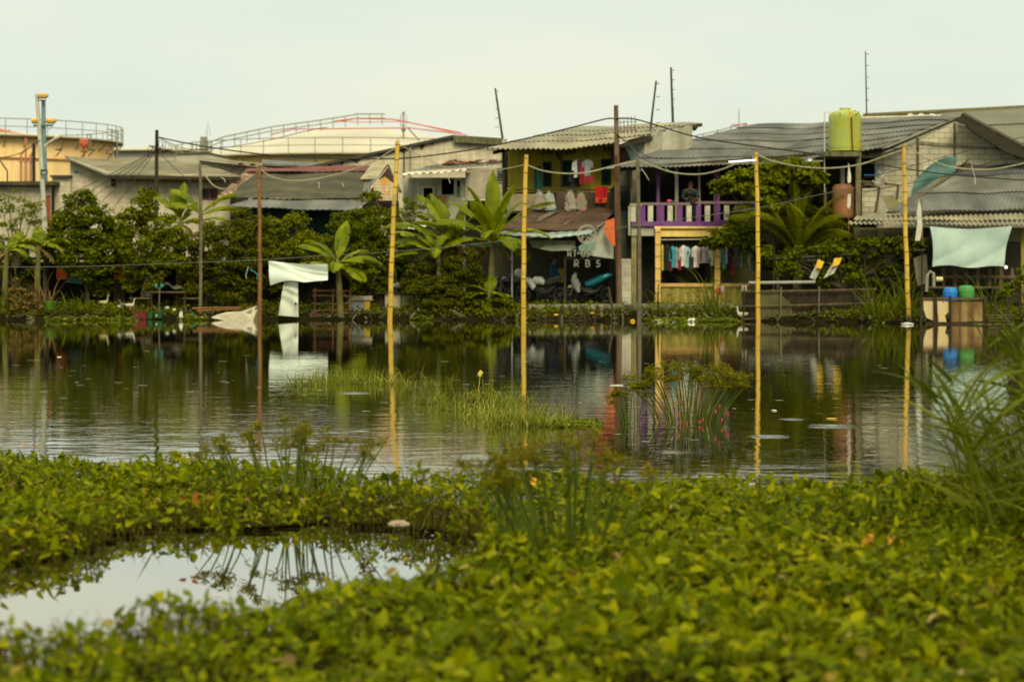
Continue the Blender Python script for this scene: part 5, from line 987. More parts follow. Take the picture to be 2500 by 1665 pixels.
banana('low banana plant with wide drooping leaves left of the first yellow pole', 1075, 745, 612, 74.3, [(190, 48, 1.9, 1.0), (150, 60, 1.5, .9), (60, 60, 1.3, 1.0), (205, 25, 1.6, .8), (180, 30, 1.7, 1.0), (195, 12, 1.8, .9), (165, 45, 1.3, 1.2), (20, 30, 1.2, 1.3), (270, 20, 1.1, 1.6)], 14, .9, -6, .35, 1)
banana('short banana plant behind the hanging white cloth', 832, 752, 645, 74.0, [(150, 55, 1.4, 1.0), (30, 45, 1.3, 1.1), (350, 28, 1.5, 1.0), (168, 38, 1.35, .9), (178, 18, 1.45, .9), (70, 76, 1.45, .35), (12, 28, 1.45, 1.2), (355, 12, 1.3, 1.2), (190, 5, 1.1, 1.1), (340, -8, 1.1, .9), (270, 20, .9, 1.6), (225, 12, .9, 1.4)], 5, 1.0, -8, .15)
banana('banana plant with one upright leaf beside the grey pole at the left', 500, 742, 530, 77.2, [(15, 48, 1.5, 1.0), (30, 30, 1.4, 1.0), (150, 58, 1.5, 1.1), (175, 40, 1.3, 1.2), (5, 20, 1.2, 1.2)], 6, .95, -10, .75)
banana('banana plant with feathered leaves behind the bright bushy tree', 435, 742, 540, 77.4, [(130, 70, 1.5, .8), (165, 55, 1.6, .9), (80, 80, 1.4, .5), (30, 65, 1.2, .9), (190, 35, 1.2, 1.3), (345, 30, 1.1, 1.4)], 7, .9, 6, .85)
banana('shaded banana plant at the left end below the lamp post', 90, 752, 600, 75.4, [(10, 38, 1.3, 1.5), (170, 40, 1.3, 1.5), (200, 20, 1.4, 1.3), (340, 15, 1.2, 1.4), (100, 70, 1.1, .8), (30, 10, 1.0, 1.5)], 8, .9, 4, .5)
banana('low banana plant at the far left edge of the bank', 10, 752, 610, 75.0, [(20, 42, 1.4, 1.5), (160, 45, 1.2, 1.4), (0, 20, 1.2, 1.4), (60, 68, 1.1, 1.0), (330, 30, 1.1, 1.8)], 9, .9, 6, .7)
banana('young banana plant among the light shrub leaves by the water', 1195, 770, 715, 73.9, [(165, 30, .95, .9), (15, 22, .95, 1.0), (80, 72, .85, .5), (350, -5, .7, .8), (190, 5, .8, .9)], 10, .8, 0, .1, 0)

# young coconut palm
def frond(mb, base, az, el, L_, droop, rnd, n=56, ll=.85):
    p = Vector(base); seg = 14; pts = []; ds = []
    for k in range(seg+1):
        t = k/seg; e2 = el-droop*t**1.5; d = Vector((math.cos(az)*math.cos(e2), math.sin(az)*math.cos(e2), math.sin(e2))); pts.append(p.copy()); ds.append(d); p = p+d*L_/seg
    mb.tube(pts, [.028*(1-k/seg*.85) for k in range(seg+1)], 5)
    side = Vector((-math.sin(az), math.cos(az), 0))
    for k in range(n):
        t = .12+.88*k/n; i = min(seg-1, int(t*seg)); q = pts[i].lerp(pts[i+1], t*seg-i); d = ds[i]; l = ll*math.sin(PI*(t*.85+.1))**.6
        for sg in (-1, 1):
            v = (side*sg*.7+d*.9+Vector((0, 0, -.25))).normalized(); w_ = v.cross(Vector((0, 0, 1))).normalized()*.026; vs = [q-w_, q+w_]; c = q
            for s_ in (1, 2, 3): c = c+v*l/3; v = (v+Vector((0, 0, -.42))).normalized(); ww = w_*(1-s_/3.05); vs += [c-ww, c+ww]
            mb.add(vs, [(0, 1, 3, 2), (2, 3, 5, 4), (4, 5, 7, 6)])
b = P(1945, 742, 74.4); t = T('coconut_palm', 'young coconut palm with drooping yellow green fronds right of the cream house', 'palm tree', (b.x, b.y, .4)); rd = random.Random(2)
cr = P(1948, 640, 74.4); MB().tube([(b.x, b.y, .2), b.lerp(cr, .6), cr], [.16, .14, .10], 9).build('trunk', bark, t)
for az, el, L_, dr in ((95, 84, 3.3, .5), (160, 74, 3.2, 1.0), (185, 66, 3.0, 1.5), (30, 72, 3.2, 1.1), (15, 62, 2.7, 2.0), (170, 70, 3.0, 1.3), (40, 66, 2.9, 1.6), (110, 76, 3.1, .9), (330, 74, 2.4, 1.3), (60, 80, 3.1, .8), (200, 74, 2.6, 1.4), (350, 66, 2.2, 1.7), (250, 76, 2.7, 1.2)):
    mb = MB(); frond(mb, cr, math.radians(az), math.radians(el), L_, dr, rd); mb.build('frond', LPALM, t)

# cane clumps on the bank: long arching blades
def cane(label, px, py, Y, n, H, spread, seed, width=.035, droop=1.15, mat=None, lean=(0, 0)):
    b = P(px, py, Y); b.z = max(.02, b.z); rd = random.Random(seed); mb = MB(); blades(mb, tuple(b), n, H, spread, width, droop, lean, rd, 8, .35)
    return mb.build('cane_clump', mat or LREED, label=label, cat='cane grass', group='cane grass clumps on the bank', loc=b)
cane('cane grass clump before the right cream column', 1735, 784, 72.2, 55, 2.3, .32, 1)
cane('small cane grass clump left of the left cream column', 1602, 780, 72.8, 24, 1.7, .22, 2)
cane('cane grass clump left of the rightmost yellow bamboo pole', 2160, 786, 69.8, 85, 2.1, .5, 3)
cane('cane grass clump under the trellis vine, thick and hanging', 2205, 780, 70.2, 60, 2.2, .35, 4)
cane('cane grass clump behind the rusty boards at the right', 2415, 775, 69.6, 46, 1.9, .3, 5)
cane('dark leafy cane clump beside the green tub', 175, 772, 74.2, 60, .9, .6, 6, .05)
cane('tall drooping cane clump at the left end of the bank', 15, 770, 74.4, 60, 1.8, .7, 7, .04)
cane('straw coloured cane clump left of the green tub', 105, 770, 74.8, 26, 1.9, .3, 8, .05, 1.0, LDRY)
cane('thin cane grass clump right of the right cream column', 1795, 785, 72.0, 18, 1.6, .25, 9)

# ================================================================== poles, wires
def bamboo(label, top, bot, Y, r, mat, nodes=True, name='bamboo_pole', cat='bamboo pole', group='bamboo poles at the water edge'):
    a = P(*bot, Y); b = P(*top, Y); a.z = min(a.z, -.05); t = T(name, label, cat, a, group); L_ = (b-a).length; rd = random.Random(int(top[0]))
    pts = [a.lerp(b, k/8)+Vector((.018*math.sin(k*.6+top[0])+.008*math.sin(k*2.3+top[1]), 0, 0)) for k in range(9)]
    MB().tube(pts, [r*(1-.18*k/8) for k in range(9)], 10).build('culm', mat, t, smooth=True)
    if nodes:
        n = int(L_/.46)
        for k in range(1, n+1):
            u = (k+rd.uniform(-.12, .12))/n*.985; i = min(7, int(u*8)); q = pts[i].lerp(pts[i+1], u*8-i); d = (b-a).normalized(); rr = r*(1-.18*u)
            MB().tube([q-d*.02, q-d*.005, q+d*.012, q+d*.02], [rr*.99, rr*1.16, rr*1.14, rr*.99], 10, False).build('node_ring', node_dark, t)
    return t
bamboo('first yellow bamboo pole, leaning, left of the banana plants', (970, 345), (951, 785), 71.6, .085, bamboo_y)
bamboo('middle yellow bamboo pole in front of the rusty porch', (1284, 378), (1277, 787), 71.2, .083, bamboo_y)
bamboo('yellow bamboo pole carrying the white lamp tube', (1846, 372), (1852, 790), 70.6, .075, bamboo_y)
bamboo('rightmost yellow bamboo pole before the trellis vine', (2207, 353), (2217, 792), 69.6, .078, bamboo_y)
bamboo('brown bamboo pole left of the hanging white cloth', (635, 404), (633, 782), 72.6, .068, bamboo_b)
bamboo('grey brown pole in front of the white block house', (489, 400), (490, 770), 74.8, .06, bamboo_g)
bamboo('grey crooked pole left of the purple balcony', (1558, 388), (1561, 786), 72.2, .075, bamboo_g)
def pole(name, label, top, bot, Y, r, mat, cat, extra=None, group=None):
    a = P(*bot, Y); b = P(*top, Y); t = T(name, label, cat, a, group); MB().tube([a, a.lerp(b, .5), b], [r, r*.9, r*.75], 8).build('pole', mat, t, smooth=True)
    return t
pole_m = M('brown timber pole', (.13, .06, .03), (.06, .035, .02), 3, .85, streak=.4)
t = pole('utility_pole', 'dark utility pole with fanned out wires before the white block house', (383, 318), (380, 720), 80.5, .085, dark_wood, 'utility pole', group='utility poles')
mb = MB(); rd = random.Random(1)
for k in range(9):
    x = 390+k*4; y = 338+k*2.2; mb.tube([P(x, y, 80.4), P(x+rd.uniform(-4, 4), y+18, 80.3), P(x-8, 368+rd.uniform(-6, 6), 80.4)], .014, 4)
for k in range(6): q = P(380+rd.uniform(-8, 10), 365+rd.uniform(-8, 8), 80.4); mb.tube([q, q+Vector((rd.uniform(-.4, .4), 0, rd.uniform(-.2, .2))), q+Vector((rd.uniform(-.5, .5), 0, rd.uniform(-.4, .1)))], .016, 4)
mb.build('wire_loops', wire_m, t)
t = pole('utility_pole', 'tall brown utility pole at the right end of the rusty porch', (1504, 258), (1512, 744), 75.6, .11, pole_m, 'utility pole', group='utility poles')
mb = MB()
for k in range(5): x = 1514+k*9; mb.tube([P(x, 288-k, 75.6), P(x+1, 330, 75.6)], .012, 4)
for y in (300, 320): mb.tube([P(1506, y, 75.6), P(1556, y-2, 75.6)], .012, 4)
mb.build('wire_rack', steel_dark, t)
MB().boxp(1501, 380, 1507, 440, 75.4, .1).build('splice_board', M('dark red board', (.07, .03, .02)), t)
for lab, top, bot, Y, r in (('leaning thin pole above the block parapet left of the yellow house', (1209, 216), (1228, 345), 92.5, .05), ('leaning thin pole rising behind the plaster side wall', (1602, 198), (1580, 384), 81, .045), ('slim steel antenna mast standing straight over the yellow house roof', (1638, 165), (1643, 305), 86, .055), ('very thin antenna mast above the ridge of the long grey roof', (2113, 126), (2116, 290), 87, .03)):
    t = pole('antenna_pole', lab, top, bot, Y, r, steel_dark, 'mast', group='thin masts over the roofs')
    mb = MB()
    for k in range(5): q = P(top[0], top[1]+8+k*(bot[1]-top[1])*.17, Y); mb.tube([q-Vector((.0, 0, 0)), q+Vector((.14, 0, .02))], .014, 4)
    mb.build('rung', steel_dark, t)
for lab, x, y, w in (('tv aerial of bare rods above the plaster side wall', 1575, 330, 10), ):
    t = T('tv_aerial', lab, 'aerial', P(1580, 355, 80.6)); mb = MB()
    for k in range(6): mb.tube([P(1568+k*5, 326-k*5, 80.5), P(1580+k*5, 342-k*5, 80.5)], .012, 4)
    mb.tube([P(1572, 340, 80.5), P(1600, 310, 80.5)], .015, 4); mb.tube([P(1580, 335, 80.5), P(1578, 372, 80.7)], .018, 4); mb.build('rods', steel, t)
t = T('tv_aerial', 'broken white tv aerial hanging by the block wall under the tank platform', 'aerial', P(2150, 440, 76)); mb = MB()
for a, b in (((2135, 450), (2165, 420)), ((2130, 442), (2160, 452)), ((2145, 418), (2170, 448)), ((2138, 435), (2152, 450)), ((2152, 430), (2166, 424)), ((2136, 446), (2148, 452))): mb.tube([P(*a, 76), P(*b, 76)], .018, 4)
mb.build('rods', white_paint, t)

def cable(name, label, pts, r, mat, cat='cable', group=None):
    """pts: (px, py, Y) knots; smooth curve through them"""
    K_ = [P(*p) for p in pts]; out = []
    for i in range(len(K_)-1):
        p0 = K_[max(0, i-1)]; p1 = K_[i]; p2 = K_[i+1]; p3 = K_[min(len(K_)-1, i+2)]
        for s_ in range(6):
            u = s_/6; out.append(.5*((2*p1)+(p2-p0)*u+(2*p0-5*p1+4*p2-p3)*u*u+(3*p1-p0-3*p2+p3)*u**3))
    out.append(K_[-1]); return MB().tube(out, r, 5).build(name, mat, label=label, cat=cat, group=group)
cable('power_cable', 'thick black cable rising from the left roofs to the brown utility pole', [(388, 336, 80.4), (480, 355, 80), (620, 375, 79), (760, 386, 78), (960, 388, 77), (1100, 374, 76.5), (1230, 351, 76), (1380, 316, 75.8), (1480, 291, 75.6), (1504, 293, 75.6)], .026, wire_m, group='power cables')
cable('power_cable', 'thick black cable sinking from the brown pole across the long grey roof', [(1504, 290, 75.5), (1560, 294, 75.3), (1700, 335, 75), (1850, 358, 74.8), (2005, 378, 74.6)], .026, wire_m, group='power cables')
cable('power_cable', 'black cable crossing in front of the teal tarp', [(2110, 396, 75.4), (2200, 411, 74), (2330, 428, 72.5), (2520, 442, 71)], .022, wire_m, group='power cables')
cable('power_cable', 'faint upper cable crossing the big tank railing', [(388, 336, 80.4), (470, 366, 80), (620, 350, 80), (760, 318, 80), (800, 312, 80)], .012, wire_m, group='power cables')
for i, (x, y) in enumerate([(180, 470), (130, 520), (240, 500), (280, 505), (120, 560)]):
    cable('service_wire', f'service wire fanning down left from the left utility pole, number {i+1} from the top' if 0 else ['topmost', 'long lowest', 'steep', 'steepest', 'slack bottom'][i]+' wire fanning down left from the utility pole', [(380, 366+i, 80.4), ((380+x)/2, (366+y)/2+3, 80), (x, y, 79)], .012, wire_m, 'wire', 'service wires of the left pole')
cable('service_wire', 'wire dropping right from the utility pole towards the grey pole', [(384, 368, 80.4), (420, 405, 79), (470, 450, 77.5), (489, 480, 76)], .012, wire_m, 'wire', 'service wires of the left pole')
cable('service_wire', 'wire sagging across the yellow tank wall', [(-40, 392, 79), (40, 378, 79), (85, 352, 79), (100, 342, 79.2)], .016, wire_m, 'wire')
cable('service_wire', 'two thin wires from the brown pole towards the grey crooked pole', [(1506, 328, 75.5), (1535, 352, 74.6), (1560, 384, 72.4)], .015, wire_m, 'wire')
cable('service_wire', 'thin wire below it running to the roof edge of the long roof', [(1506, 330, 75.5), (1550, 362, 75.5), (1590, 386, 76), (1640, 388, 77)], .014, wire_m, 'wire')
for i, pts in enumerate([[(2060, 445, 76), (2160, 424, 75), (2300, 385, 75), (2500, 335, 76)], [(2110, 470, 75.6), (2200, 452, 74.5), (2330, 425, 74), (2480, 375, 75)], [(2390, 300, 78), (2420, 345, 78), (2440, 372, 78), (2470, 420, 77)]]):
    cable('service_wire', ['thin wire climbing right over the white gable', 'second thin wire climbing right over the teal tarp', 'loose wire hanging from the right gable verge'][i], pts, .012, wire_m, 'wire')
rl = [('rope slung from the grey pole to the brown bamboo pole', [(490, 410, 74.8), (520, 452, 74.2), (556, 462, 73.6), (600, 443, 73), (634, 416, 72.6)], .022),
      ('rope slung from the brown bamboo pole to the first yellow pole', [(636, 414, 72.6), (665, 433, 72.4), (720, 442, 72.2), (800, 432, 72), (900, 400, 71.7), (968, 360, 71.6)], .022),
      ('pale rope dropping right from the first yellow pole', [(972, 352, 71.6), (1040, 388, 71.8), (1110, 418, 72), (1150, 420, 72), (1220, 415, 71.6), (1280, 403, 71.2)], .014),
      ('thick pale rope slung from the middle yellow pole to the crooked pole', [(1284, 402, 71.2), (1320, 416, 71.3), (1370, 424, 71.5), (1430, 422, 71.7), (1490, 408, 72), (1558, 393, 72.2)], .024),
      ('rope sagging from the crooked pole to the lamp tube', [(1558, 390, 72.2), (1600, 408, 72), (1650, 423, 71.6), (1710, 426, 71.2), (1760, 415, 70.9), (1802, 398, 70.7)], .024),
      ('pale rope running from the lamp pole over the balcony shrub', [(1848, 378, 70.6), (1890, 395, 70.5), (1960, 408, 70.3), (2030, 411, 70.1), (2100, 402, 69.9), (2160, 382, 69.7), (2206, 366, 69.6)], .024),
      ('rope hanging from the rightmost yellow pole off to the right', [(2209, 357, 69.6), (2260, 385, 69.4), (2320, 408, 69.2), (2400, 415, 69), (2460, 408, 68.8), (2560, 385, 68.6)], .024)]
for lab, pts, r in rl: cable('rope', lab, pts, r, rope_m, 'rope', 'ropes slung between the bamboo poles')
cable('washing_line', 'long thin line crossing the whole bank at cloth height', [(-60, 652, 73.5), (200, 651, 73.2), (480, 641, 72.8), (633, 635, 72.5), (770, 626, 72.2), (955, 615, 71.8), (1120, 600, 71.6), (1282, 582, 71.2), (1420, 564, 71.6), (1560, 551, 72.1), (1700, 530, 71.4), (1850, 508, 70.7), (1990, 478, 70.2), (2120, 452, 69.8)], .011, M('grey line', (.12, .12, .1)), 'line')
# ribbons and torn kites caught in the lines
def ribbon(name, px, py, Y, pts, w, mat, label, cat, group=None):
    mb = MB(); q = [P(px+a, py+b, Y) for a, b in pts]
    for i in range(len(q)-1): mb.beam(q[i], q[i+1], w, .012)
    return mb.build(name, mat, label=label, cat=cat, group=group)
cyan = plain('cyan plastic', (.04, .45, .5)); whp = plain('white plastic', (.7, .7, .6)); gr_ = 'ribbons and scraps caught on the lines'
ribbon('plastic_ribbon', 611, 657, 72.6, [(0, 0), (6, 5), (10, 6), (18, 14), (16, 24)], .06, cyan, 'bright cyan ribbon tangled left of the brown bamboo pole', 'ribbon', gr_)
ribbon('plastic_ribbon', 606, 650, 72.7, [(0, 0), (-2, 10), (-6, 22), (-4, 30)], .03, whp, 'white string hanging beside the cyan ribbon', 'ribbon', gr_)
ribbon('plastic_ribbon', 1620, 402, 72, [(0, 0), (8, 10), (14, 18)], .07, cyan, 'cyan scrap on the rope below the long grey roof', 'ribbon', gr_)
ribbon('plastic_ribbon', 1642, 420, 71.7, [(0, 0), (8, 8), (10, 14)], .04, whp, 'small pale scrap right of the cyan scrap', 'ribbon', gr_)
ribbon('plastic_ribbon', 777, 445, 76, [(0, 0), (3, 7), (1, 14)], .09, whp, 'white scrap dangling before the brown roof', 'ribbon', gr_)
ribbon('plastic_ribbon', 835, 447, 76, [(0, 0), (4, 9)], .05, whp, 'faint thin scrap dangling before the brown roof', 'ribbon', gr_)
ribbon('plastic_ribbon', 540, 433, 78, [(0, 0), (8, 5), (10, 12)], .09, whp, 'white scrap under the eave of the white block house', 'ribbon', gr_)
ribbon('plastic_ribbon', 2372, 405, 69.2, [(0, 0), (5, 15), (8, 30), (9, 46)], .02, whp, 'pale string hanging from the right rope before the grey roof', 'ribbon', gr_)
ribbon('plastic_ribbon', 1093, 428, 78, [(0, 0), (3, 10), (6, 20)], .04, whp, 'pale string under the white zinc eave', 'ribbon', gr_)
ribbon('plastic_ribbon', 1566, 412, 72.1, [(0, 0), (10, 14), (18, 28)], .03, whp, 'thin pale string right of the crooked pole', 'ribbon', gr_)
# flags on sticks
def flag(label, px, top, bot, Y, poly):
    t = T('flag', label, 'flag', P(px, bot, Y)); MB().tube([P(px, bot, Y), P(px-2, top, Y)], .016, 5).build('stick', bamboo_b, t)
    mb = MB(); mb.prism([P(a, b, Y-.04) for a, b in poly], (0, .02, 0)); mb.build('cloth', M('grubby white flag', (.58, .56, .46), (.4, .4, .34), 3), t)
flag('narrow rolled white flag in front of the tank platform', 2073, 398, 640, 74.5, [(2072, 398), (2078, 430), (2077, 446), (2071, 448), (2069, 440)])
MB().prism([P(2070, 475, 74.4), P(2077, 474, 74.4), P(2077, 500, 74.4), P(2073, 511, 74.4), (P(2068, 505, 74.4))], (0, .02, 0)).build('cloth_scrap', MATS['grubby white flag'], label='torn white scrap lower on the stick of the rolled flag', cat='cloth scrap')
flag('torn white flag hanging left of the pale aqua sheet', 2252, 485, 600, 71.6, [(2244, 487), (2249, 510), (2252, 560), (2246, 588), (2234, 588), (2240, 545), (2238, 520)])
# street lamp pair
t = T('street_lamp', 'silver and blue twin street lamp poles with yellow lamp heads', 'street lamp', P(112, 745, 80))
MB().tube([P(90, 230, 80), P(98, 350, 80), (P(105, 470, 80)), P(112, 600, 80), P(113, 745, 80)], [.065, .075, .085, .095, .1], 10).build('pole', M('silver pole', (.48, .47, .38), (.36, .36, .3), 3), t, smooth=True)
MB().tube([P(106, 246, 80.25), P(107, 350, 80.25), P(110, 445, 80.25)], [.075, .085, .1], 10).build('pole', M('blue grey pole', (.18, .28, .30), (.13, .21, .22), 3), t, smooth=True)
lh = M('yellow lamp head', (.68, .42, .05), (.5, .30, .04), 4, .5)
for a, b, w in ((105, 234, 1), (125, 295, 1), (84, 295, .55)):
    mb = MB(); q = P(a, b, 79.9); mb.lathe([(.02, -.19*w), (.08, -.18*w), (.085, .15*w), (.05, .19*w)], q, 10, 'x'); hd_ = mb.build('lamp_head', lh, t)
    mb = MB(); mb.lathe([(.06, -.12*w), (.065, .12*w)], q+Vector((0, -.02, -.055)), 8, 'x'); mb.build('lens', M('amber lens', (.4, .25, .08)), hd_)
mb = MB(); mb.tube([P(95, 246, 80.1), P(112, 246, 80.1)], .03, 5); mb.tube([P(82, 307, 80.1), P(128, 307, 80.1)], .035, 5); mb.tube([P(132, 302, 80), P(124, 314, 80), P(116, 318, 80.1)], .012, 4); mb.build('crossarm', steel, t)
mb = MB(); mb.tube([P(109, 358, 79.9), P(120, 348, 79.9), P(136, 338, 79.9)], .04, 6); mb.tube([P(134, 339, 79.9), P(150, 331, 79.9)], [.07, .05], 6); mb.build('lamp_arm', white_paint, t)
mb = MB(); frame(mb, 99, 414, 115, 427, 79.75, 2, .1); fl = mb.build('floodlight', steel_dark, t); MB().boxp(101, 416, 113, 425, 79.8, .03).build('lens', plain('floodlight glass', (.3, .36, .3), .3), fl)
MB().boxp(81, 350, 84, 448, 82, .1).build('dark_post', dark_wood, label='dark upright post left of the street lamp pair', cat='post')
o = MB().tube([P(18, 450, 83), P(18, 418, 83), P(0, 392, 83), P(-8, 380, 83)], .03, 5).build('barrier_post', steel_dark, label='bent steel post with barbed wire at the far left', cat='post')
# the white lamp tube
t = T('tube_lamp', 'lit white fluorescent tube tied to a yellow bamboo pole', 'lamp', P(1815, 394, 70.5))
MB().tube([P(1779, 396, 70.5), P(1845, 391.5, 70.5)], .03, 8).build('tube', EM('lit tube', (1, .98, .9), .9), t); MB().tube([P(1838, 380, 70.5), P(1840, 402, 70.5)], .015, 4).build('bracket', white_paint, t)
for lab, x, y, Y in (('small white bulb under the left part of the long roof eave', 1863, 396, 77.3), ('small white bulb under the eave just left of the tank platform', 1977, 391, 76.9), ('small white bulb below the aqua sheet', 2456, 653, 71.7)):
    MB().ell(P(x, y, Y), (.055, .055, .06), 10, 7).build('light_bulb', EM('bulb glow', (1, .97, .9), .7 if x != 1863 else .3), label=lab, cat='light bulb', group='small bulbs under the eaves')

# ================================================================== laundry, sacks, small things
def cloth_m(n, c): return M('cloth '+n, c, tuple(x*.65 for x in c), 5, .9, bump=.2)
def shirt(name, label, cat, px, py, w, h, Y, mat, group, turn=0, sleeves=True, neck=True):
    """a garment on a hanger: shoulders, sleeves hanging at the sides, folds"""
    q = P(px, py, Y); sc = Y/F; W_ = w*sc/2; H = h*sc; t = T(name, label, cat, q, group); c, s_ = math.cos(turn), math.sin(turn)
    def R3(x, y, z): return (q.x+x*c-y*s_, q.y+x*s_+y*c, q.z+z)
    mb = MB(); n = 10; rows = [(0, .45), (.06, .85), (.14, 1.0), (.4, .86), (.75, .88), (1.0, .95)]; vs = []
    rd = random.Random(int(px*3+py))
    ph = rd.uniform(0, 6)
    for v, k in rows:
        for i in range(2*n):
            a = 2*PI*i/(2*n); x = math.cos(a)*W_*k*.8; y = math.sin(a)*(.05+.03*v)*(1+.35*math.sin(5*a+ph)*v); vs.append(R3(x, y, -v*H-(.01*math.sin(3*a+ph) if v == 1 else 0)))
    m_ = 2*n; fs = [(j*m_+i, j*m_+(i+1) % m_, (j+1)*m_+(i+1) % m_, (j+1)*m_+i) for j in range(len(rows)-1) for i in range(m_)]+[tuple(range(m_-1, -1, -1)), tuple((len(rows)-1)*m_+i for i in range(m_))]
    mb.add(vs, fs); mb.build('body', mat, t, smooth=True)
    if sleeves:
        for sg in (-1, 1):
            mb = MB(); sl_ = H*rd.uniform(.42, .8)
            mb.tube([R3(sg*W_*.62, 0, -.08*H), R3(sg*W_*.9, 0, -.2*H), R3(sg*W_*1.0, .01, -sl_)], [.045, .05, .045], 7); mb.build('sleeve', mat, t, smooth=True)
    MB().tube([R3(0, 0, 0), R3(0, 0, .05), R3(.02, 0, .07), R3(0, 0, .09)], .006, 4).build('hanger_hook', steel, t)
    return t
CL = {'yellow': (.55, .45, .03), 'black': (.018, .018, .016), 'maroon': (.16, .015, .03), 'cyan': (.03, .33, .42), 'grey': (.25, .28, .26), 'red': (.28, .02, .03), 'white': (.62, .58, .55), 'pale blue': (.30, .48, .50), 'charcoal': (.035, .032, .028), 'lilac': (.48, .46, .56), 'peach': (.5, .30, .22), 'mauve': (.40, .36, .40), 'cream': (.5, .46, .32), 'teal': (.08, .22, .22), 'navy': (.03, .04, .07), 'slate': (.07, .09, .09), 'green': (.03, .20, .05), 'brown': (.1, .05, .03), 'blue': (.02, .07, .28)}
CM = {k: cloth_m(k, v) for k, v in CL.items()}
items = [('yellow', 1617, 598, 8, 62, 'long narrow yellow garment, leftmost on the porch rod'), ('black', 1628, 598, 22, 62, 'wide black shirt beside the long yellow garment'), ('maroon', 1637, 604, 9, 58, 'maroon sleeve edge between the black shirt and the cyan shirt'), ('cyan', 1643, 602, 16, 52, 'cyan shirt, brightest blue on the porch rod'), ('grey', 1651, 604, 14, 50, 'grey patterned shirt right of the cyan shirt'), ('red', 1659, 605, 14, 54, 'dark red shirt in the left group on the porch rod'), ('white', 1669, 600, 20, 50, 'white shirt with long sleeves right of the dark red shirt'), ('pale blue', 1678, 603, 14, 50, 'pale blue shirt overlapping the white shirt'), ('charcoal', 1687, 605, 18, 54, 'charcoal shirt right of the pale blue shirt'),
         ('white', 1699, 601, 18, 52, 'white shirt standing out left of the peach shirt'), ('peach', 1708, 604, 10, 40, 'narrow peach coloured shirt'), ('mauve', 1722, 602, 28, 40, 'wide mauve shirt before the right cream column'), ('cream', 1739, 604, 14, 44, 'cream shirt touching the right cream column'),
         ('teal', 1768, 606, 14, 50, 'teal shirt, first right of the cream column'), ('lilac', 1774, 598, 10, 46, 'pale lilac shirt over the teal shirt'), ('black', 1781, 604, 14, 60, 'black shirt in the right bay of the porch'), ('red', 1788, 608, 12, 62, 'long dark red garment in the right bay'), ('slate', 1800, 606, 26, 46, 'wide slate coloured shirt in the right bay'), ('cream', 1810, 606, 9, 48, 'narrow cream garment near the dark shirts'), ('green', 1822, 604, 16, 50, 'green shirt before the lamp pole'), ('navy', 1843, 604, 12, 52, 'navy garment just behind the lamp pole')]
for k, x, y, w, h, lab in items: shirt('hanging_shirt', lab, 'shirt', x, y, w, h, 76.9, CM[k], 'clothes on the porch rod', random.Random(x).uniform(-.5, .5), w > 12)
fl_m = M('floral cloth', (.05, .3, .35), (.45, .40, .25), 9, .9, lo=.45, hi=.55, stain=(14, .55, 1), stainc=(.5, .04, .04))
shirt('hanging_dress', 'flowered blue and red dress hanging left of the lamp pole', 'dress', 1832, 606, 22, 62, 76.7, fl_m, 'clothes on the porch rod', .2, False)
up = [('white', 1406, 392, 14, 42, 'white shirt on the upper balcony line'), ('navy', 1413, 392, 13, 40, 'navy shirt behind the white one on the upper line'), ('red', 1419, 396, 13, 54, 'red shirt in the middle of the upper line'), ('grey', 1434, 390, 22, 40, 'grey shirt with dark sleeves, rightmost on the upper line'), ('charcoal', 1399, 412, 16, 60, 'long dark trousers hanging lowest on the upper line')]
for k, x, y, w, h, lab in up: shirt('hanging_shirt', lab, 'shirt', x, y, w, h, 78.6 if x != 1399 else 78.9, CM[k], 'clothes on the upper balcony', .1)
mb = MB(); q = P(1437, 432, 78.5); mb.prism([P(1426, 432, 78.5), P(1448, 432, 78.5), P(1450, 449, 78.5), P(1441, 449, 78.5), P(1437, 441, 78.5), P(1431, 449, 78.5), P(1422, 448, 78.5)], (0, .06, 0)); mb.build('hanging_shorts', CM['red'], label='bright red shorts below the grey shirt', cat='shorts')
o = MB().tube([P(1370, 385, 78.6), P(1400, 390, 78.6), P(1460, 386, 78.8)], .01, 4).build('clothes_line', rope_m, label='clothes line strung across the yellow wall', cat='line')
def flat_cloth(name, label, cat, pts, Y, mat, amp=.03, group=None, nu=14, nv=10):
    a, b, c, d = [P(x, y, Y) for x, y in pts]; mb = MB(); ph = pts[0][0]
    mb.patch(a, b, c, d, nu, nv, lambda u, v: amp*math.sin(8*u+ph+2*v)+amp*.5*math.sin(19*u+3*v), .012); return mb.build(name, mat, label=label, cat=cat, group=group, smooth=True)
tw = flat_cloth('red_towel', 'red towel with orange stripes on the balcony apron', 'towel', [(1453, 497), (1480, 498), (1485, 456), (1453, 456)], 78.15, M('red towel cloth', (.50, .012, .015), (.38, .01, .012), 4))
for k in range(3): MB().patch(P(1453, 486+k*4.2, 78.06), P(1481.5-k*.6, 486+k*4.2, 78.06), P(1482-k*.6, 484.4+k*4.2, 78.06), P(1453, 484.4+k*4.2, 78.06), 12, 1, lambda u, v: .03*math.sin(8*u+1453+2*v), .01).build('stripe', plain('orange stripe', (.75, .2, .02)), tw)
flat_cloth('green_curtain', 'dark teal curtain hanging left of the yellow house window', 'curtain', [(1303, 470), (1325, 466), (1322, 405), (1305, 408)], 79.0, M('dark teal curtain cloth', (.012, .075, .06), (.008, .05, .045), 4), .05)
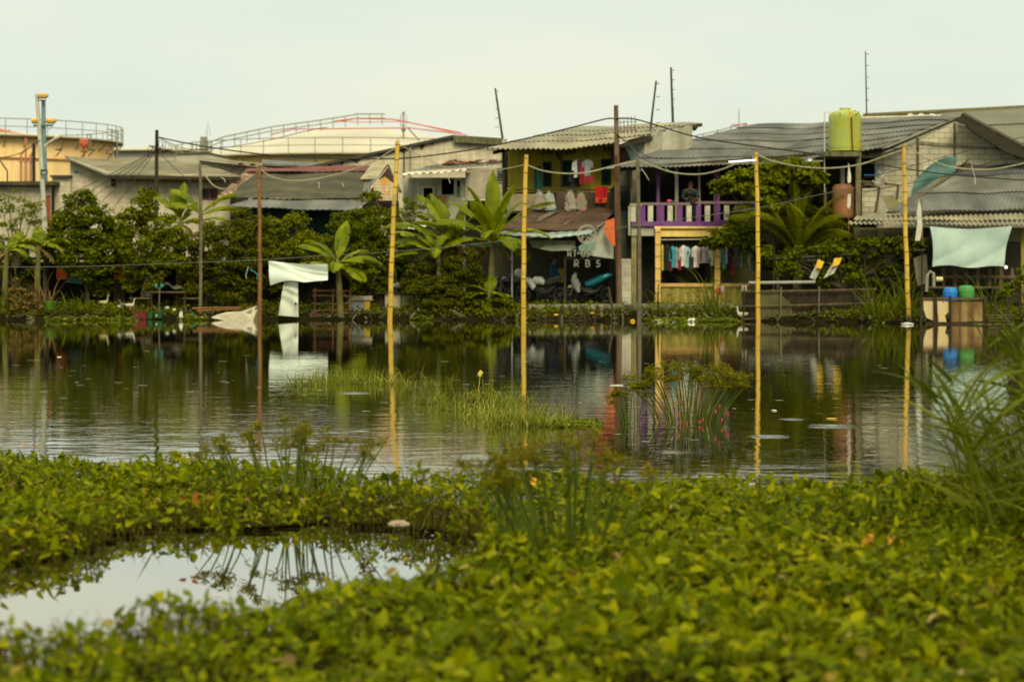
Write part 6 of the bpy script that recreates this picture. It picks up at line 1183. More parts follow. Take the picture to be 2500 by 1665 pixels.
for lab, x0, y0, x1, y1, c_, st_ in (('pale sack left of the blue patched one on the balcony', 1304, 464, 1330, 514, (.27, .24, .19), (.3, .1, .1)), ('white sack with a bright blue patch on the balcony', 1329, 466, 1356, 516, (.32, .32, .25), (.02, .3, .45)), ('pale pinkish sack hanging in the middle of the balcony apron', 1380, 464, 1406, 518, (.27, .24, .19), (.34, .14, .13)), ('bulging bag with red patches beside the pale pinkish sack', 1404, 466, 1433, 518, (.21, .19, .13), (.55, .07, .07))):
    mb = MB(); c = P((x0+x1)/2, (y0+y1)/2, 77.9); w = (x1-x0)*78/F/2; h = (y1-y0)*78/F
    mb.lathe([(w*.5, h*.5), (w*.22, h*.42), (w*.3, h*.38), (w*.62, h*.25), (w*.7, h*.1), (w*.95, -h*.05), (w*.85, -h*.2), (w*1.1, -h*.35), (w*.85, -h*.46), (w*.2, -h*.5)], c, 14)
    rd = random.Random(x0); mb.v = [(x+rd.uniform(-.06, .06)+(.13 if x0 == 1406 else -.03)*(z-c.z), c.y+(y-c.y)*.6+rd.uniform(-.02, .02), z) for x, y, z in mb.v]
    mb.build('sack', M('sack '+str(x0), c_, tuple(v*.75 for v in c_), 3, .8, stain=(4.5, .55, .8), stainc=st_), label=lab, cat='sack', group='sacks on the upper balcony', smooth=True)
for lab, pts in (('printed sack with a yellow top slung left on the trellis', [(1977, 678), (1990, 684), (2012, 640), (1998, 634)]), ('wider printed sack slung right on the trellis', [(2010, 680), (2035, 668), (2056, 630), (2038, 632)])):
    s_ = flat_cloth('printed_sack', lab, 'sack', pts, 72.2, M('printed sack', (.55, .55, .45), (.4, .42, .36), 3, stain=(7, .55, .8), stainc=(.25, .05, .04)), .04, 'printed sacks on the trellis')
    (a, b), (c, d) = pts[2], pts[3]; mb = MB(); mb.prism([P(a, b-1, 72.08), P(a-7, b+16, 72.08), P(c-7, d+20, 72.08), P(c-1, d-1, 72.08)], (0, .02, 0)); mb.build('yellow_print', plain('yellow print', (.75, .48, .03)), s_)
# hanging white cloth at the left, with the plastic sheet below it
mb = MB(); mb.patch(P(660, 697, 73.4), P(800, 684, 73.2), P(800, 645, 73.2), P(655, 637, 73.4), 48, 22, lambda u, v: .07*math.sin(3.5*u+4.5*v)+.045*math.exp(-((v-1+u*1.1)/.13)**2)+.03*math.exp(-((v-1+u*.62)/.07)**2)+.025*math.sin(14*u+2*v)*(u > .6)*(1-v), .008,
      fe=lambda u, v: (0, 0, -.04*math.sin(PI*u)*v+(.10*math.sin(PI*min(1, u*1.7)))*(1-v)))
mb.build('hanging_cloth', M('white aqua cloth', (.66, .72, .63), (.56, .64, .57), 1.5, .85), smooth=True, label='white cloth hanging wrinkled from the long line at the left', cat='cloth')
mb = MB(); mb.patch(P(680, 770, 73.5), P(729, 774, 73.45), P(727, 688, 73.5), P(693, 688, 73.5), 16, 26, lambda u, v: .03*math.sin(7*u+4*v)+.02*math.sin(5*v*v*4+u*5), .01)
ps = mb.build('plastic_sheet', M('white plastic sheet', (.58, .60, .50), (.48, .51, .43), 2.2, .5, stain=(6, .62, .4), stainc=(.3, .32, .26)), label='white plastic sheet standing in the water below the hanging cloth', cat='plastic sheet')
MB().ell(P(722, 742, 73.3), (.04, .02, .05), 8, 6).build('hole', black, ps)
o = MB().tube([P(706, 690, 73.7), P(706, 784, 73.7)], .035, 6).build('stake', dark_wood, label='stake holding up the white plastic sheet', cat='stake')
# half sunken white board
bd = T('sunken_board', 'half sunken pale foam board floating left of the brown bamboo pole', 'board', G(570, 781)); Yb = 72.9
mb = MB(); mb.prism([P(515, 776, Yb), P(528, 769, Yb), P(552, 763, Yb), P(590, 760, Yb-.1), P(612, 753, Yb-.1), P(626, 746, Yb-.1), P(620, 756, Yb-.1), P(626, 760, Yb-.1), P(617, 786, Yb-.1), P(560, 784, Yb)], (.1, .5, -.02)); mb.build('panel', M('stained foam board', (.66, .60, .42), (.54, .50, .38), 2, stain=(3, .6, .4), stainc=(.4, .3, .12)), bd)
MB().prism([P(600, 762, Yb-.12), P(616, 754, Yb-.12), P(615, 763, Yb-.12), P(608, 765, Yb-.12)], (0, .01, 0)).build('print', plain('grey print', (.25, .26, .22)), bd)

# ---- things under the trees at the left
def crate(name, label, px0, py0, px1, py1, Y, mat, d=.4, cat='crate', group=None, slats=True):
    a = P(px0, py0, Y); b = P(px1, py1, Y); t = T(name, label, cat, ((a.x+b.x)/2, Y, b.z), group); mb = MB(); th = .02
    mb.box(a.x, Y, b.z, a.x+th, Y+d, a.z); mb.box(b.x-th, Y, b.z, b.x, Y+d, a.z); mb.box(a.x+th, Y, b.z, b.x-th, Y+th, a.z-.02); mb.box(a.x+th, Y+d-th, b.z, b.x-th, Y+d, a.z); mb.box(a.x+th, Y+th, b.z, b.x-th, Y+d-th, b.z+th)
    mb.build('body', mat, t); mb = MB(); mb.box(a.x-.015, Y-.015, a.z-.015, b.x+.015, Y+th, a.z+.025); mb.box(a.x-.015, Y+d-th, a.z-.015, b.x+.015, Y+d+.015, a.z+.025); mb.build('rim', mat, t); return t
t = T('open_shed', 'dark open shed under the left trees with an orange and blue front', 'shed', P(230, 742, 78).xy.to_3d()+Vector((0, 0, .45)))
MB().boxp(-60, 640, 500, 744, 82, .1).build('back_wall', dark_wall, t); MB().boxp(-80, 628, 470, 634, 77.8, 4.2).build('roof', dark_wood, t)
MB().boxp(138, 652, 163, 682, 77.4, .08).build('orange_panel', M('orange board', (.65, .14, .02), (.5, .11, .02), 2), t); MB().prismp([(163, 655), (200, 655), (200, 694), (163, 690)], 77.5, .08).build('teal_panel', M('grey teal board', (.11, .21, .22), (.07, .13, .14), 2), t)
MB().boxp(234, 683, 268, 692, 77.6, .1).build('blue_panel', plain('blue edge', (.05, .2, .26)), t); MB().boxp(277, 630, 303, 681, 77.8, .1).build('orange_post', M('orange post', (.45, .12, .02), (.35, .09, .02), 2), t)
MB().boxp(277, 681, 303, 742, 77.8, .1).build('brown_post', wood, t); MB().boxp(352, 668, 371, 724, 78.5, .1).build('white_block_panel', MATS['white blocks'], t)
for a in (318, 210, 460): MB().boxp(a, 640, a+5, 742, 77.5, .1).build('post', M('green post', (.02, .07, .045)) if a == 318 else dark_wood, t)
MB().boxp(38, 612, 70, 668, 78.2, .1).build('window_grille', M('pale window', (.3, .36, .34), (.2, .26, .26), 3), t); MB().boxp(36, 606, 72, 613, 78.0, .3).build('blue_awning', plain('blue awning', (.02, .13, .2)), t)
t = T('hut_front', 'dim clutter wall of boards behind the middle trees', 'shed', P(700, 742, 79.5).xy.to_3d()+Vector((0, 0, .45)))
MB().boxp(500, 640, 1000, 744, 79.6, .1).build('wall', dark_wall, t); MB().boxp(560, 706, 628, 718, 78, .1).build('blue_panel', M('dim blue board', (.06, .09, .1), (.03, .05, .06), 2), t); MB().boxp(500, 636, 990, 640, 78.6, 1).build('eave', dark_wood, t)
for lab, a, b, y in (('long dark work table under the bright bushy tree', 366, 455, 712), ('low dark bench left of the work table', 316, 366, 727), ('low bench right of the work table', 445, 490, 727)):
    t = T('table', lab, 'table', P((a+b)/2, 748, 75.6), 'tables under the trees'); MB().boxp(a, y, b, y+3, 75.5, .5).build('top', wood, t)
    for x in (a+2, b-5): MB().boxp(x, y+3, x+3, 752, 75.55, .04).build('leg', dark_wood, t)
mb = MB(); mb.patch(P(400, 694, 75.7), P(450, 708, 75.7), P(440, 700, 76.1), P(403, 690, 76.1), 10, 3, lambda u, v: .05*math.sin(9*u), .02); mb.build('folded_tarp', M('grey brown tarp', (.14, .12, .08)), label='folded grey tarp lying on the work table', cat='tarp')
gt = T('green_tub', 'lime green plastic tub at the left end of the bank', 'tub', P(122, 760, 74.4)); q = P(122, 760, 74.6)
MB().lathe([(.17, 0), (.20, .1), (.215, .3), (.20, .3), (.19, .02)], q, 20).build('body', M('green plastic', (.07, .19, .015), (.05, .14, .012), 3, .5), gt, smooth=True); MB().lathe([(.235, .29), (.235, .335), (.2, .335), (.2, .29)], q, 20).build('rim', MATS['green plastic'], gt)
crate('crate', 'dark red crate standing in the water below the white goose', 325, 762, 357, 780, 73.9, M('dark red plastic', (.13, .02, .012)), cat='crate', group='crates at the waterline')
crate('crate', 'dark green crate beside the dark red crate', 360, 763, 372, 779, 73.9, M('dark green plastic', (.02, .07, .015)), cat='crate', group='crates at the waterline')
crate('crate', 'green crate with a white ball before it', 377, 761, 395, 777, 73.95, MATS['dark green plastic'], cat='crate', group='crates at the waterline')
MB().ell(P(382, 771, 73.7), (.035,)*3).build('ball', white_paint, label='small white ball before the green crates', cat='ball')
mb = MB(); mb.tube([P(387, 780, 74.2), P(390, 700, 74.2)], .022, 6); sk = mb.build('stick', bamboo_g, label='thin stick with two cyan scraps before the work table', cat='stick')
for x in (381, 395): MB().ell(P(x, 698, 74.2), (.06, .02, .07)).build('cyan_scrap', plain('dim cyan', (.02, .2, .2)), sk)
for k in range(2): MB().tube([P(470+k*10, 753+k*6, 74.3), P(560+k*12, 751+k*4, 74.4), P(640, 752+k*4, 74.5)], .03, 5).build('lying_pole', bamboo_b, label=['upper', 'lower'][k]+' bamboo pole lying along the waterline left of the brown pole', cat='pole')
# geese
def goose(label, px, py, Y, sc_, face, mat=white_paint, head=1):
    b = P(px, py, Y); t = T('goose', label, 'goose', b, 'geese on the bank'); s_ = sc_; f = face
    mb = MB(); vs = [(-.26*f, .30, .03), (-.18*f, .27, .07), (-.05*f, .24, .115), (.08*f, .25, .11), (.16*f, .30, .07), (.19*f, .38, .038), (.20*f, .48, .03), (.205*f, .56*head, .032), (.24*f, .59*head, .036), (.27*f, .585*head, .022)]
    mb.tube([(b.x+x*s_, b.y, b.z+z*s_) for x, z, r in vs], [r*s_ for x, z, r in vs], 12); mb.build('body', mat, t, smooth=True)
    MB().tube([(b.x+.26*f*s_, b.y, b.z+.585*head*s_), (b.x+.33*f*s_, b.y, b.z+.57*head*s_)], [.02*s_, .008*s_], 6).build('beak', plain('orange beak', (.5, .22, .03)), t)
    for dy in (-.05, .05):
        mb = MB(); mb.tube([(b.x+.02*f*s_, b.y+dy*s_, b.z+.17*s_), (b.x, b.y+dy*s_, b.z+.1*s_), (b.x+.01*f*s_, b.y+dy*s_, b.z)], [.018*s_, .011*s_, .01*s_], 5); mb.box(b.x-.01*s_, b.y+(dy-.03)*s_, b.z-.004, b.x+.07*f*s_, b.y+(dy+.03)*s_, b.z+.006); mb.build('leg', MATS['orange beak'], t)
    for dy in (-.09, .09): MB().ell((b.x-.06*f*s_, b.y+dy*s_, b.z+.26*s_), (.15*s_, .03*s_, .07*s_), 10, 6).build('wing', mat, t, smooth=True)
goose('yellowish duck standing upright below the dark tree', 254, 750, 74.6, .62, 1, M('yellowish feathers', (.4, .36, .16)), 1.1)
goose('white duck beside the low bench', 318, 757, 74.3, .62, 1)
goose('white duck at the foot of the bamboo fence corner', 1812, 782, 71.4, .75, -1)
goose('small dark patched duck left of the white duck', 300, 752, 74.6, .45, -1, M('speckled feathers', (.16, .14, .09)))
# dock clutter at x 700-1010
t = T('bamboo_rack', 'open rack of thin bamboo rails right of the white plastic sheet', 'rack', P(800, 772, 74.6)); mb = MB()
for y in (710, 722, 742, 758): MB().tube([P(762, y, 74.5), P(862, y+(1 if y < 730 else -1), 74.5)], .022, 5).build('rail', bamboo_b if y != 742 else bamboo_g, t)
for x in (768, 812, 855): MB().tube([P(x, 790, 74.4), P(x+1, 704, 74.4)], .03, 5).build('post', bamboo_b, t)
mb = MB(); mb.tube([P(845, 765, 74.3), P(985, 763, 74.3)], .03, 5); mb.tube([P(978, 763, 74.2), P(979, 790, 74.2)], .03, 5); mb.tube([P(915, 763, 74.4), P(915, 790, 74.4)], .05, 5); mb.build('jetty_frame', bamboo_g, label='low bamboo jetty frame below the cream boxes', cat='jetty')
t = T('zinc_box', 'box of ribbed zinc with a pinkish top left of the first yellow pole', 'box', P(880, 762, 74.8)); MB().boxp(851, 733, 889, 760, 74.7, .5).build('ribbed_side', M('ribbed zinc', (.30, .34, .31), (.2, .22, .2), 3, .5, planks=('Z', .085)), t)
MB().boxp(889, 735, 903, 759, 74.65, .5).build('yellow_panel', M('mustard panel', (.40, .27, .03), (.3, .2, .03), 3), t); MB().boxp(852, 723, 908, 733, 74.6, .6).build('lid', M('pinkish board', None or (.3, .2, .15)), t)
t = T('cream_box', 'cream plastic box with a dark lid behind the first yellow pole', 'box', P(975, 757, 75)); MB().boxp(940, 718, 978, 754, 74.9, .6).build('body', M('cream plastic', (.48, .42, .26), (.36, .32, .2), 2, streak=.4), t); MB().boxp(980, 717, 1008, 754, 74.95, .6).build('side', M('olive cream side', (.28, .26, .13), (.2, .18, .09), 2, streak=.4), t); MB().boxp(918, 714, 1012, 717, 74.8, .7).build('lid', dark_wood, t)
MB().boxp(918, 719, 938, 756, 75.1, .4).build('dark_box', dark_wood, label='dark wooden box left of the cream box', cat='box')
mb = MB(); mb.tube([P(966, 714, 74.7), P(966, 655, 74.7)], .02, 5); mb.build('green_post', plain('green paint', (.02, .12, .03)), label='thin green post rising behind the first yellow pole', cat='post')
MB().ell(P(975, 697, 74.8), (.22, .12, .09)).build('pale_bundle', white_paint, label='pale bundle lying on the cream box lid', cat='bundle')
mb = MB(); mb.tube([P(1005, 690, 74.8), P(995, 705, 74.8), P(1000, 712, 74.8), P(992, 714, 74.8)], [.05, .09, .1, .08], 7); mb.tube([P(1005, 690, 74.8), P(1010, 680, 74.8)], .03, 5); mb.build('red_cloth', CM['red'], label='crumpled red cloth on the cream box', cat='cloth')
mb = MB(); mb.tube([P(1028, 746, 74.2), P(1020, 757, 74.2), P(1018, 768, 74.2), P(1022, 775, 74.2)], .03, 5); mb.build('white_pipe', plain('grey white pipe', (.4, .4, .33)), label='short bent white pipe at the water right of the cream box', cat='pipe')
t = T('brick_row', 'row of reddish bricks at the water edge under the bamboo rack', 'bricks', P(800, 782, 74)); mb = MB()
for k in range(8): MB().boxp(758+k*10, 768, 766+k*10, 783, 74.2, .12).build('brick', M('old brick', (.14, .06, .03), (.08, .045, .02), 5), t)
mb = MB(); mb.prism([P(820, 690, 74.9), P(850, 725, 74.9), P(848, 732, 74.9), P(832, 715, 74.9)], (0, .03, 0)); mb.build('dead_leaf_sheath', LDRY, label='dry brown sheath hanging from the short banana plant', cat='dead leaf')
# bank litter and stakes
rd = random.Random(11)
lit = [(1030, 770, (.5, .2, .2), 'pink scrap at the water edge right of the cream box'), (1358, 769, (.7, .4, .03), 'yellow scrap on the weeds left of a stake'), (1446, 765, (.6, .3, .05), 'orange cup on the weeds before the porch'), (1545, 783, (.7, .4, .02), 'orange peel coloured bag at the foot of the crooked pole'), (1518, 743, (.7, .7, .6), 'white scrap lying on the walkway edge'), (1353, 748, (.7, .7, .62), 'white scrap under the parked sport bike'), (1612, 783, (.7, .68, .6), 'long thin white scrap afloat before the left column'), (1645, 783, (.75, .75, .6), 'white cup shaped scrap left of the big white bag'), (1690, 784, (.75, .75, .65), 'big white plastic bag afloat at the bank'), (1648, 766, (.6, .6, .5), 'small pale bag on the weeds below the parapet'), (1772, 741, (.7, .7, .6), 'white scrap beside the right cream column foot'), (1454, 775, (.5, .03, .08), 'small crimson scrap beside a dark stake'), (442, 772, (.6, .6, .52), 'upright white bottle at the water left of the sunken board'), (425, 757, (.5, .48, .4), 'pale bag above the white bottle'), (470, 770, (.01, .16, .07), 'dark green bag at the water left of the sunken board'), (2049, 778, (.55, .5, .35), 'pale bag on the lower rail of the bamboo fence'), (2217, 791, (.6, .6, .55), 'white ring of scraps round the foot of the rightmost bamboo pole'), (200, 776, (.4, .36, .26), 'pale flat scrap at the left bank'), (85, 778, (.36, .33, .22), 'pale broken board in the water at the left end'), (408, 752, (.5, .48, .4), 'pale paper scrap under the work table'), (290, 748, (.45, .45, .38), 'grey white box lid between the ducks')]
for i, (x, y, c_, lab) in enumerate(lit):
    Y = {0: 74.3}.get(i, 72.9) if y < 776 else CAMZ*F/(y+2-HZ); Y = 76.6 if y < 750 and x > 1000 else Y
    q = P(x, y, Y); mb = MB(); w = {8: .19, 16: .2, 6: .22, 18: .3}.get(i, .075); mb.ell(q, (w, .06, {12: .11, 6: .02, 16: .03, 8: .06}.get(i, .03)), 10, 7)
    mb.v = [(q.x+(a-q.x)*(1+rd.uniform(-.5, .4)), b, q.z+(c-q.z)*(1+rd.uniform(-.6, .8))) for a, b, c in mb.v]; mb.build('litter', M('litter %d' % i, c_), label=lab, cat='litter', group='litter along the far bank')
for i, (a, b, c, d) in enumerate([(1370, 748, 1366, 786), (1395, 752, 1390, 786), (1458, 745, 1452, 786), (1300, 748, 1296, 775), (1222, 752, 1226, 785), (1424, 752, 1428, 780), (1372, 768, 1370, 790), (1519, 765, 1521, 788)]):
    MB().tube([P(c, d, 72.6), P((a+c)/2+1, (b+d)/2, 72.6), P(a, b, 72.6)], .035, 6).build('stake', dark_wood if i < 6 else bamboo_g, label=['dark stake left of the tallest one before the porch', 'dark forked stake before the porch', 'tallest dark stake before the parked teal bike', 'short dark stake beside the middle bamboo pole', 'dark stake in the water under the light shrub', 'slanting dark stake before the porch', 'short pale stake in the water before the porch', 'short pale stake right of the utility pole foot'][i], cat='stake', group='stakes along the bank')
mb = MB(); mb.tube([P(1486, 700, 73.4), P(1492, 740, 73.2), P(1503, 786, 72.6)], [.03, .05, .045], 6); mb.build('leaning_stake', dark_wood, label='long dark leaning stake at the right end of the porch', cat='stake')
for k in range(2): MB().beam(P(1290+k*20, 775+k*6, 72.7), P(1470-k*25, 776+k*6, 72.6), .04, .025).build('bank_plank', dark_wood, label=['upper', 'lower'][k]+' thin plank holding the bank before the porch', cat='plank', group='planks along the bank')
mb = MB(); mb.beam(P(1505, 750, 74.1), P(1600, 747, 74.1), .1, .12); mb.build('kerb_beam', conc_dark, label='dark beam under the walkway left of the columns', cat='beam')
# red ball-like helmet and bag on the column, white box on the fence end
MB().ell(P(1754, 712, 76.4), (.10, .08, .13)).build('red_bag', plain('bright red bag', (.6, .03, .02)), label='red and white bag hung low on the right cream column', cat='bag')
MB().ell(P(1763, 706, 76.5), (.09, .07, .13)).build('white_bag', plain('greyish bag', (.4, .4, .36)), label='greyish bag hanging right of the red bag', cat='bag')
MB().boxp(1812, 697, 1823, 719, 72.2, .12).build('white_box', M('pinkish white box', (.5, .42, .4)), label='small pinkish white box on the left end of the bamboo fence', cat='box')
# dark bamboo fence in the water + trellis
t = T('bamboo_fence', 'dark woven bamboo fence standing in the water under the vine', 'fence', P(2000, 790, 71.3))
mb = MB(); fm = M('dark woven bamboo', (.04, .028, .012), (.018, .013, .007), 5, .9, planks=('X', .11)); mb.prismp([(1812, 712), (2135, 704), (2135, 792), (1812, 792)], 71.5, .06); mb.build('panel', fm, t)
mb = MB(); mb.prismp([(1845, 714), (1890, 706), (1930, 740), (1935, 770), (1850, 780)], 71.44, .04); mb.build('patch_board', M('olive patch board', (.10, .09, .035), (.06, .05, .02), 3), t)
for y0, y1 in ((712, 706), (748, 740), (779, 776)): MB().tube([P(1810, y0, 71.35), P(1960, (y0+y1)/2+1, 71.35), P(2140, y1, 71.35)], .028, 5).build('rail', wood, t)
for x in (1815, 1905, 1998, 2085): MB().tube([P(x, 800, 71.3), P(x+2, 700, 71.3)], .03, 5).build('post', bamboo_g if x in (1905, 1998) else dark_wood, t)
o = MB().tube([P(1828, 691, 71.9), P(1900, 690, 71.9), P(1990, 689, 72)], .05, 6).build('grey_pipe', plain('grey pvc', (.3, .3, .25)), label='long grey pipe lying along the top of the bamboo fence', cat='pipe')
t = T('trellis', 'trellis of thin poles carrying the vine', 'trellis', P(2050, 720, 73))
for k in range(3): MB().tube([P(1870, 632+k*5, 72.6+k*.6), P(2060, 622+k*5, 72.6+k*.6), P(2260, 610+k*5, 72.5+k*.6)], .016, 5).build('rail', bamboo_g, t)
for x in (1888, 2000, 2110, 2250): MB().tube([P(x, 785, 72.5), P(x+2, 610, 72.5)], .03, 5).build('post', dark_wood, t)
# right corner: boards, barrels, elbow pipe
t = T('board_fence', 'stained cream and rusty boards nailed to dark posts over the water', 'fence', P(2320, 794, 67.9)); Yq = 67.8
mb = MB(); mb.prismp([(2254, 731), (2279, 733), (2283, 785), (2262, 776), (2255, 755)], Yq, .05); mb.build('cream_board', M('cream board', (.60, .48, .26), (.52, .42, .22), 2, .8, .3, (.3, .18, .05)), t)
mb = MB(); mb.prismp([(2288, 734), (2320, 737), (2318, 742), (2316, 762), (2307, 770), (2312, 790), (2291, 790)], Yq, .05); mb.build('cream_board', M('cream board cracked', (.60, .47, .24), (.52, .4, .2), 2, stain=(4, .6, .8), stainc=(.22, .13, .04)), t)
mb = MB(); mb.prismp([(2320, 735), (2402, 732), (2404, 784), (2322, 786)], Yq+.02, .05); mb.build('rusty_board', M('rusty board', (.36, .26, .10), (.16, .09, .03), 2, .9, .9, (.10, .05, .02)), t)
for x, w in ((2280, 7), (2402, 6), (2318, 5), (2247, 5)): MB().boxp(x, 722, x+w, 800, Yq-.1, .1).build('post', dark_wood, t)
MB().boxp(2250, 727, 2410, 732, Yq-.05, .3).build('rail', wood, t); mb = MB(); mb.boxp(2260, 786, 2400, 792, Yq-.04, .08); mb.build('lower_rail', dark_wood, t)
t = T('slat_ramp', 'low slatted boards right of the rusty board fence', 'boards', P(2450, 790, 67))
for k in range(4): MB().boxp(2412, 768+k*7, 2475, 771+k*7, 67.6, .06).build('slat', wood, t)
for x in (2428, 2458, 2490): MB().boxp(x, 720, x+5, 800, 67.7, .06).build('post', dark_wood, t)
def barrel(label, px, py0, py1, wpx, Y, m_):
    t = T('barrel', label, 'barrel', P(px, py1, Y)); c = P(px, py1, Y+.2); r = wpx/2/F*Y; h = (py1-py0)/F*Y
    MB().lathe([(r*.9, 0), (r, .04), (r*1.02, h*.5), (r, h*.8), (r*.85, h*.95), (r*.5, h), (.02, h)], c, 24).build('body', m_, t, smooth=True); MB().lathe([(r*1.03, h*.6), (r*1.06, h*.63), (r*1.03, h*.66)], c, 24).build('hoop', m_, t)
barrel('bright blue plastic barrel behind the cream boards', 2320, 702, 734, 35, 68.6, M('blue plastic', (.01, .20, .62), (.01, .14, .42), 4, .4))
barrel('green plastic barrel with brown stains behind the rusty board', 2359, 697, 734, 38, 68.7, M('green barrel plastic', (.03, .30, .06), (.02, .22, .05), 4, .5, .6, (.16, .16, .04)))
MB().tube([P(2262, 712, 69), P(2264, 672, 69), P(2271, 663, 69), P(2279, 668, 69), P(2280, 700, 69)], .05, 7).build('elbow_pipe', M('grey curved pipe', (.25, .24, .17)), label='grey pipe bent like a hook left of the blue barrel', cat='pipe')
t = T('white_can', 'white can with an orange side on the fence rail', 'can', P(2293, 688, 69.2)); MB().lathe([(.07, -.1), (.075, -.09), (.075, .1), (.06, .11)], P(2293, 682, 69.2), 14, 'x').build('body', M('white can', (.62, .5, .25)), t)

# ---- motorbikes
def bike(label, loc, yaw, tank_c, tail_c, sport=True, group='motorbikes parked in the porch'):
    t = T('motorbike', label, 'motorbike', loc, group, yaw); m_t = M('bike paint '+label[:8], tank_c, tuple(x*.8 for x in tank_c), 3, .25, coat=.5); m_u = M('bike tail '+label[:8], tail_c, tuple(x*.8 for x in tail_c), 3, .25, coat=.5)
    for x in (-.66, .66):
        mb = MB(); n = 24; R_, r_ = .29, .055 if x < 0 else .07; vs = []
        for i in range(n):
            a = 2*PI*i/n
            for j in range(8): b = 2*PI*j/8; vs.append((x+(R_-r_+r_*math.cos(b)*1.0)*math.cos(a), r_*math.sin(b), R_+(R_-r_+r_*math.cos(b))*math.sin(a)))
        mb.add(vs, [(i*8+j, i*8+(j+1) % 8, ((i+1) % n)*8+(j+1) % 8, ((i+1) % n)*8+j) for i in range(n) for j in range(8)]); wh = mb.build('wheel', black, t, smooth=True)
        mb = MB(); mb.lathe([(.05, -.05), (.05, .05)], (x, 0, R_), 10, 'y')
        for k in range(5): a = 2*PI*k/5; mb.tube([(x, 0, R_), (x+.2*math.cos(a), 0, R_+.2*math.sin(a))], .014, 5)
        mb.build('rim', steel_dark, wh)
    mb = MB(); mb.tube([(-.66, .09, .29), (-.50, .09, .72), (-.44, .09, .86)], .022, 6); mb.tube([(-.66, -.09, .29), (-.50, -.09, .72), (-.44, -.09, .86)], .022, 6); mb.build('fork', steel, t)
    mb = MB(); mb.tube([(-.40, -.32, .95), (-.43, -.15, .90), (-.42, 0, .88), (-.43, .15, .90), (-.40, .32, .95)], .018, 6); mb.build('handlebar', black, t)
    for s_ in (-1, 1): MB().ell((-.45, s_*.3, 1.06), (.02, .06, .04)).build('mirror', steel, t)
    mb = MB(); mb.ell((-.02, 0, .36), (.16, .13, .13)); mb.box(-.16, -.1, .3, .12, .1, .55); mb.build('engine', steel_dark, t)
    MB().tube([(-.34, 0, .62), (-.2, 0, .46), (.05, 0, .36), (.28, 0, .42), (.5, 0, .62)], [.06, .14, .15, .13, .05], 10).build('lower_cowl', black_gloss, t, smooth=True)
    mb = MB(); mb.tube([(.0, 0, .55), (.3, 0, .5), (.66, 0, .29)], .04, 6); mb.tube([(-.4, 0, .75), (-.1, 0, .6), (.2, 0, .6), (.45, 0, .75)], .035, 6); mb.build('frame', black_gloss, t)
    mb = MB(); mb.tube([(.05, .13, .3), (.35, .15, .27), (.75, .16, .38)], [.03, .05, .055], 8); mb.build('exhaust', steel, t)
    MB().tube([(-.75, 0, .46), (-.66, 0, .60), (-.52, 0, .58)], [.04, .06, .04], 8).build('front_mudguard', m_t, t, smooth=True)
    if sport:
        MB().tube([(-.36, 0, .74), (-.22, 0, .80), (-.02, 0, .80), (.12, 0, .70)], [.07, .15, .15, .07], 12).build('fuel_tank', m_t, t, smooth=True)
        MB().tube([(-.58, 0, .80), (-.50, 0, .84), (-.38, 0, .74), (-.25, 0, .5)], [.05, .12, .14, .10], 10).build('fairing', m_t, t, smooth=True)
        MB().tube([(.08, 0, .72), (.3, 0, .76), (.62, 0, .90), (.80, 0, .96)], [.07, .12, .10, .03], 10).build('seat', M('dark seat', (.05, .05, .045)), t, smooth=True)
        MB().tube([(.3, 0, .70), (.6, 0, .84), (.82, 0, .94)], [.07, .08, .03], 10).build('tail', m_u, t, smooth=True)
    else:
        MB().tube([(-.52, 0, 1.0), (-.50, 0, .85), (-.42, 0, .62), (-.34, 0, .40)], [.06, .13, .15, .07], 12).build('leg_shield', m_t, t, smooth=True)
        MB().tube([(-.5, -.0, .97), (-.42, 0, 1.04)], [.07, .05], 8).build('headlight', m_t, t, smooth=True)
        MB().tube([(-.12, 0, .66), (.1, 0, .72), (.4, 0, .86), (.7, 0, .98), (.86, 0, 1.0)], [.08, .14, .13, .08, .02], 10).build('tail', m_u, t, smooth=True)
        MB().tube([(-.05, 0, .82), (.25, 0, .86), (.55, 0, .98)], [.05, .09, .06], 10).build('seat', black_gloss, t, smooth=True)
    MB().beam((.1, .1, .25), (.16, .28, .0), .02).build('side_stand', steel_dark, t); return t
zf = GZ+.04
bike('white sport motorbike parked at the left of the porch', (P(1322, 700, 76.9).x, 76.9, zf), -.25, (.60, .62, .56), (.05, .05, .05))
bike('teal tailed scooter with a white front in the middle of the porch', (P(1437, 700, 77.4).x, 77.4, zf), .05, (.62, .62, .55), (.01, .30, .38), False)
bike('dark motorbike half hidden behind the banana leaves', (P(1245, 700, 77.6).x, 77.6, zf), .25, (.03, .03, .03), (.03, .03, .03))
MB().ell(P(1266, 668, 77.2), (.15, .14, .17), 14, 9).build('white_helmet', M('old white helmet', (.5, .48, .4)), label='white helmet left of the middle bamboo pole', cat='helmet')
mb = MB(); mb.boxp(1322, 676, 1335, 700, 78.2, .3); mb.build('blue_bucket', plain('dim blue', (.01, .08, .2)), label='blue bucket behind the white sport motorbike', cat='bucket')
MB().ell(P(1690, 491, 77.1), (.09, .07, .05)).build('pink_bowl', plain('pink plastic', (.65, .08, .2)), label='small pink bowl on the purple balcony rail', cat='bowl').location.x = P(1634, 491, 77.1).x
MB().ell(P(1644, 493, 77.1), (.09, .07, .03)).build('green_bowl', plain('green bowl', (.01, .15, .06)), label='small green bowl beside the pink bowl', cat='bowl')

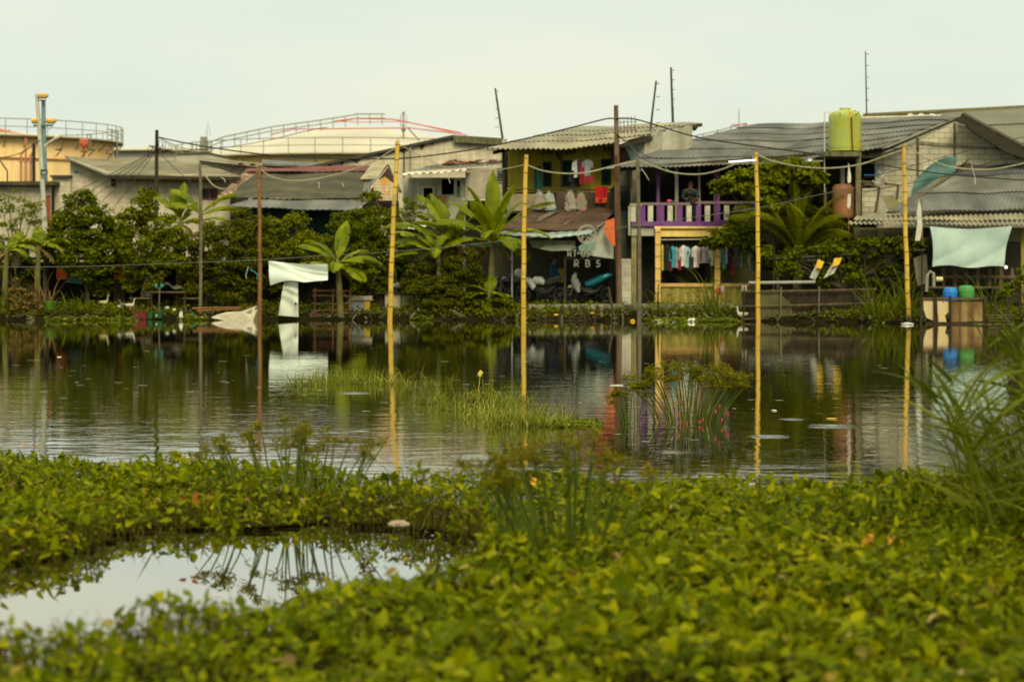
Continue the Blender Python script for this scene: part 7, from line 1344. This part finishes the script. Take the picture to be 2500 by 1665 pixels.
# ---- people
def person(label, loc, yaw, pose, shirt_m, trousers_m, hair_m, skin_c):
    """pose: joints in metres, x forward of the person's face direction, y left, z up; one skinned body with five fingered hands"""
    t = T('person', label, 'person', loc, None, yaw); J = pose
    V_ = []; E = []; Rr = []
    def v(p, r): V_.append(p); Rr.append(r); return len(V_)-1
    def chain(st_, pts):
        a = st_
        for p, r in pts: b = v(p, r); E.append((a, b)); a = b
        return a
    pel = v(J['pelvis'], .125); ch = chain(pel, [(J['waist'], .115), (J['chest'], .14)]); nk = chain(ch, [(J['neck'], .055)]); hd = chain(nk, [(J['chin'], .065), (J['head'], .088), (J['crown'], .06)])
    for s_ in ('l', 'r'):
        chain(pel, [(J['hip_'+s_], .095), (J['knee_'+s_], .06), (J['ankle_'+s_], .04), (J['toe_'+s_], .035)])
        w_ = chain(ch, [(J['sho_'+s_], .06), (J['elb_'+s_], .042), (J['wri_'+s_], .028)]); pm = Vector(J['palm_'+s_]); pv = v(tuple(pm), .03); E.append((w_, pv))
        dr = (pm-Vector(J['wri_'+s_])).normalized(); sd = dr.cross(Vector((1, 0, 0))); sd = (sd if sd.length > .2 else Vector((0, 1, 0))).normalized()
        for k in range(4): o_ = sd*(k-1.5)*.021; L_ = (.06, .075, .07, .055)[k]; cv = Vector((.012, 0, -.008)); chain(pv, [(tuple(pm+dr*.03+o_), .010), (tuple(pm+dr*(.03+L_*.5)+o_+cv), .009), (tuple(pm+dr*(.03+L_)+o_+cv*2.5), .007)])
        chain(pv, [(tuple(pm+sd*.038-dr*.005), .011), (tuple(pm+sd*.055+dr*.025), .009)])
    me = bpy.data.meshes.new('body'); me.from_pydata(V_, E, []); o = bpy.data.objects.new('body', me); COL.objects.link(o); o.parent = t; W[o.name] = Vector((0, 0, 0))
    sk = o.modifiers.new('skin', 'SKIN'); ss = o.modifiers.new('sub', 'SUBSURF'); ss.levels = ss.render_levels = 1
    for i, d in enumerate(me.skin_vertices[0].data): d.radius = (Rr[i], Rr[i]); d.use_root = (i == 0)
    me.materials.append(plain('skin '+label[:6], skin_c, .6)); sk.use_smooth_shade = True
    # face
    h = Vector(J['head']); mb = MB()
    mb.ell(h+Vector((.088, 0, -.015)), (.018, .013, .025), 6, 5); mb.build('nose', MATS['skin '+label[:6]], o)
    for sg in (-1, 1): MB().ell(h+Vector((.078, sg*.032, .012)), (.010, .014, .009), 6, 5).build('eye', black, o); MB().ell(h+Vector((0, sg*.088, -.005)), (.022, .012, .032), 6, 5).build('ear', MATS['skin '+label[:6]], o)
    MB().ell(h+Vector((.078, 0, -.055)), (.010, .026, .008), 6, 5).build('mouth', plain('lips', (.15, .05, .04)), o)
    MB().ell(h+Vector((-.018, 0, .03)), (.103, .10, .10), 14, 9).build('hair', hair_m, t, smooth=True)
    # clothes follow the body
    mb = MB(); P_ = [Vector(J[k]) for k in ('pelvis', 'waist', 'chest', 'neck')]; vs = []; secs = [(P_[0]-Vector((0, 0, .06)), .13, .17), (P_[0], .13, .165), (P_[1], .12, .155), (P_[2]-Vector((0, 0, .05)), .135, .185), (P_[2]+Vector((0, 0, .07)), .125, .19), (P_[3]-Vector((0, 0, .02)), .07, .08)]
    for c, a, b in secs: vs += [c+Vector((a*math.cos(2*PI*k/14), b*math.sin(2*PI*k/14), 0)) for k in range(14)]
    mb.add(vs, [(j*14+i, j*14+(i+1) % 14, (j+1)*14+(i+1) % 14, (j+1)*14+i) for j in range(5) for i in range(14)]+[tuple(range(13, -1, -1)), tuple(70+k for k in range(14))])
    for s_ in ('l', 'r'): a, b, c = (Vector(J[k+s_]) for k in ('sho_', 'elb_', 'wri_')); mb.tube([a.lerp(P_[2], .3), a, b, b.lerp(c, .8)], [.075, .072, .055, .042], 8)
    mb.build('shirt', shirt_m, t, smooth=True); mb = MB()
    for s_ in ('l', 'r'): mb.tube([P_[0].lerp(Vector(J['hip_'+s_]), .4)+Vector((0, 0, .06)), Vector(J['hip_'+s_]), Vector(J['knee_'+s_]), Vector(J['knee_'+s_]).lerp(Vector(J['ankle_'+s_]), .85)], [.11, .115, .085, .065], 9)
    mb.build('trousers', trousers_m, t, smooth=True)
    return t
stand = dict(pelvis=(0, 0, .92), waist=(.0, 0, 1.08), chest=(.0, 0, 1.28), neck=(.01, 0, 1.43), chin=(.035, 0, 1.50), head=(.03, 0, 1.57), crown=(.02, 0, 1.64), hip_l=(0, .1, .85), hip_r=(0, -.1, .85), knee_l=(.03, .11, .47), knee_r=(.0, -.11, .47), ankle_l=(-.01, .12, .07), ankle_r=(-.04, -.12, .07), toe_l=(.14, .14, .035), toe_r=(.11, -.14, .035),
             sho_l=(0, .2, 1.36), sho_r=(0, -.2, 1.36), elb_l=(-.02, .25, 1.08), elb_r=(-.02, -.25, 1.08), wri_l=(.16, .2, .95), wri_r=(.18, -.2, .96), palm_l=(.23, .18, .93), palm_r=(.25, -.18, .94))
person('person in a blue shirt standing between the motorbikes facing right', (P(1353, 700, 77.9).x, 77.9, zf), math.radians(-25), stand, M('blue shirt cloth', (.012, .075, .16), (.01, .06, .13), 4, .9, stain=(7, .6, .5), stainc=(.2, .22, .22)), M('navy trousers', (.012, .03, .06)), plain('black hair', (.012, .01, .008)), (.20, .09, .045))
lean_ = dict(stand); lean_.update(waist=(.05, 0, 1.07), chest=(.14, 0, 1.24), neck=(.2, 0, 1.37), chin=(.24, 0, 1.43), head=(.24, 0, 1.50), crown=(.24, 0, 1.57), sho_l=(.16, .2, 1.31), sho_r=(.16, -.2, 1.31), elb_l=(.24, .27, 1.05), elb_r=(.24, -.27, 1.05), wri_l=(.44, .2, 1.0), wri_r=(.44, -.2, 1.0), palm_l=(.5, .17, 1.0), palm_r=(.5, -.17, 1.0))
zb = P(1684, 556, 77.6).z
person('person in dark clothes leaning on the purple balcony rail', (P(1684, 556, 77.9).x, 77.85, zb), math.radians(-90), lean_, M('dark green shirt cloth', (.02, .03, .025)), M('dark trousers', (.012, .012, .015)), MATS['black hair'], (.10, .05, .03))
